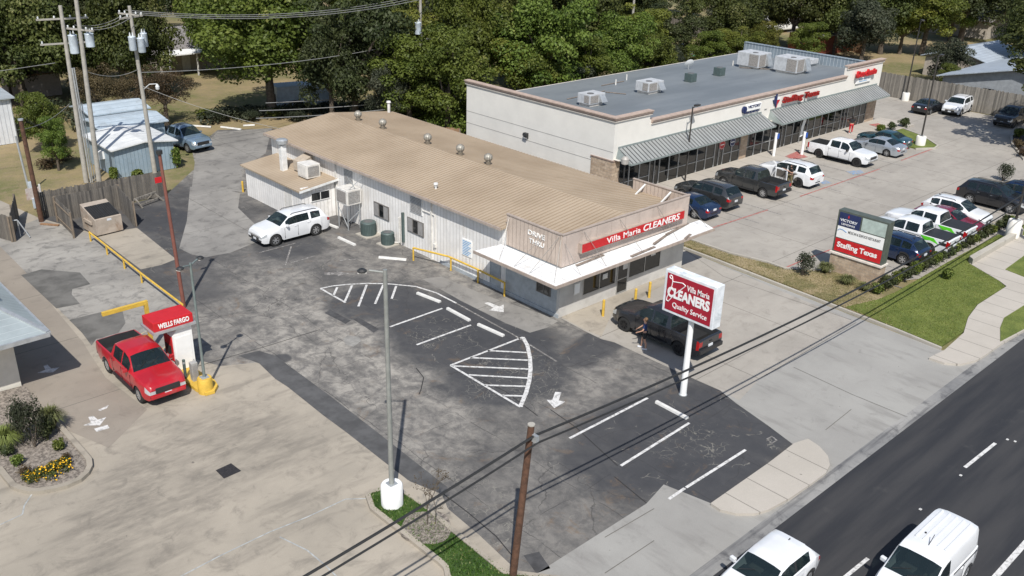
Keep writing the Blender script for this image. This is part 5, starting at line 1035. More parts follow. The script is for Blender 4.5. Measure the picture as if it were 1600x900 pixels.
    if kind == 'pickup':
        gf = part(t, 'grille_frame', MB().box(L/2-.04, L/2+.03, -.56, .56, .70, .97), m_chr if rim is m_rims or paint is white else m_blk, world=False, bevel=.03); part(t, 'grille_mesh', MB().box(L/2+.0, L/2+.036, -.50, .50, .74, .93), m_blk, world=False, parent=gf)
        part(t, 'front_bumper', MB().box(L/2-.1, L/2+.05, -.80, .80, .47, .64), (m_chr if paint is white else paint), world=False, bevel=.04)
        part(t, 'rear_step_bumper', MB().box(-L/2-.12, -L/2+.02, -Wd/2+.06, Wd/2-.06, .52, .74), m_chr if 'paintbump' not in opts else m_blk, bevel=.03, world=False)
        part(t, 'tailgate_handle', MB().box(-L/2-.02, -L/2-.003, -.1, .1, 1.0, 1.06), m_blk, world=False)
        for s in (1, -1): part(t, 'running_board', MB().box(L/2-3.75, L/2-1.6, s*Wd/2-.08, s*Wd/2+.06, .36, .42), m_blk, world=False, bevel=.01)
    part(t, 'tail_detail', MB().box(-L/2-.012, -L/2-.002, -.35, .35, .5, .58), m_blk, world=False)
    wpn = MB(); a0_, z0__ = S_['ws'][0]+.05, lerp(S_['top'], S_['ws'][0]+.05)+.045
    for y_ in (.05, .55): wpn.beam((L/2-a0_, y_-.6, z0__), (L/2-a0_-.22, y_-.1, z0__+.17), .018)
    part(t, 'wiper', wpn, m_blk, world=False)
    if kind == 'van':
        for y_ in (-.5, -.25, 0, .25, .5): part(t, 'roof_rib', MB().box(-L/2+.35, L/2-2.3, y_-.035, y_+.035, 1.845, 1.888), paint, world=False, bevel=.01)
        part(t, 'antenna', MB().cyl((L/2-2.15, 0, 1.84), (L/2-2.45, .02, 2.15), .012, n=5), m_blk, world=False); part(t, 'roof_knob', MB().lathe([(.04, 0), (.03, .04), (0, .05)], (L/2-2.7, -.35, 1.86), 8), m_blk, world=False)
        for s in (1, -1): part(t, 'side_panel_recess', MB().box(-L/2+.45, L/2-2.45, s*(Wd/2+.0)-.01, s*(Wd/2)+.006, 1.03, 1.06), m_blk, world=False)
    if kind in ('hatch', 'sedan', 'crossover'): part(t, 'antenna', MB().add([(-L/2+1.05, -.03, S_['H']-.04), (-L/2+.85, -.03, S_['H']-.05), (-L/2+.83, 0, S_['H']+.05), (-L/2+1.05, .03, S_['H']-.04), (-L/2+.85, .03, S_['H']-.05)], [(0, 1, 2), (4, 3, 2), (0, 2, 3), (1, 4, 2)]), m_blk, world=False)
    if green:
        for s in (1, -1): part(t, 'side_stripe', MB().add([(L/2-3.85, s*(Wd/2+.0), 1.22), (L/2-4.75, s*(Wd/2+.0), 1.21), (L/2-5.15, s*(Wd/2+.006), .86), (L/2-4.95, s*(Wd/2+.024), .93), (L/2-4.55, s*(Wd/2+.03), 1.02), (L/2-4.2, s*(Wd/2+.024), .95)], [(0, 1, 2, 3, 4, 5) if s < 0 else (5, 4, 3, 2, 1, 0)]), green, world=False); part(t, 'side_stripe', MB().add([(L/2-5.1, s*(Wd/2+.008), 1.1), (L/2-5.6, s*(Wd/2+.0), 1.08), (L/2-5.6, s*(Wd/2+.0), .88), (L/2-5.25, s*(Wd/2+.006), .88)], [(0, 1, 2, 3) if s < 0 else (3, 2, 1, 0)]), m_blk, world=False)
    t.location = (loc[0], loc[1], 0.012); t.rotation_euler = (0, 0, heading); return t
def car_near(kind, label, cat, paint, fpx, rpx, side, heading=None, ratio=None, **kw):
    "place from the survey pixels where the two near-side wheels touch the ground; side = +1 left, -1 right side of the car is the near one"
    S_ = SPEC[kind]; f_, r_ = (Vector(G(*fpx)) if fpx else None), (Vector(G(*rpx)) if rpx else None)
    if heading is None: heading = math.atan2((f_-r_).y, (f_-r_).x)
    d = Vector((math.cos(heading), math.sin(heading))); lft = Vector((-d.y, d.x))
    xo = S_['L']/2-S_['fo']; yo = side*(S_['W']/2-.02)
    cs = []
    if f_ is not None: cs.append(f_-d*xo-lft*yo)
    if r_ is not None: cs.append(r_+d*(S_['wb']-xo)-lft*yo)
    c = sum(cs, Vector((0, 0)))/len(cs); return make_car(kind, label, cat, paint, c, heading, **kw)
H_N, H_S, H_E, H_W = rad(90), rad(-90), 0.0, math.pi
white = car_paint('paint_white', (.74, .75, .76)); black = car_paint('paint_black', (.012, .013, .016)); grey = car_paint('paint_graphite', (.065, .068, .07), .5); navyp = car_paint('paint_navy', (.012, .028, .075), .3)
redp = M('paint_red', (.42, .012, .02), .3, 0, var=.1, scale=1.2, coat=.6, dirt=((.40, .10, .10), .45)); silver = car_paint('paint_silver', (.42, .46, .50), .5); teal = car_paint('paint_dark_teal', (.03, .085, .11), .4); dkgrey = car_paint('paint_charcoal', (.05, .052, .058), .6); bluesil = car_paint('paint_blue_silver', (.22, .30, .38), .4); maroon = car_paint('paint_maroon', (.22, .01, .03), .2)
car_near('suv', 'white SUV parked alone beside the white building and annex', 'suv', white, (432, 384), (494, 369), 1, H_W+.02, rim=m_rims, lower=None)
car_near('pickup', 'red pickup truck with faded roof stopped at the cash machine', 'pickup truck', redp, (220, 629), (168, 583), -1, H_S, opts=('paintbump',))
car_near('pickup', 'dark grey pickup truck parked nose-in at the cleaners shopfront', 'pickup truck', dkgrey, (975, 517), (1058, 557), 1, H_N, rim=m_rimd, opts=('paintbump',))
make_car('hatch', 'small white hatchback driving in the kerb lane at the bottom edge', 'hatchback', white, (23.55, 11.85), H_W, rim=m_rims)
make_car('van', 'white panel delivery van driving in the second lane of the road', 'van', white, (27.85, 8.35), H_W, rim=m_rims)
CG = 'vehicles parked nose-in along the mall shopfront'
car_near('sedan', 'dark navy sedan half hidden behind the sign parapet', 'sedan', navyp, None, (1084, 342), 1, H_N, group=CG)
car_near('suv', 'boxy grey SUV parked between the navy sedan and the black pickup', 'suv', grey, None, (1116, 328), 1, H_N, group=CG, rim=m_rims)
car_near('pickup', 'graphite pickup truck with empty bed facing the mall', 'pickup truck', grey, (1130, 290), (1190, 312), 1, H_N, group=CG, rim=m_rims, opts=('paintbump',))
jeep = car_near('suv', 'white SUV with open left doors and a person standing by them', 'suv', white, None, (1246, 293), 1, H_N, group=CG, rim=m_rimd)
car_near('pickup', 'white pickup truck backed in, grille towards the lot', 'pickup truck', white, (1336, 261), (1279, 247), -1, H_S, group=CG, rim=m_rimd, opts=('paintbump',))
car_near('sedan', 'silver sedan facing the mall beside the white pickup', 'sedan', silver, None, (1384, 245), 1, H_N, group=CG)
sd_c = G(1384, 245); make_car('sedan', 'dark teal sedan in the last bay beside the grass island', 'sedan', teal, (sd_c[0]+3.65, sd_c[1]+2.1), H_N, group=CG)
CS = 'vehicles parked along the hedge'
car_near('crossover', 'navy SUV parked right behind the monument sign', 'suv', navyp, None, (1408, 414), 1, H_N, group=CS, rim=m_rims, lower=m_blk)
lime = M('lime_stripe', (.10, .52, .02), .4)
tp = make_car('pickup', 'white pickup with lime green bed stripe and black cover, nearer the sign', 'pickup truck', white, (60.0, 24.1), H_N, group=CS, cover=True, green=lime, opts=('paintbump',))
make_car('pickup', 'white pickup with lime green bed stripe and black cover, farther from the sign', 'pickup truck', white, (62.85, 24.2), H_N, group=CS, cover=True, green=lime, opts=('paintbump',))
make_car('sedan', 'maroon car between the striped pickup and the white crossover', 'car', maroon, (65.3, 23.9), H_S, group=CS)
car_near('crossover', 'white crossover facing the road beside the maroon car', 'suv', white, (1514, 357), None, -1, H_S+.02, group=CS, rim=m_rims)
car_near('suv', 'large black SUV with bright silver wheels facing the road', 'suv', black, (1575, 334), (1514, 319), -1, H_S, group=CS, rim=m_rims, opts=('chrome',))
make_car('crossover', 'dark blue-black car beyond the large black SUV at the right edge', 'car', navyp, (75.6, 23.3), H_N, group=CS)
CF = 'vehicles in front of the far wooden fence'
gx, gy = G(1448, 172); make_car('sedan', 'black sedan by the far wooden fence seen from behind', 'sedan', black, (101.0, gy-.4), H_E, group=CF)
make_car('suv', 'white SUV facing the lot between two black cars at the far fence', 'suv', white, G(1494, 176), H_W+.1, group=CF, rim=m_rims)
make_car('pickup', 'black truck in tree shade at the far right edge of the lot', 'pickup truck', black, (G(1578, 194)[0]+.3, G(1578, 194)[1]), H_W, group=CF, rim=m_rimd, opts=('dark',))
make_car('pickup', 'silver-blue pickup parked behind the blue sheds', 'pickup truck', bluesil, (G(288, 232)[0]+.3, G(288, 232)[1]+.6), H_S+.15)
# open doors of the white SUV
for dx in (.72, -.30):
    yy = SPEC['suv']['W']/2; dm = MB(); c, s_ = math.cos(rad(60)), math.sin(rad(60))
    def dp(u_, z_): return (dx-u_*c, yy+u_*s_, z_)
    dm.add([dp(0, .42), dp(.95, .42), dp(.95, 1.1), dp(0, 1.1)]+[(a-.05, b_-.03, z_) for a, b_, z_ in (dp(0, .42), dp(.95, .42), dp(.95, 1.1), dp(0, 1.1))], [(0, 1, 2, 3), (7, 6, 5, 4), (0, 4, 5, 1), (3, 2, 6, 7), (1, 5, 6, 2)])
    dm.beam(dp(.05, 1.12), dp(.35, 1.62), .05).beam(dp(.35, 1.62), dp(.88, 1.66), .05).beam(dp(.88, 1.66), dp(.93, 1.1), .05)
    part(jeep, 'open_door', dm, white, world=False); part(jeep, 'door_opening', MB().box(dx-.92, dx-.04, yy-.03, yy+.012, .5, 1.08), m_int, world=False)
# ------------------------------------------------------------------ utility poles and wires
m_pole = M('weathered_pole', (.36, .34, .30), .85, dirt=((.2, .18, .15), .5), scale=3); m_xf = M('transformer_grey', (.55, .62, .68), .4, .1, dirt=((.35, .33, .3), .2)); m_ins = M('porcelain', (.6, .62, .62), .3); m_wire = M('wire_black', (.02, .02, .02), .6); m_wiregrey = M('wire_grey', (.22, .22, .21), .5)
def crossarm(t, c, ang, L, z, n=4):
    dx, dy = math.cos(ang)*L/2, math.sin(ang)*L/2; a = part(t, 'crossarm', MB().beam((c[0]-dx, c[1]-dy, z), (c[0]+dx, c[1]+dy, z), .12, .11), m_pole)
    for i in range(n):
        f_ = -.92+1.84*i/(n-1); part(t, 'insulator', MB().lathe([(.03, 0), (.07, .04), (.04, .08), (.07, .12), (.03, .18)], (c[0]+dx*f_, c[1]+dy*f_, z+.05), 10), m_ins, parent=a)
def xformer(t, x, y, z, r=.3, h=.95):
    o = part(t, 'transformer', MB().lathe([(r*.9, 0), (r, .04), (r, h-.06), (r*1.06, h-.03), (r*1.0, h), (.0, h+.05)], (x, y, z), 18), m_xf, smooth=.6)
    part(t, 'bushing', MB().lathe([(.05, 0), (.07, .06), (.03, .3)], (x+.1, y, z+h), 8), m_ins, parent=o)
    part(t, 'bushing', MB().lathe([(.05, 0), (.07, .06), (.03, .3)], (x-.1, y, z+h), 8), m_ins, parent=o)
pA = (23.2, 69.5); pB_ = (22.75, 70.9); pC = (27.6, 69.8)
t = pole('grey utility pole with a blue-grey transformer, right one of the close pair', pA, (23.6, 69.3, 15.2), .19, .13, m_pole, 'utility_pole'); crossarm(t, (23.6, 69.3), rad(-15), 3.0, 14.0); crossarm(t, (23.5, 69.3), rad(-65), 2.4, 11.4, 5)
xformer(t, 23.95, 69.05, 10.2)
t = pole('grey utility pole with three crossarms, left one of the close pair', pB_, (22.95, 70.9, 12.9), .19, .13, m_pole, 'utility_pole'); crossarm(t, (22.95, 70.9), rad(-10), 3.4, 12.0); crossarm(t, (22.95, 70.9), rad(-10), 3.4, 10.3, 3); xformer(t, 23.3, 70.5, 9.6, .3, 1.3)
part(t, 'conduit', MB().tube([(22.95, 70.55, 8.6), (22.95, 70.55, 0)], .06, 8), m_galv); part(t, 'conduit', MB().tube([(23.1, 70.6, 8.6), (23.1, 70.6, 0)], .05, 8), m_galv); part(t, 'conduit', MB().tube([(23.3, 70.8, 6.0), (23.35, 70.8, 0)], .04, 8), m_galv)
t = pole('grey utility pole with three transformers standing alone between sheds and trees', pC, (27.4, 69.9, 12.7), .18, .12, m_pole, 'utility_pole'); crossarm(t, (27.4, 69.9), rad(-65), 2.2, 12.1, 5); crossarm(t, (27.4, 69.9), rad(20), 2.0, 11.9, 4); xformer(t, 27.1, 69.5, 9.6, .25, 1.0); xformer(t, 27.75, 69.5, 9.4, .27, 1.05); xformer(t, 28.2, 70.0, 9.7, .25, 1.0)
lampb = part(t, 'yard_light', MB().tube([(27.55, 69.8, 6.6), (28.0, 69.6, 7.0), (28.5, 69.4, 7.0)], .03, 6).lathe([(.06, -.1), (.16, -.3), (.14, -.5), (.0, -.55)], (28.5, 69.4, 7.1), 12), m_ins)
pD = G(658, 186); DH = 11.6; t = pole('grey utility pole with one transformer rising out of the trees behind the mall', pD, (pD[0]+.1, pD[1], DH), .2, .13, m_pole, 'utility_pole'); 
dz = 0; crossarm(t, pD, rad(-20), 2.6, DH-.2); xformer(t, pD[0]-.45, pD[1]-.3, DH-3.4, .3, 1.1); crossarm(t, pD, rad(-20), 2.8, DH-3.9, 2)
pE = G(985, 75); t = pole('far grey utility pole with a pair of white transformers behind the trees', pE, (pE[0], pE[1], 11.5), .2, .14, m_pole, 'utility_pole'); xformer(t, pE[0]-.5, pE[1], 7.2, .38, 1.3); xformer(t, pE[0]+.5, pE[1]-.2, 7.2, .38, 1.3); crossarm(t, pE, rad(-20), 2.6, 11)
gx, gy = G(65, 346); t = pole('dark brown wooden pole behind the plank fence at the left', (gx, gy), (gx-.1, gy, 6.9), .17, .13, m_wood, 'utility_pole'); part(t, 'top_cap', MB().cyl((gx-.1, gy, 6.9), (gx-.1, gy, 7.0), .17), m_galv)
gx, gy = G(46, 300); t = pole('thin grey service pole left of the brown wooden pole', (gx, gy), (gx-.2, gy, 4.2), .08, .07, m_galv, 'service_pole'); part(t, 'meter_box', MB().box(gx-.05, gx+.35, gy-.3, gy-.1, .2, .8), m_xf)
gx, gy = G(58, 330); t = thing('meter_post', 'rusty white meter panel on posts left of the dumpster enclosure', 'meter', (gx, gy, 0)); part(t, 'panel', MB().box(gx-.5, gx+.5, gy-.06, gy, .9, 1.7), M('rusty_white', (.5, .44, .4), .8, dirt=((.25, .1, .05), .8), scale=3)); part(t, 'post', MB().beam((gx+.4, gy-.12, 0), (gx+.4, gy-.12, 1.9), .1), m_wpaint); part(t, 'meter_box', MB().box(gx-.2, gx+.25, gy-.25, gy-.061, .3, 1.0), m_xf)
# near wooden pole
t = pole('dark brown wooden pole standing close to the camera at the bottom edge', (17.55, 17.95), (17.95, 17.75, 6.05), .135, .11, m_wood, 'utility_pole'); part(t, 'top_cap', MB().cyl((17.95, 17.75, 6.05), (17.95, 17.75, 6.09), .125), m_pole); part(t, 'bracket', MB().box(17.9, 18.02, 17.45, 17.75, 5.5, 5.76), m_galv)
t = pole('dark brown wooden pole off the right edge of the photo carrying the two cables', (65.5, 17.3), (65.5, 17.3, 7.2), .2, .16, m_wood, 'utility_pole'); part(t, 'top_cap', MB().cyl((65.5, 17.3, 7.2), (65.5, 17.3, 7.25), .165), m_pole)
t = pole('dark brown wooden pole off the left edge of the photo carrying the two cables', (-28, 17.3), (-28, 17.3, 7.2), .2, .16, m_wood, 'utility_pole'); part(t, 'top_cap', MB().cyl((-28, 17.3, 7.2), (-28, 17.3, 7.25), .165), m_pole)
def wire(a, b, sag, r=.02, lab='', mat=None, grp='overhead wires', n=18):
    a, b = Vector(a), Vector(b); pts = []
    for i in range(n+1): q = i/n; p = a.lerp(b, q); p.z -= 4*sag*q*(1-q); pts.append(tuple(p))
    solo('overhead_wire', MB().tube(pts, r, 5), mat or m_wiregrey, lab, 'wire', grp, org=tuple(a))
g1 = 'cables strung along the road'
wire((18.0, 17.6, 5.72), (65.5, 17.2, 6.45), 1.0, .045, 'upper black cable running from the near wooden pole to the right edge', m_wire, g1, 30); wire((18.0, 17.45, 5.52), (65.5, 17.1, 5.9), .95, .036, 'lower black cable running from the near wooden pole to the right edge', m_wire, g1, 30)
wire((-28, 17.3, 6.5), (18.0, 17.6, 5.72), 1.5, .045, 'upper black cable from the near wooden pole to the bottom left', m_wire, g1, 30); wire((-28, 17.2, 6.3), (18.0, 17.45, 5.52), 1.5, .036, 'lower black cable from the near wooden pole to the bottom left', m_wire, g1, 30)
for i, (dy, z, zz, l) in enumerate(((-.9, 12.2, 12.1, 'lowest of the three'), (0, 12.25, 12.2, 'middle of the three'), (.9, 12.3, 12.3, 'topmost of the three'))):
    wire((27.4, 69.9+dy, z), (pD[0], pD[1]+dy, DH-.1), .9, .03, 'high line from three-transformer pole to the pole behind the trees, '+l)
for i, (dy, z, l) in enumerate(((-.5, 11.5, 'front'), (.4, 11.5, 'middle'), (1.0, 11.6, 'rear'))): wire((23.5, 69.3+dy, z), (27.3, 69.9+dy, 12.0), .35, .02, 'short sagging wire joining the close pole pair to the lone pole, '+l)
wire((27.5, 69.8, 7.9), (pD[0], pD[1], DH-4), .6, .03, 'single lower wire in front of the big bright tree'); wire((23.3, 69.4, 8.6), (27.5, 69.8, 8.2), .5, .02, 'low loop of wire between the pole pair and the lone pole')
wire((22, 71, 9.0), (-20, 85, 8), 1.0, .02, 'wire leaving the pole pair towards the upper left'); wire((27.5, 69.7, 6.9), (34.5, 61.3, 4.2), .3, .018, 'service drop from the lone pole to the tan roof')
for i, (pa, pb, l) in enumerate((((415, 161), (745, 130), 'top'), ((405, 173), (735, 145), 'middle'), ((400, 185), (725, 155), 'bottom'))):
    a, b = G(*pa, 3.0), G(*pb, 2.6); wire((a[0], a[1], 3.0), (b[0], b[1], 2.6), .3, .04, l+' one of three cables sagging behind the tan roof')
wire((22.5, 71, 6), (16.8, 64.2, 6.3), .4, .018, 'short slack wire from the pole pair to the brown wooden pole')
# ------------------------------------------------------------------ fences
def plank_mat(name, a, b_, axis_w=.14):
    k = NT(name); X, Y, Z = k.xyz(); s_ = k.math('ADD', X, k.math('MULTIPLY', Y, 1.0)); c = k.math('FLOOR', k.math('DIVIDE', s_, axis_w))
    wn = k.n('ShaderNodeTexWhiteNoise', noise_dimensions='1D'); k.put(wn.inputs['W'], c)
    b = k.mix(wn.outputs[0], (*a, 1), (*b_, 1)); b = k.mix(.5, b, k.mix(k.step(k.noise(3, 5, .7, stretch=((3, 3, .5), 0)), .3, .7), (.3, .3, .3, 1), (.65, .64, .62, 1)), 'OVERLAY')
    k.put(k.b.inputs['Base Color'], b); k.b.inputs['Roughness'].default_value = .95; return k.m
m_fw = plank_mat('weathered_planks', (.13, .12, .105), (.29, .265, .23)); m_fwd = plank_mat('dark_planks', (.08, .075, .07), (.20, .18, .155)); m_fwb = plank_mat('brown_planks', (.22, .12, .06), (.32, .2, .12)); m_post = M('fence_post', (.2, .16, .12), .9)
def fence(lab, pts, h, mat, post_every=2.4, name='wooden_fence', jit=.06, grp=None, pw=.14):
    t = thing(name, lab, 'fence', (*pts[0], 0), grp); rnd = random.Random(len(lab)); bd = MB(); rl_ = MB()
    for (ax, ay), (bx_, by) in zip(pts[:-1], pts[1:]):
        L = math.hypot(bx_-ax, by-ay); n = max(1, int(L/pw)); a = math.atan2(by-ay, bx_-ax); nx, ny = -math.sin(a), math.cos(a)
        for i in range(n):
            f_ = (i+.5)/n; hh_ = h+rnd.uniform(-jit, jit); bd.obox((ax+(bx_-ax)*f_, ay+(by-ay)*f_, hh_/2), (pw*.93, .022, hh_), a+rnd.uniform(-.02, .02))
        for z in (h*.2, h*.8): rl_.beam((ax+nx*.05, ay+ny*.05, z), (bx_+nx*.05, by+ny*.05, z), .05, .09)
        m_ = max(1, int(L/post_every))
        for i in range(m_+1): f_ = i/m_; part(t, 'post', MB().obox((ax+(bx_-ax)*f_+nx*.09, ay+(by-ay)*f_+ny*.09, h*.5), (.1, .1, h), a), m_post)
    part(t, 'boards', bd, mat); part(t, 'rails', rl_, m_post); return t
fence('weathered grey plank fence running between the dumpster and the blue sheds', P((65, 341), (258, 306)), 1.85, m_fwd)
fence('tall weathered plank fence along the far side of the mall parking lot', [(105.1, 52), (105.1, 44), (105.4, 36), (105.8, 22)], 2.6, m_fw)
fence('grey plank fence running back from the far corner of the mall', [(105.0, 52), (92.5, 62)], 2.0, m_fw)
fence('low dark plank fence beside the pale pole at the left edge', P((0, 372), (22, 378), (30, 340)), 1.7, m_fwd)
fence('brown horizontal board fence behind the near back corner of the mall', [(51.0, 60.6), (49.0, 63.5), (46.5, 66.5)], 1.9, m_fwb)
fence('long grey fence in the yard behind the trees at top centre', P((935, 20), (1000, 38), (1130, 68), (1200, 82)), 2.3, m_fw, pw=.3)
fence('reddish brown fence in the trees above the mall roof', P((1262, 62), (1345, 84)), 2.4, m_fwb, pw=.3)
# dumpster with enclosure
E0, E1, E2, E3 = (G(118, 372), G(92, 346), G(188, 326), G(211, 354))
fence('open-fronted plank enclosure around the dumpster', [E0, E1, E2, E3], 1.75, m_fwd, name='dumpster_enclosure')
a, b_, c = Vector(G(152, 371)), Vector(G(193, 361)), None; d = (b_-a); W_ = d.length; d.normalize(); nrm = Vector((-d.y, d.x)); o_ = a
t = thing('dumpster', 'beige steel dumpster with black ribbed lids in the plank enclosure', 'dumpster', (a.x, a.y, 0)); m_dump = M('dumpster_beige', (.40, .34, .28), .6, dirt=((.22, .12, .06), .6), scale=2)
def q_(u_, v_, z_): p = a+d*u_+nrm*v_; return (p.x, p.y, z_)
D_ = 2.0; part(t, 'body', MB().add([q_(0, 0, .1), q_(W_, 0, .1), q_(W_, D_, .1), q_(0, D_, .1), q_(0, 0, 1.15), q_(W_, 0, 1.15), q_(W_, D_, 1.75), q_(0, D_, 1.75)], [(0, 3, 2, 1), (4, 5, 6, 7), (0, 1, 5, 4), (1, 2, 6, 5), (2, 3, 7, 6), (3, 0, 4, 7)]), m_dump)
for u0 in (.06, W_/2+.02):
    u1 = u0+W_/2-.06; ld_ = part(t, 'lid', MB().add([q_(u0, .1, 1.2), q_(u1, .1, 1.2), q_(u1, 1.5, 1.62), q_(u0, 1.5, 1.62), q_(u0, .1, 1.24), q_(u1, .1, 1.24), q_(u1, 1.5, 1.66), q_(u0, 1.5, 1.66)], [(0, 3, 2, 1), (4, 5, 6, 7), (0, 1, 5, 4), (1, 2, 6, 5), (2, 3, 7, 6), (3, 0, 4, 7)]), m_blk)
    rb = MB()
    for k_ in range(5): u = u0+.12+k_*(u1-u0-.24)/4; rb.beam(q_(u, .15, 1.27), q_(u, 1.45, 1.665), .05, .03)
    part(t, 'lid_rib', rb, m_under, parent=ld_)
for u in (-.12, W_+.02): part(t, 'lift_pocket', MB().add([q_(u, .4, .75), q_(u+.1, .4, .75), q_(u+.1, 1.5, .75), q_(u, 1.5, .75), q_(u, .4, .95), q_(u+.1, .4, .95), q_(u+.1, 1.5, .95), q_(u, 1.5, .95)], [(0, 3, 2, 1), (4, 5, 6, 7), (0, 1, 5, 4), (1, 2, 6, 5), (2, 3, 7, 6), (3, 0, 4, 7)]), m_dump)
part(t, 'label_plate', MB().add([q_(W_*.45, -.008, .95), q_(W_*.62, -.008, .95), q_(W_*.62, -.008, 1.1), q_(W_*.45, -.008, 1.1)], [(0, 1, 2, 3)]), m_plate)
gx, gy = G(228, 318); t = thing('sawhorse', 'broken wooden frame lying on the asphalt beside the enclosure', 'wooden frame', (gx, gy, 0)); part(t, 'rail', MB().beam((gx-.9, gy-.3, .55), (gx+.9, gy+.3, .6), .12), m_fw)
for a_ in (((gx-.8, gy-.3, .55), (gx-.6, gy-.9, 0)), ((gx-.8, gy-.3, .55), (gx-1.0, gy+.3, 0)), ((gx+.8, gy+.3, .55), (gx+1.2, gy-.3, 0)), ((gx+.8, gy+.3, .55), (gx+.5, gy+.9, 0)), ((gx-.6, gy-.6, .2), (gx+1.0, gy, .25))): part(t, 'leg', MB().beam(*a_, .09), m_fw)
gx, gy = G(78, 352); solo('wood_plank', MB().obox((gx, gy, .06), (1.3, .2, .08), -.9), m_fwb, 'short light plank lying on the ground beside the meter panel', 'plank')
gx, gy = G(15, 372); t = thing('metal_railing', 'bent grey pipe frame by the low fence at the left edge', 'railing', (gx, gy, 0)); part(t, 'frame', MB().tube([(gx-1, gy+.4, 1.1), (gx+.6, gy-.2, 1.15), (gx+1.0, gy-.8, .05)], .04, 8).tube([(gx+.6, gy-.2, 1.15), (gx+.6, gy-.2, 0)], .04, 8), m_galv)
# ------------------------------------------------------------------ sheds and houses
m_bluew = ribbed('blue_shed_wall', (.28, .36, .42), 0, .3, (.22, .3, .36), dirt=((.2, .22, .22), .3)); m_shroof = ribbed('shed_roof', (.50, .58, .64), 1, .9, (.42, .5, .56), metal=.2, dirt=((.3, .3, .28), .5)); m_shroofw = ribbed('shed_roof_white', (.68, .69, .68), 1, .9, (.6, .6, .6), width=.06, dirt=((.25, .3, .35), .35))
def shed(lab, x0, x1, y0, y1, h, hr, wm, rm, ridge='y', name='shed', ov=.3, door=None, cat='shed'):
    t = thing(name, lab, cat, ((x0+x1)/2, (y0+y1)/2, 0)); 
    if ridge == 'y':
        xm = (x0+x1)/2; part(t, 'wall', MB().box(x0, x1, y0, y1, 0, h).add([(x0, y0+.001, h), (x1, y0+.001, h), (xm, y0+.001, hr-.06)], [(0, 1, 2)]).add([(x0, y1, h), (xm, y1, hr-.06), (x1, y1, h)], [(0, 1, 2)]), wm)
        sl_ = (hr-h)/((x1-x0)/2); e = h-ov*sl_+.04; vs = [(x0-ov, y0-ov, e), (xm, y0-ov, hr), (xm, y1+ov, hr), (x0-ov, y1+ov, e), (x1+ov, y0-ov, e), (x1+ov, y1+ov, e)]
        part(t, 'roof', MB().add(vs+[(x, y, z-.1) for x, y, z in vs], [(0, 1, 2, 3), (1, 4, 5, 2), (6, 9, 8, 7), (7, 8, 11, 10), (0, 3, 9, 6), (4, 10, 11, 5), (0, 6, 7, 1), (1, 7, 10, 4), (3, 2, 8, 9), (2, 5, 11, 8)]), rm)
    else:
        ym = (y0+y1)/2; part(t, 'wall', MB().box(x0, x1, y0, y1, 0, h).add([(x0+.001, y0, h), (x0+.001, ym, hr-.06), (x0+.001, y1, h)], [(0, 1, 2)]).add([(x1, y0, h), (x1, y1, h), (x1, ym, hr-.06)], [(0, 1, 2)]), wm)
        sl_ = (hr-h)/((y1-y0)/2); e = h-ov*sl_+.04; vs = [(x0-ov, y0-ov, e), (x0-ov, ym, hr), (x1+ov, ym, hr), (x1+ov, y0-ov, e), (x0-ov, y1+ov, e), (x1+ov, y1+ov, e)]
        part(t, 'roof', MB().add(vs+[(x, y, z-.1) for x, y, z in vs], [(3, 2, 1, 0), (1, 2, 5, 4), (6, 7, 8, 9), (7, 10, 11, 8), (0, 1, 7, 6), (1, 4, 10, 7), (3, 9, 8, 2), (2, 8, 11, 5), (0, 6, 9, 3), (4, 5, 11, 10)]), rm)
    return t
t = shed('blue-walled shed with a whitish metal roof beside the lone utility pole', 24.9, 29.6, 70.4, 75.8, 2.3, 2.62, m_bluew, m_shroofw, 'y'); part(t, 'window_unit', MB().box(24.45, 24.9, 72.4, 73.1, 1.1, 1.7), m_wletter, bevel=.02)
shed('blue shed with pale blue roof behind the front shed', 26.4, 31.6, 76.5, 80.6, 2.4, 2.75, m_bluew, m_shroof, 'x'); shed('rearmost low shed with pale blue roof, behind the two others', 27.4, 32.2, 81.4, 85.5, 2.5, 2.9, m_bluew, m_shroof, 'x')
m_whrib = ribbed('white_metal_wall', (.70, .72, .74), 0, .35, (.55, .57, .6), width=.2); m_roofg = ribbed('grey_metal_roof', (.35, .38, .4), 1, .5, (.28, .3, .32))
gx, gy = G(33, 222); t = shed('tall white ribbed metal building at the left edge', gx-14, gx-.2, gy, gy+22, 3.9, 4.6, m_whrib, m_roofg, 'x'); part(t, 'downpipe', MB().box(gx-.28, gx-.21, gy-.08, gy-.003, 0, 3.8), m_galv)
m_tanw = M('tan_siding', (.42, .37, .31), .8); m_shing = M('grey_shingle', (.21, .195, .19), .9, scale=6, var=.25); m_pinkw = M('pale_stucco_shed', (.50, .43, .38), .85, dirt=((.35, .3, .26), .4))
gx, gy = G(60, 152); shed('small pale stucco shed by the trees at the left', gx-2.2, gx+2.4, gy, gy+4, 2.4, 2.8, m_pinkw, m_fwb, 'x')
gx, gy = G(285, 118); t = shed('ranch house with grey shingle roof and white porch among the trees at upper left', gx-2.5, gx+11, gy+2, gy+10, 2.6, 4.6, m_tanw, m_shing, 'x', 'house', .5, cat='house'); part(t, 'porch_roof', MB().box(gx-2, gx+9, gy-1.2, gy+1.8, 2.5, 2.62), m_wletter)
for dx in (-1.8, 1.5, 5, 8.5): part(t, 'porch_post', MB().box(gx+dx, gx+dx+.15, gy-1.0, gy-.85, 0, 2.5), m_wpaint)
part(t, 'window', MB().box(gx-2, gx-.5, gy+1.92, gy+1.99, 1, 2), m_glass); part(t, 'door', MB().box(gx+1, gx+2, gy+1.92, gy+1.99, 0, 2.1), m_wpaint)
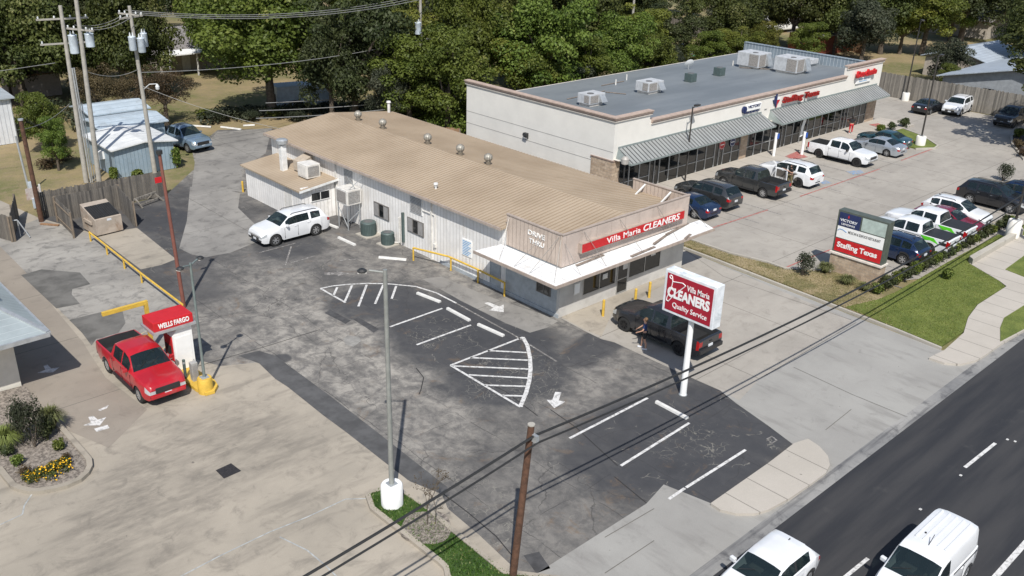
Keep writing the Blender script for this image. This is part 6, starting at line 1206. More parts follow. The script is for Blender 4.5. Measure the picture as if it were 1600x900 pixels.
gx, gy = G(483, 172); t = thing('trailer', 'long pale grey box trailer in tree shade behind the alley', 'trailer', (gx, gy, 0)); part(t, 'body', MB().obox((gx, gy+1.2, 1.5), (5.6, 2.2, 2.0), -.25), m_xf, bevel=.05); part(t, 'wheel', MB().cyl((gx-1, gy-.1, .35), (gx-1, gy+.2, .35), .35), m_tyre); part(t, 'wheel', MB().cyl((gx+1.6, gy-.6, .35), (gx+1.6, gy-.3, .35), .35), m_tyre)
# right-hand houses beyond the fence
m_mroof = ribbed('pale_metal_roof', (.42, .47, .52), 1, .5, (.36, .4, .45), metal=.2); m_sidegrey = M('grey_siding', (.30, .32, .34), .8)
t = shed('house with long pale blue metal roof just beyond the mall fence', 109, 128, 28, 44, 2.7, 4.6, m_sidegrey, m_mroof, 'x', 'house', .6, cat='house'); part(t, 'window', MB().box(108.92, 108.99, 31, 32.4, 1, 2), m_glass); part(t, 'window', MB().box(108.92, 108.99, 38, 39.4, 1, 2), m_glass)
gx, gy = G(1455, 125); shed('low house with pale roof half hidden by trees beyond the mall fence', 122, 134, 44, 52, 2.6, 3.8, m_tanw, m_mroof, 'x', 'house', .5, cat='house')
gx, gy = G(1540, 62); shed('house with grey shingle roof between far trees at upper right', gx, gx+16, gy, gy+10, 3, 5.2, m_tanw, m_shing, 'y', 'house', .6, cat='house')
gx, gy = G(1300, 88); shed('dark red barn-like shed behind the mall roof', gx-2, gx+9, gy+1, gy+6, 2.8, 3.5, M('barn_red', (.16, .04, .02), .8), m_shing, 'x')
gx, gy = G(1210, 50); t = thing('camper', 'white camper with flat roof parked among the far trees', 'camper', (gx, gy, 0)); part(t, 'body', MB().obox((gx, gy, 1.6), (9, 2.6, 2.3), -.15), m_wletter, bevel=.2); part(t, 'window', MB().obox((gx-1, gy-1.3, 1.9), (3, .1, .6), -.15), m_glass)
for i, (px, py, l) in enumerate(((1060, 83, 'white and green boat on the grass behind the mall, left one'), (1072, 95, 'white and green boat on the grass behind the mall, right one'))):
    gx, gy = G(px, py); t = thing('small_boat', l, 'boat', (gx, gy, 0), 'small boats in the back yard'); prof = []
    hb = MB(); n_ = 8
    for j in range(n_+1): q = j/n_; w_ = .9*math.sin(math.pi*min(1, .25+q*.75))**.7+.02; z_ = .25+.1*q; xx = gx-2+4*(1-q); hb.v += [(xx, gy-w_, .9+.2*(1-q)), (xx, gy, z_), (xx, gy+w_, .9+.2*(1-q))]
    hb.f += [(3*j, 3*j+1, 3*j+4, 3*j+3) for j in range(n_)]+[(3*j+1, 3*j+2, 3*j+5, 3*j+4) for j in range(n_)]+[(3*j, 3*j+3, 3*j+5, 3*j+2) for j in range(n_)]; part(t, 'hull', hb, m_wletter); part(t, 'stripe', MB().box(gx-1.8, gx+1.2, gy-.93, gy-.9, .72, .86), M('boat_green', (.1, .4, .25), .5))
for i, (px, py, col, l) in enumerate(((165, 30, white, 'white'), (1290, 18, white, 'white'))): pass
make_car('sedan', 'white car parked in the yard under far trees at the top right', 'sedan', white, G(1420, 18), .3)
# ------------------------------------------------------------------ people
m_skin = M('skin', (.45, .26, .18), .6, var=.05); m_hair1 = M('hair_light_brown', (.16, .09, .045), .8); m_hair2 = M('hair_dark', (.02, .015, .012), .7)
def skinned(name, pts, edges, radii, mat, par, root=0, sub=2):
    me = bpy.data.meshes.new(name); me.from_pydata(pts, edges, []); ob = bpy.data.objects.new(name, me); COL.objects.link(ob)
    sk = ob.modifiers.new('s', 'SKIN'); 
    if not me.skin_vertices: 
        bm = bmesh.new(); bm.from_mesh(me); bm.verts.layers.skin.verify(); bm.to_mesh(me); bm.free()
    for i, r in enumerate(radii):
        r = r if isinstance(r, tuple) else (r, r); me.skin_vertices[0].data[i].radius = r; me.skin_vertices[0].data[i].use_root = (i == root)
    sb = ob.modifiers.new('b', 'SUBSURF'); sb.levels = sub; sb.render_levels = sub
    dg = bpy.context.evaluated_depsgraph_get(); dg.update(); m2 = bpy.data.meshes.new_from_object(ob.evaluated_get(dg)); bpy.data.objects.remove(ob)
    for p in m2.polygons: p.use_smooth = True
    m2.materials.clear(); m2.name = name
    return link(name, m2, mat, par)
def person(label, loc, rz, shirt, pants, hair, shoe, long_legs=False, arm=((.35, .05, .0), (.30, .18, .05)), longhair=False, step=.12, dress=False):
    "local frame: facing +Y, z up, 1.75 m tall; arm = (elbow forward, elbow out, hand forward) like tuples per side"
    t = thing('person', label, 'person', (0, 0, 0)); pts = []; ed = []; rd = []
    def v(p, r, par=None):
        pts.append(p); rd.append(r); i = len(pts)-1
        if par is not None: ed.append((par, i))
        return i
    pel = v((0, 0, .95), (.15, .11)); wa = v((0, 0, 1.10), (.135, .10), pel); ch = v((0, .0, 1.30), (.17, .115), wa); nb = v((0, 0, 1.45), (.09, .075), ch); nk = v((0, .01, 1.52), (.055, .055), nb); hd0 = v((0, .02, 1.60), (.075, .085), nk); hd1 = v((0, .02, 1.68), (.078, .095), hd0); v((0, .01, 1.735), (.05, .06), hd1)
    J = {}
    for s, (st) in ((1, step), (-1, -step)):
        h = v((s*.10, 0, .88), .098, pel); kn = v((s*.115, st*.6+.03, .49), .062, h); cf = v((s*.115, st*.9-.01, .33), .055, kn); an = v((s*.115, st, .09), .037, cf); ft = v((s*.125, st+.10, .04), (.042, .03), an); v((s*.13, st+.17, .03), (.038, .022), ft); J['leg', s] = (h, kn, an)
        ef, eo, hf = arm[0 if s > 0 else 1]; shd_ = v((s*.19, 0, 1.41), .058, ch); el = (s*(.24+eo), ef*.5-.02, 1.14+ef*.15); e_ = v(el, .042, shd_); hd = (s*(.23+eo*.6), ef+hf*.8, 1.14-.22+abs(hf)*.9+ef*.2); w_ = v(hd, .028, e_); dr_ = Vector(hd)-Vector(el); dr_.normalize(); pl_ = Vector(hd)+dr_*.07; v(tuple(pl_), (.035, .02), w_); J['arm', s] = (pts[shd_], el, hd, dr_)
    body = skinned('body', pts, ed, rd, m_skin, t)
    for s in (1, -1):
        sh_, el, hd, dr_ = J['arm', s]; base = Vector(hd)+dr_*.09; side = dr_.cross(Vector((0, 1, 0))).normalized() if abs(dr_.y) < .9 else Vector((1, 0, 0)); hm = MB()
        for k_ in range(4): o_ = side*(.012*(k_-1.5)*1.6); L = (.065, .078, .072, .055)[k_]; p1 = base+o_; p2 = p1+dr_*L*.55; p3 = p2+(dr_*.9+Vector((0, .35, 0))).normalized()*L*.45; hm.cyl(p1-dr_*.02, p2, .009, .008, 6); hm.cyl(p2, p3, .008, .006, 6)
        th = Vector(hd)+dr_*.03+side*.03; hm.cyl(th, th+(dr_+side).normalized()*.05, .010, .008, 6); part(t, 'fingers', hm, m_skin, world=False)
    # shirt
    sp = [(0, 0, 1.0), (0, 0, 1.12), (0, 0, 1.31), (0, 0, 1.44)]; sr = [(.165, .125), (.15, .115), (.185, .13), (.105, .09)]; se = [(0, 1), (1, 2), (2, 3)]
    for s in (1, -1):
        a, e, hd, _ = J['arm', s]; i = len(sp); sp += [a, tuple(Vector(a).lerp(Vector(e), .75))]; sr += [.068, .062]; se += [(2, i), (i, i+1)]
    skinned('shirt', sp, se, sr, shirt, t)
    fr = 1.0 if long_legs else .62; pp = [(0, 0, .97)]; pr_ = [(.163, .122)]; pe = []
    for s in (1, -1):
        h, kn, an = J['leg', s]; H_, K, A = Vector(pts[h]), Vector(pts[kn]), Vector(pts[an]); i = len(pp); pp.append(tuple(H_)); pr_.append(.112); pe.append((0, i))
        if long_legs: pp += [tuple(K), tuple(A+Vector((0, 0, .03)))]; pr_ += [.08, .065]; pe += [(i, i+1), (i+1, i+2)]
        else: pp.append(tuple(H_.lerp(K, .75))); pr_.append(.095); pe.append((i, i+1))
    skinned('trousers' if long_legs else 'shorts', pp, pe, pr_, pants, t)
    for s in (1, -1):
        A = Vector(pts[J['leg', s][2]]); sm = MB(); sm.obox((A.x+s*.005, A.y+.06, .045), (.095, .27, .08)); part(t, 'shoe', sm, shoe, world=False, bevel=.03)
    hr_ = MB(); 
    prf = [(.005, 1.775), (.06, 1.765), (.092, 1.73), (.1, 1.68), (.098, 1.63)]+([(.09, 1.5), (.07, 1.4)] if longhair else [(.08, 1.59)]); hr_.lathe(prf[::-1], (0, -.015, 0), 16); part(t, 'hair', hr_, hair, world=False, smooth=True)
    fc = MB(); fc.lathe([(.001, .022), (.012, .012), (.014, 0)], (0, .125, 1.645), 8, 'Z'); part(t, 'nose', fc, m_skin, world=False)
    for s in (1, -1): part(t, 'eye', MB().lathe([(.001, -.008), (.009, 0), (.001, .008)], (s*.03, .113, 1.675), 8), m_hair2, world=False); part(t, 'ear', MB().obox((s*.083, .01, 1.655), (.015, .03, .055)), m_skin, world=False, bevel=.005)
    part(t, 'mouth', MB().obox((0, .115, 1.60), (.05, .012, .012)), M('lips', (.35, .12, .1), .6), world=False)
    t.location = (loc[0], loc[1], .012); t.rotation_euler = (0, 0, rz); return t
nv = M('shirt_navy', (.02, .04, .12), .9); bk_ = M('cloth_black', (.02, .02, .022), .9); kh = M('cloth_khaki', (.14, .12, .06), .9); rdc = M('cloth_red', (.5, .02, .03), .8); whs = M('shoe_white', (.6, .62, .65), .7)
person('person in navy T-shirt and black shorts walking beside the dark pickup', G(1005, 545), rad(35), nv, bk_, m_hair1, whs, arm=((.30, .03, .05), (.22, .1, .1)))
person('person in black top and khaki trousers standing at the open white SUV', G(1233, 291), rad(60), bk_, kh, m_hair2, bk_, True, arm=((.15, .1, .5), (.15, .1, .5)), longhair=True)
pr3 = person('person in bright red trousers and dark top on the mall walkway', G(1328, 211), rad(-60), bk_, rdc, m_hair2, whs, True, longhair=True); pr3.location.z = .14
text(bpy.data.objects['person'], 'lettering', '17', m_wletter, (0, 0, 0), (1, 0, 0), (0, 0, 1), .1, .1) if False else None

# ------------------------------------------------------------------ vegetation
def inside(x, y, poly):
    c = False; n = len(poly)
    for i in range(n):
        (x1, y1), (x2, y2) = poly[i], poly[(i+1) % n]
        if (y1 > y) != (y2 > y) and x < (x2-x1)*(y-y1)/(y2-y1)+x1: c = not c
    return c
def leaf_mat(name, c0, c1, c2, trans=.33):
    k = NT(name); at = k.n('ShaderNodeAttribute', attribute_name='lv'); oi = k.n('ShaderNodeObjectInfo')
    v = at.outputs['Fac']; b = k.mix(k.step(v, .0, .75), (*c0, 1), (*c1, 1)); b = k.mix(k.step(v, .8, 1.0), b, (*c2, 1))
    hs = k.n('ShaderNodeHueSaturation'); hs.inputs['Hue'].default_value = .5; k.put(hs.inputs['Value'], k.math('ADD', .8, k.math('MULTIPLY', oi.outputs['Random'], .4))); k.put(hs.inputs['Hue'], k.math('ADD', .485, k.math('MULTIPLY', oi.outputs['Random'], .03))); k.put(hs.inputs['Color'], b)
    k.put(k.b.inputs['Base Color'], hs.outputs[0]); k.b.inputs['Roughness'].default_value = .55; k.b.inputs['Specular IOR Level'].default_value = .3
    tr = k.n('ShaderNodeBsdfTranslucent'); k.put(tr.inputs[0], hs.outputs[0]); mx = k.n('ShaderNodeMixShader'); mx.inputs[0].default_value = trans
    out = [n for n in k.t.nodes if n.type == 'OUTPUT_MATERIAL'][0]; k.t.links.new(k.b.outputs[0], mx.inputs[1]); k.t.links.new(tr.outputs[0], mx.inputs[2]); k.t.links.new(mx.outputs[0], out.inputs[0]); return k.m
lm_oak = leaf_mat('oak_leaves', (.042, .056, .015), (.10, .115, .03), (.2, .195, .07)); lm_bright = leaf_mat('bright_leaves', (.055, .085, .014), (.14, .18, .032), (.28, .28, .085)); lm_yel = leaf_mat('yellow_green_leaves', (.06, .08, .012), (.16, .17, .03), (.28, .24, .06))
lm_dark = leaf_mat('dark_leaves', (.028, .04, .014), (.068, .084, .03), (.14, .15, .06)); lm_brown = leaf_mat('dry_leaves', (.05, .035, .018), (.12, .085, .045), (.2, .15, .08)); lm_grey = leaf_mat('grey_green_leaves', (.03, .04, .022), (.075, .085, .05), (.15, .15, .1))
m_bark = M('bark', (.10, .08, .06), .95, var=.3, scale=6)
def leaves_mesh(name, C_, R_, n, size, rng, flat=.0, shell=.55, droop=0.0):
    "n leaf clumps through the volume of the lobes C_ with radii R_; most sit near the lobe surface"
    C_ = np.array(C_); R_ = np.array(R_); w = (R_.prod(1)**(2/3)); w /= w.sum(); idx = rng.choice(len(C_), n, p=w)
    d = rng.normal(size=(n, 3)); d /= np.linalg.norm(d, axis=1)[:, None]; d[:, 2] = np.where((d[:, 2] < -.3) & (rng.random(n) < .6), -d[:, 2], d[:, 2])
    r = shell+(1.08-shell)*rng.random(n)**.6; P_ = C_[idx]+d*R_[idx]*r[:, None]
    nn = d+rng.normal(size=(n, 3))*.65; nn[:, 2] += .35; nn /= np.linalg.norm(nn, axis=1)[:, None]
    a = np.cross(nn, rng.normal(size=(n, 3))); a /= np.linalg.norm(a, axis=1)[:, None]; b = np.cross(nn, a)
    s = size*(.55+.9*rng.random(n))[:, None]; asp = .5+.35*rng.random(n)[:, None]
    b = b*asp; a[:, 2] -= droop; 
    v = np.stack([P_-a*s, P_-b*s+nn*s*.15, P_+a*s, P_+b*s+nn*s*.15], 1).reshape(-1, 3)
    me = bpy.data.meshes.new(name); me.vertices.add(4*n); me.vertices.foreach_set('co', v.ravel()); me.loops.add(4*n); me.loops.foreach_set('vertex_index', np.arange(4*n)); me.polygons.add(n); me.polygons.foreach_set('loop_start', np.arange(n)*4); me.polygons.foreach_set('loop_total', np.full(n, 4)); me.update(calc_edges=True)
    lobe = rng.random(len(C_))[idx]; lv = np.clip(.55*lobe+.45*rng.random(n), 0, 1); at = me.attributes.new('lv', 'FLOAT', 'FACE'); at.data.foreach_set('value', lv.astype(np.float32)); return me
def limb_mesh(trunk_h, r0, C_, rng, nlimb=9, lean=(0, 0)):
    mb = MB(); top = Vector((lean[0], lean[1], trunk_h)); mb.cyl((0, 0, -.1), tuple(top*.5+Vector((rng.normal()*.05, rng.normal()*.05, 0))), r0, r0*.8, 9, False); mb.cyl(tuple(top*.5), tuple(top), r0*.8, r0*.65, 9, False)
    for i in rng.permutation(len(C_))[:nlimb]:
        e = Vector(C_[i]); mid = top.lerp(e, .5)+Vector((rng.normal()*.15, rng.normal()*.15, .2*abs(rng.normal()))); mb.cyl(tuple(top), tuple(mid), r0*.5, r0*.3, 7, False); mb.cyl(tuple(mid), tuple(e), r0*.3, r0*.08, 6, False)
    return mb
def make_tree_proto(seed, R, H, trunk, mat, n=9000, size=.16, lobes=34, squash=.75, label='', name='tree', lobe_r=(.2, .36), bark=None):
    rng = np.random.default_rng(seed); C_, R_ = [], []; ch = H-trunk; cz = trunk+ch*.52
    for i in range(lobes):
        d = rng.normal(size=3); d /= np.linalg.norm(d); r = rng.uniform(.35, .82) if i > 4 else rng.uniform(0, .3)
        if d[2] < -.8: d[2] *= -.4
        C_.append((d[0]*R*r, d[1]*R*r, cz+d[2]*ch*.56*r)); q = rng.uniform(*lobe_r)*R; R_.append((q, q, q*squash))
    t = thing(name, label, 'tree', (0, 0, 0)); o = link('crown', leaves_mesh('crown', C_, R_, n, size, rng), mat, t); o = link('trunk', limb_mesh(trunk+ch*.25, .028*H+.05, C_, rng).mesh('trunk'), bark or m_bark, t); return t
PR = {'oak1': make_tree_proto(1, 4.5, 9, .3, lm_oak, n=24000, size=.105, lobes=60, lobe_r=(.15, .32)), 'oak2': make_tree_proto(2, 4.2, 9, .7, lm_dark, n=20000, size=.105, lobes=52, lobe_r=(.15, .32)), 'br1': make_tree_proto(3, 5.0, 10, .7, lm_bright, n=30000, size=.105, lobes=80, lobe_r=(.13, .28)), 'br2': make_tree_proto(4, 3.6, 8.5, .3, lm_bright, n=20000, size=.095, lobes=56, lobe_r=(.15, .3)),
      'ye1': make_tree_proto(5, 3.8, 9, .6, lm_yel, n=20000, size=.095, lobes=56, lobe_r=(.14, .3)), 'gr1': make_tree_proto(6, 3.6, 7, .5, lm_grey, n=13000, lobes=44, size=.1, lobe_r=(.15, .32)), 'bn1': make_tree_proto(7, 2.6, 4.6, .5, lm_brown, n=8000, size=.045, lobes=50, lobe_r=(.1, .24)), 'sp1': make_tree_proto(8, 3.6, 10, 3.2, lm_oak, n=9000, size=.1, lobes=26, lobe_r=(.13, .25))}
PS = {k_: (sz) for k_, sz in (('oak1', (4.5, 9)), ('oak2', (4.2, 9)), ('br1', (5., 10)), ('br2', (3.6, 8.5)), ('ye1', (3.8, 9)), ('gr1', (3.6, 7)), ('bn1', (2.6, 4.6)), ('sp1', (3.6, 10)))}
used = set(); rt = random.Random(5)
def tree(kind, cx, top, by, rpx, lab, grp='trees behind the buildings'):
    "crown centred on survey column cx, its top at row top, trunk foot at row by, crown radius rpx in survey pixels"
    gx, gy = G(cx, by); dist = GD(cx, by); ppm = FPX/dist; R = rpx/ppm; Hh = max(2.0, (by-top)/ppm/.93)
    r0, h0 = PS[kind]; sc = (R/r0, R/r0, Hh/h0); rz = rt.uniform(0, 6.28)
    o = PR[kind] if kind not in used else dup(PR[kind]); used.add(kind)
    o.location = (gx, gy, -.02); o.rotation_euler = (0, 0, rz); o.scale = sc; o['label'] = lab; o['category'] = 'tree'; o['group'] = grp; return o
TR = [('oak1', 40, -30, 165, 85, 'dark oak in the top left corner above the pale stucco shed'), ('oak2', 150, -60, 140, 80, 'dark tree directly behind the close pair of utility poles'), ('oak1', 225, -40, 150, 62, 'dark tree behind the lone three-transformer pole'), ('oak2', 95, -60, 110, 75, 'shaded tree at the top left behind the pole pair'),
 ('oak2', 20, 55, 150, 46, 'dense dark tree left of the pale stucco shed'), ('oak1', 118, 40, 152, 55, 'dense dark tree between the stucco shed and the pole pair'), ('oak1', 195, 20, 150, 55, 'dense dark tree filling the gap between the poles'), ('bn1', 200, 120, 192, 38, 'thin brown bush behind the blue sheds'), ('bn1', 158, 105, 190, 50, 'brown bare-looking bush between the pole pair and the lone pole'), ('bn1', 262, 110, 192, 60, 'brown twiggy crape myrtle right of the lone utility pole'), ('br2', 68, 155, 232, 32, 'bright spiky shrub left of the pole pair'), ('br2', 92, 190, 262, 24, 'small green shrub at the foot of the pole pair'),
 ('br1', 425, -25, 178, 110, 'huge bright green tree right of the ranch house'), ('br1', 350, -45, 120, 60, 'bright tree overhanging the ranch house roof'), ('oak2', 300, -70, 70, 60, 'dark far tree above the ranch house'), ('oak2', 470, -60, 60, 60, 'dark far tree behind the huge bright tree'),
 ('oak2', 556, -10, 190, 78, 'very dark tree behind the middle of the tan roof'), ('oak2', 520, 40, 196, 55, 'dark shaded tree beside the grey box trailer'), ('oak1', 590, -60, 110, 70, 'dark oak at the top left of the transformer pole'),
 ('br2', 640, 70, 200, 62, 'bright leafy tree behind the back corner of the tan roof'), ('br2', 700, 60, 205, 58, 'bright leafy tree just left of the mall corner'), ('ye1', 670, 10, 170, 62, 'yellow-green tree around the single-transformer pole'), ('br1', 735, -10, 170, 72, 'bright tree rising above the mall back corner'),
 ('gr1', 610, 110, 205, 36, 'grey-green bush at the back edge of the tan roof'), ('oak1', 800, -40, 130, 80, 'dark oak behind the left part of the mall roof'), ('br1', 845, 0, 175, 82, 'wide bright tree behind the near end of the mall roof'), ('ye1', 820, 60, 182, 52, 'yellowish tree close behind the mall side wall'),
 ('oak1', 910, -35, 135, 75, 'large oak at the top behind the mall roof'), ('br2', 910, 70, 170, 48, 'bright bushy tree behind the first rooftop unit'), ('br1', 960, 30, 155, 58, 'bright tree behind the second rooftop unit'), ('gr1', 880, 95, 172, 38, 'olive bush touching the back edge of the mall roof'),
 ('br2', 1010, 60, 140, 44, 'leafy tree behind the middle of the mall roof'), ('oak2', 965, -60, 60, 55, 'dark tree left of the far transformer pole'), ('sp1', 1070, -25, 85, 36, 'thin open tree with a bare pale trunk beside the boats'), ('oak2', 1120, -60, 40, 58, 'dark tree at the top behind the long grey fence'),
 ('gr1', 1045, 80, 118, 26, 'low olive bush beside the satellite dish'), ('br2', 1105, 58, 112, 30, 'green bush right of the pale bare trunk'), ('ye1', 1150, 50, 108, 36, 'yellow-green bush behind the far mall roof'), ('ye1', 1185, 40, 100, 34, 'yellowish tree left of the tall rooftop units'),
 ('oak1', 1235, -45, 75, 58, 'dark oak above the tall rooftop units'), ('oak2', 1180, -70, 25, 56, 'dark crown at the top near the camper'), ('br2', 1260, 45, 95, 30, 'bushy green tree behind the tall rooftop units'), ('oak1', 1300, -40, 80, 52, 'green oak beside the dark red shed'),
 ('gr1', 1345, 10, 96, 48, 'brownish half-bare tree at the far end of the mall'), ('oak1', 1375, -35, 80, 55, 'green tree behind the brown half-bare tree'), ('ye1', 1440, -20, 82, 54, 'tall yellow tree above the dry field'), ('ye1', 1405, 10, 80, 36, 'shorter yellow tree left of the tall yellow one'),
 ('oak2', 1500, -50, 62, 62, 'dark tree at the top right behind the far grey roof'), ('sp1', 1622, 48, 228, 108, 'spreading oak at the right edge shading the cars parked by the fence'), ('oak1', 1600, -5, 120, 50, 'dark oak at the right edge behind the blue-roofed house'), ('oak2', 1590, -40, 60, 60, 'far dark tree in the top right corner'),
 ('gr1', 1475, 70, 128, 34, 'grey-green crown over the low pale-roofed house'), ('br2', 1478, 108, 140, 18, 'small bright bush against the low pale-roofed house'), ('sp1', 1345, -60, 20, 50, 'open-crowned far tree at the top edge'), ('sp1', 1010, -75, 15, 45, 'open-crowned far tree above the grey fence'), ('oak1', 700, -80, 45, 70, 'far dark tree at the top edge left of centre'), ('oak2', 860, -90, 30, 70, 'far dark tree at the top edge right of centre'), ('oak1', 400, -90, 30, 70, 'far dark tree at the top edge above the bright tree'), ('oak1', 1440, -70, 12, 60, 'far tree at the top edge above the yellow trees'), ('oak2', 200, -110, 60, 80, 'far dark tree at the top edge above the utility poles')]
for a in TR: tree(a[0], a[1], a[2]-6, a[3]+4, a[4]*(1.18 if a[0] != 'bn1' else 1.0), a[5])
fk = ['oak1', 'oak2', 'br2', 'oak1', 'ye1', 'oak2', 'gr1', 'br1']; n_ = 0
for row, (by, step_, R_, hp_) in enumerate(((22, 62, 40, 62), (60, 70, 50, 85), (104, 78, 56, 95), (142, 70, 44, 78))):
    for cx in range(-40, 1700, step_):
        x_ = cx+rt.uniform(-18, 18); y_ = by+rt.uniform(-8, 8)
        if row == 3 and not (475 < x_ < 860): continue
        if row == 2 and (1150 < x_ < 1660 or 230 < x_ < 345 or x_ < 20): continue
        if row == 1 and (225 < x_ < 345 or 1020 < x_ < 1110 or 1390 < x_ < 1480): continue
        if row == 0 and 1380 < x_ < 1440: continue
        tree(fk[int(rt.random()*8)], x_, y_-hp_*rt.uniform(.85, 1.15), y_, R_*rt.uniform(.85, 1.15), ('far tree in the dense wooded belt along the top edge', 'tree in the second row of the wooded belt', 'tree in the front rows of the wooded belt', 'shaded tree just behind the back edge of the tan roof')[row], ('far row of the wooded belt', 'second row of the wooded belt', 'front rows of the wooded belt', 'trees behind the tan roof')[row])
def undergrowth(poly_px, n, h, mat, seed, step_=1.5):
    rng = np.random.default_rng(seed); pl = P(*poly_px); xs_ = [p[0] for p in pl]; ys_ = [p[1] for p in pl]; C_, R_ = [], []
    tries = 0
    while len(C_) < n and tries < 20000:
        tries += 1; x, y = rng.uniform(min(xs_), max(xs_)), rng.uniform(min(ys_), max(ys_))
        if inside(x, y, pl): C_.append((x, y, h*rng.uniform(.2, .6))); q = rng.uniform(.6, 1.2); R_.append((q*step_, q*step_, h*rng.uniform(.4, .7)))
    o = link('undergrowth', leaves_mesh('undergrowth', C_, R_, n*190, .13, rng), mat); o['kind'] = 'stuff'

undergrowth(((600, 196), (640, 172), (740, 180), (760, 215), (700, 215)), 46, 2.2, lm_bright, 31)
undergrowth(((850, 145), (900, 128), (1000, 112), (1180, 84), (1180, 70), (1000, 92), (860, 120)), 90, 2.0, lm_oak, 32)
undergrowth(((320, 196), (420, 186), (560, 192), (600, 178), (500, 172), (340, 178)), 40, 1.0, lm_grey, 33, 1.0)
undergrowth(((50, 180), (130, 165), (180, 195), (130, 215), (60, 215)), 24, 1.2, lm_grey, 34)
def bush_proto(seed, R, H, mat, n, size, name, lab, cat, lobes=14, pts=None):
    rng = np.random.default_rng(seed); C_, R_ = [], []
    for i in range(lobes): a = rng.uniform(0, 6.28); r = rng.uniform(0, .62)*R; C_.append((r*math.cos(a), r*math.sin(a), H*rng.uniform(.35, .7))); q = rng.uniform(.3, .45); R_.append((q*R, q*R, q*H))
    t = thing(name, lab, cat, (0, 0, 0)); link('foliage', leaves_mesh('foliage', C_, R_, n, size, rng), mat, t); sm = MB()
    for c in C_[:7]: sm.cyl((0, 0, -.02), c, .02, .008, 5, False)
    link('stem', sm.mesh('stem'), m_bark, t); return t
BP = {'round': bush_proto(20, .5, .7, lm_bright, 900, .05, 'shrub', 'x', 'shrub'), 'dark': bush_proto(21, .5, .7, lm_dark, 900, .05, 'shrub', 'x', 'shrub'), 'brown': bush_proto(22, .5, .6, lm_brown, 700, .04, 'shrub', 'x', 'shrub'), 'grey': bush_proto(23, .6, 1.2, lm_grey, 1500, .035, 'shrub', 'x', 'shrub', lobes=16)}
bused = set()
def bush(kind, px, py, R, H, lab, grp=None, z=.08):
    gx, gy = G(px, py); b0 = {'round': (.5, .7), 'dark': (.5, .7), 'brown': (.5, .6), 'grey': (.6, 1.2)}[kind]
    o = BP[kind] if kind not in bused else dup(BP[kind]); bused.add(kind); o.location = (gx, gy, z); o.scale = (R/b0[0], R/b0[0], H/b0[1]); o.rotation_euler = (0, 0, rt.uniform(0, 6)); o['label'] = lab; o['category'] = 'shrub'
    if grp: o['group'] = grp
gp = 'shrubs in the corner planter'
bush('grey', 55, 702, .62, 2.2, 'tall dark spiky shrub in the middle of the corner planter', gp); bush('grey', 38, 695, .6, 2.0, 'thin grey-green shrub left of the tall one in the planter', gp); bush('dark', 75, 688, .5, .8, 'dark rounded shrub against the planter kerb', gp); bush('round', 94, 706, .42, .5, 'small round olive shrub near the planter kerb', gp); bush('round', 29, 729, .38, .5, 'small round green tuft left of the flowers', gp)
bush('brown', 105, 721, .24, .3, 'tiny brown tuft right of the flowers', gp); bush('brown', 40, 745, .35, .35, 'brown-green tuft touching the yellow flowers', gp); bush('dark', 12, 715, .42, .5, 'dark green tuft at the left edge of the planter', gp)
gx, gy = G(78, 745); t = thing('flower_clump', 'low clump of yellow flowers in the corner planter', 'flowers', (gx, gy, .08)); rng = np.random.default_rng(9)
C_ = [(rng.uniform(-.7, .7), rng.uniform(-.35, .35), .15) for _ in range(12)]; link('foliage', leaves_mesh('foliage', C_, [(.25, .25, .2)]*12, 1500, .045, rng), lm_oak, t); link('petals', leaves_mesh('petals', [(c[0], c[1]-.08, .2) for c in C_], [(.27, .27, .2)]*12, 260, .038, rng, shell=.9), M('petal_yellow', (.85, .48, .01), .6), t)
def grass_tuft(px, py, R, H, lab, mat, n=420, z=.08):
    gx, gy = G(px, py); rng = np.random.default_rng(int(px)); mb = MB()
    for i in range(n):
        a = rng.uniform(0, 6.28); r = R*rng.random()**.7; l = H*rng.uniform(.6, 1); b = rng.uniform(0, .12); bx_, by_ = b*math.cos(a+1), b*math.sin(a+1); w_ = .012
        ex, ey = bx_+r*math.cos(a), by_+r*math.sin(a); mx_, my_ = (bx_+ex)/2, (by_+ey)/2; nx, ny = -math.sin(a)*w_, math.cos(a)*w_
        mb.add([(bx_-nx, by_-ny, 0), (bx_+nx, by_+ny, 0), (mx_+nx, my_+ny, l*.8), (mx_-nx, my_-ny, l*.8), (ex, ey, l*(.9 if r < R*.6 else .55))], [(0, 1, 2, 3), (3, 2, 4)])
    mb.v = [(x+gx, y+gy, zz+z) for x, y, zz in mb.v]; solo('ornamental_grass', mb, mat, lab, 'grass clump', 'ornamental grass clumps', org=(gx, gy, z))
m_gr1 = M('grass_blade', (.13, .16, .035), .7, var=.4, scale=9); m_gr2 = M('grass_blade_olive', (.10, .11, .035), .7, var=.4, scale=9)
grass_tuft(8, 700, 1.1, 1.0, 'feathery light green grass clump at the left edge of the corner planter', m_gr1, 700); grass_tuft(82, 672, .8, 1.2, 'tall olive grass clump behind the spiky shrub in the planter', m_gr2, 600)
grass_tuft(1288, 428, .75, .8, 'grass clump at the left foot of the monument sign', m_gr2); grass_tuft(1322, 446, .75, .7, 'grass clump in front of the monument sign stone base', m_gr2); grass_tuft(1350, 456, .6, .6, 'small grass clump at the right front of the stone base', m_gr2); grass_tuft(1384, 446, .5, .7, 'grass clump right of the monument sign', m_gr2)
bush('grey', 1253, 432, .8, 1.5, 'dark twiggy shrub left of the monument sign'); 
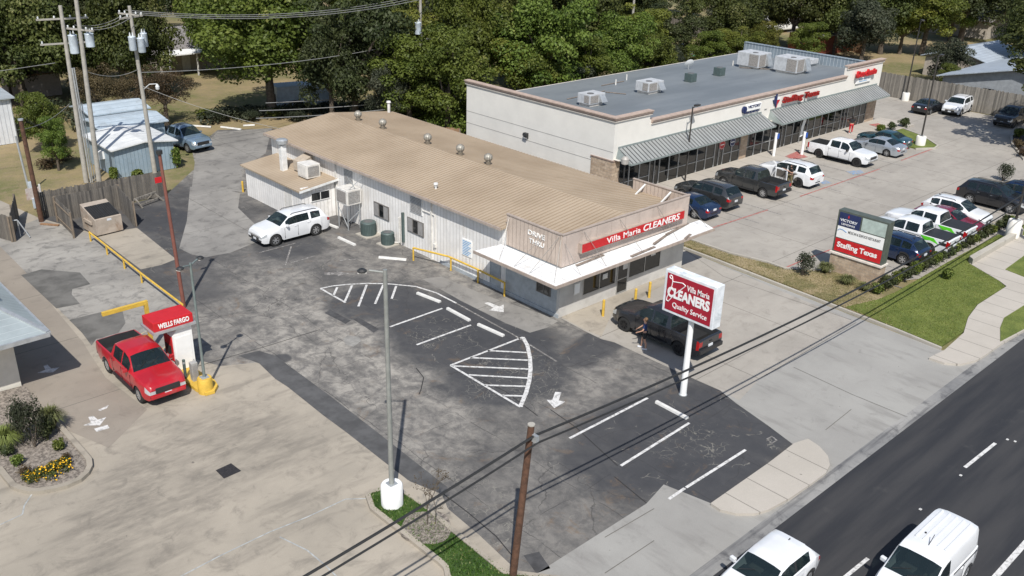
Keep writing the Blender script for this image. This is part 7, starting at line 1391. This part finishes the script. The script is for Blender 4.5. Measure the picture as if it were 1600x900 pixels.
bush('round', 1478, 437, .6, .7, 'small bright plant in the lawn beside the hedge'); bush('grey', 1566, 283, .9, 1.5, 'pinkish grey shrub at the right edge behind the black SUV', z=0); bush('dark', 1412, 200, .8, .9, 'dark plant at the tip of the far grass island'); bush('round', 1376, 207, .8, .7, 'green plant beside the red ramp at the far end'); bush('dark', 1392, 205, .6, .8, 'dark plant next to the green one by the far ramp')
bush('brown', 1590, 232, .8, .7, 'orange-brown plant in the bed at the far right edge'); bush('brown', 1597, 245, .8, .6, 'second orange-brown plant in the bed at the far right edge'); bush('round', 1590, 215, .9, .9, 'green plant in the bed at the far right edge')
# hedge along the mall lot: separate low shrubs in a row
hp_ = [(1370+ (1580-1370)*f_, 461-(461-351)*f_**1.0) for f_ in [i/21 for i in range(22)]]
for i, (px, py) in enumerate(hp_):
    if abs(px-1380) < 0: continue
    gx, gy = G(px, py); o = dup(BP['dark' if i % 3 else 'round']); o.location = (gx, gy, .08); o.scale = (1.15, 1.15, 1.05+.2*math.sin(i*2.3)); o.rotation_euler = (0, 0, i*1.7); o['label'] = 'dark green shrub in the clipped hedge between the mall lot and the roadside lawn'; o['category'] = 'shrub'; o['group'] = 'shrubs of the hedge'
# far island and bed
struct('far_island', MB().prism(P((1350, 212), (1385, 203), (1402, 200), (1440, 214), (1463, 229), (1460, 232), (1430, 233), (1410, 228), (1400, 215)), -.05, .12), CM['lawn']); kerb(P((1402, 199), (1440, 213), (1465, 229), (1460, 233), (1430, 234)), .15, .15)
struct('far_bed', MB().prism(P((1583, 226), (1581, 215), (1588, 208), (1605, 205), (1620, 250), (1600, 250)), -.05, .1), M('dark_mulch', (.05, .04, .035), .95)); kerb(P((1606, 204), (1588, 207), (1580, 214), (1581, 226), (1600, 251)), .18, .16)
# sapling on the centre island
gx, gy = G(668, 824); rng = np.random.default_rng(4); t = thing('sapling', 'bare young tree with a few dry leaves in the mulch ring', 'tree', (gx, gy, .1)); sm = MB(); tips = []
def grow(p, d, L, r, dep):
    e = p+d*L; sm.cyl(tuple(p), tuple(e), r, r*.7, 5, False); tips.append(e)
    if dep:
        for _ in range(3): dd = (d+Vector(rng.normal(size=3))*.42); dd.z = abs(dd.z)*.9+.25; grow(e, dd.normalized(), L*.72, r*.62, dep-1)
grow(Vector((0, 0, 0)), Vector((0, 0, 1)), .8, .022, 4); grow(Vector((.25, -.15, 0)), Vector((.05, 0, 1)), .7, .018, 3)
link('trunk', sm.mesh('trunk'), m_bark, t); link('foliage', leaves_mesh('foliage', [tuple(p) for p in tips], [(.06,)*3]*len(tips), 420, .022, rng), lm_brown, t)
# vine on the blue shed and weeds
bush('round', 277, 262, .7, 1.8, 'leafy vine climbing the right corner of the blue shed', z=0); bush('round', 215, 280, .8, .8, 'weeds growing at the foot of the blue shed wall', z=0); bush('round', 178, 282, .6, 1.1, 'tall weeds between the utility pole and the blue shed', z=0)
for i, (px, py) in enumerate(((340, 190), (365, 182), (395, 188), (430, 183), (460, 190), (320, 185), (500, 193), (540, 196))): bush('round' if i % 2 else 'grey', px, py, 1.3, 1.0, 'weedy shrub along the alley edge, %s' % ('near the blue pickup', 'behind the left wheel stop', 'behind the middle wheel stop', 'behind the right wheel stop', 'left of the box trailer', 'touching the blue pickup', 'below the box trailer', 'behind the back eave of the tan roof')[i], 'weedy shrubs behind the alley', z=-.02)
for i, (px, py, l) in enumerate(((75, 262, 'rough brush pile in the dry yard'), (98, 250, 'dark brush beside the yard path'))): bush('brown', px, py, 1.2, .7, l, z=-.02)
# ------------------------------------------------------------------ grass blades near the camera
def blades(name, poly, n, h, mat, seed, z=.09, xmax=1e9):
    rng = np.random.default_rng(seed); xs_ = [p[0] for p in poly]; ys_ = [p[1] for p in poly]; out = []
    while len(out) < n:
        x, y = rng.uniform(min(xs_), min(max(xs_), xmax)), rng.uniform(min(ys_), max(ys_))
        if inside(x, y, poly): out.append((x, y))
    P_ = np.array([(x, y, z) for x, y in out]); a = rng.uniform(0, 6.28, n); w_ = .02+.02*rng.random(n); hh_ = h*(.4+.8*rng.random(n)); dx, dy = np.cos(a)*w_, np.sin(a)*w_; l = rng.normal(size=(n, 2))*.5*hh_[:, None]
    v = np.stack([P_+np.stack([dx, dy, 0*dx], 1), P_-np.stack([dx, dy, 0*dx], 1), P_+np.stack([l[:, 0], l[:, 1], hh_], 1)], 1).reshape(-1, 3)
    me = bpy.data.meshes.new(name); me.vertices.add(3*n); me.vertices.foreach_set('co', v.ravel()); me.loops.add(3*n); me.loops.foreach_set('vertex_index', np.arange(3*n)); me.polygons.add(n); me.polygons.foreach_set('loop_start', np.arange(n)*3); me.polygons.foreach_set('loop_total', np.full(n, 3)); me.update(calc_edges=True)
    at = me.attributes.new('lv', 'FLOAT', 'FACE'); at.data.foreach_set('value', rng.random(n).astype(np.float32)); o = link(name, me, mat); o['kind'] = 'stuff'
gm1 = leaf_mat('blade_green', (.03, .075, .01), (.07, .13, .02), (.2, .2, .08), .15); gm2 = leaf_mat('blade_lawn', (.12, .16, .03), (.2, .23, .05), (.3, .28, .12), .3); gm3 = leaf_mat('blade_dry', (.12, .12, .04), (.25, .21, .1), (.36, .3, .16), .15)
blades('grass', ISL, 9000, .09, gm1, 1); blades('grass', LAWN, 20000, .05, gm2, 2, xmax=70); blades('grass', STRIP, 9000, .055, gm3, 3, z=.08)
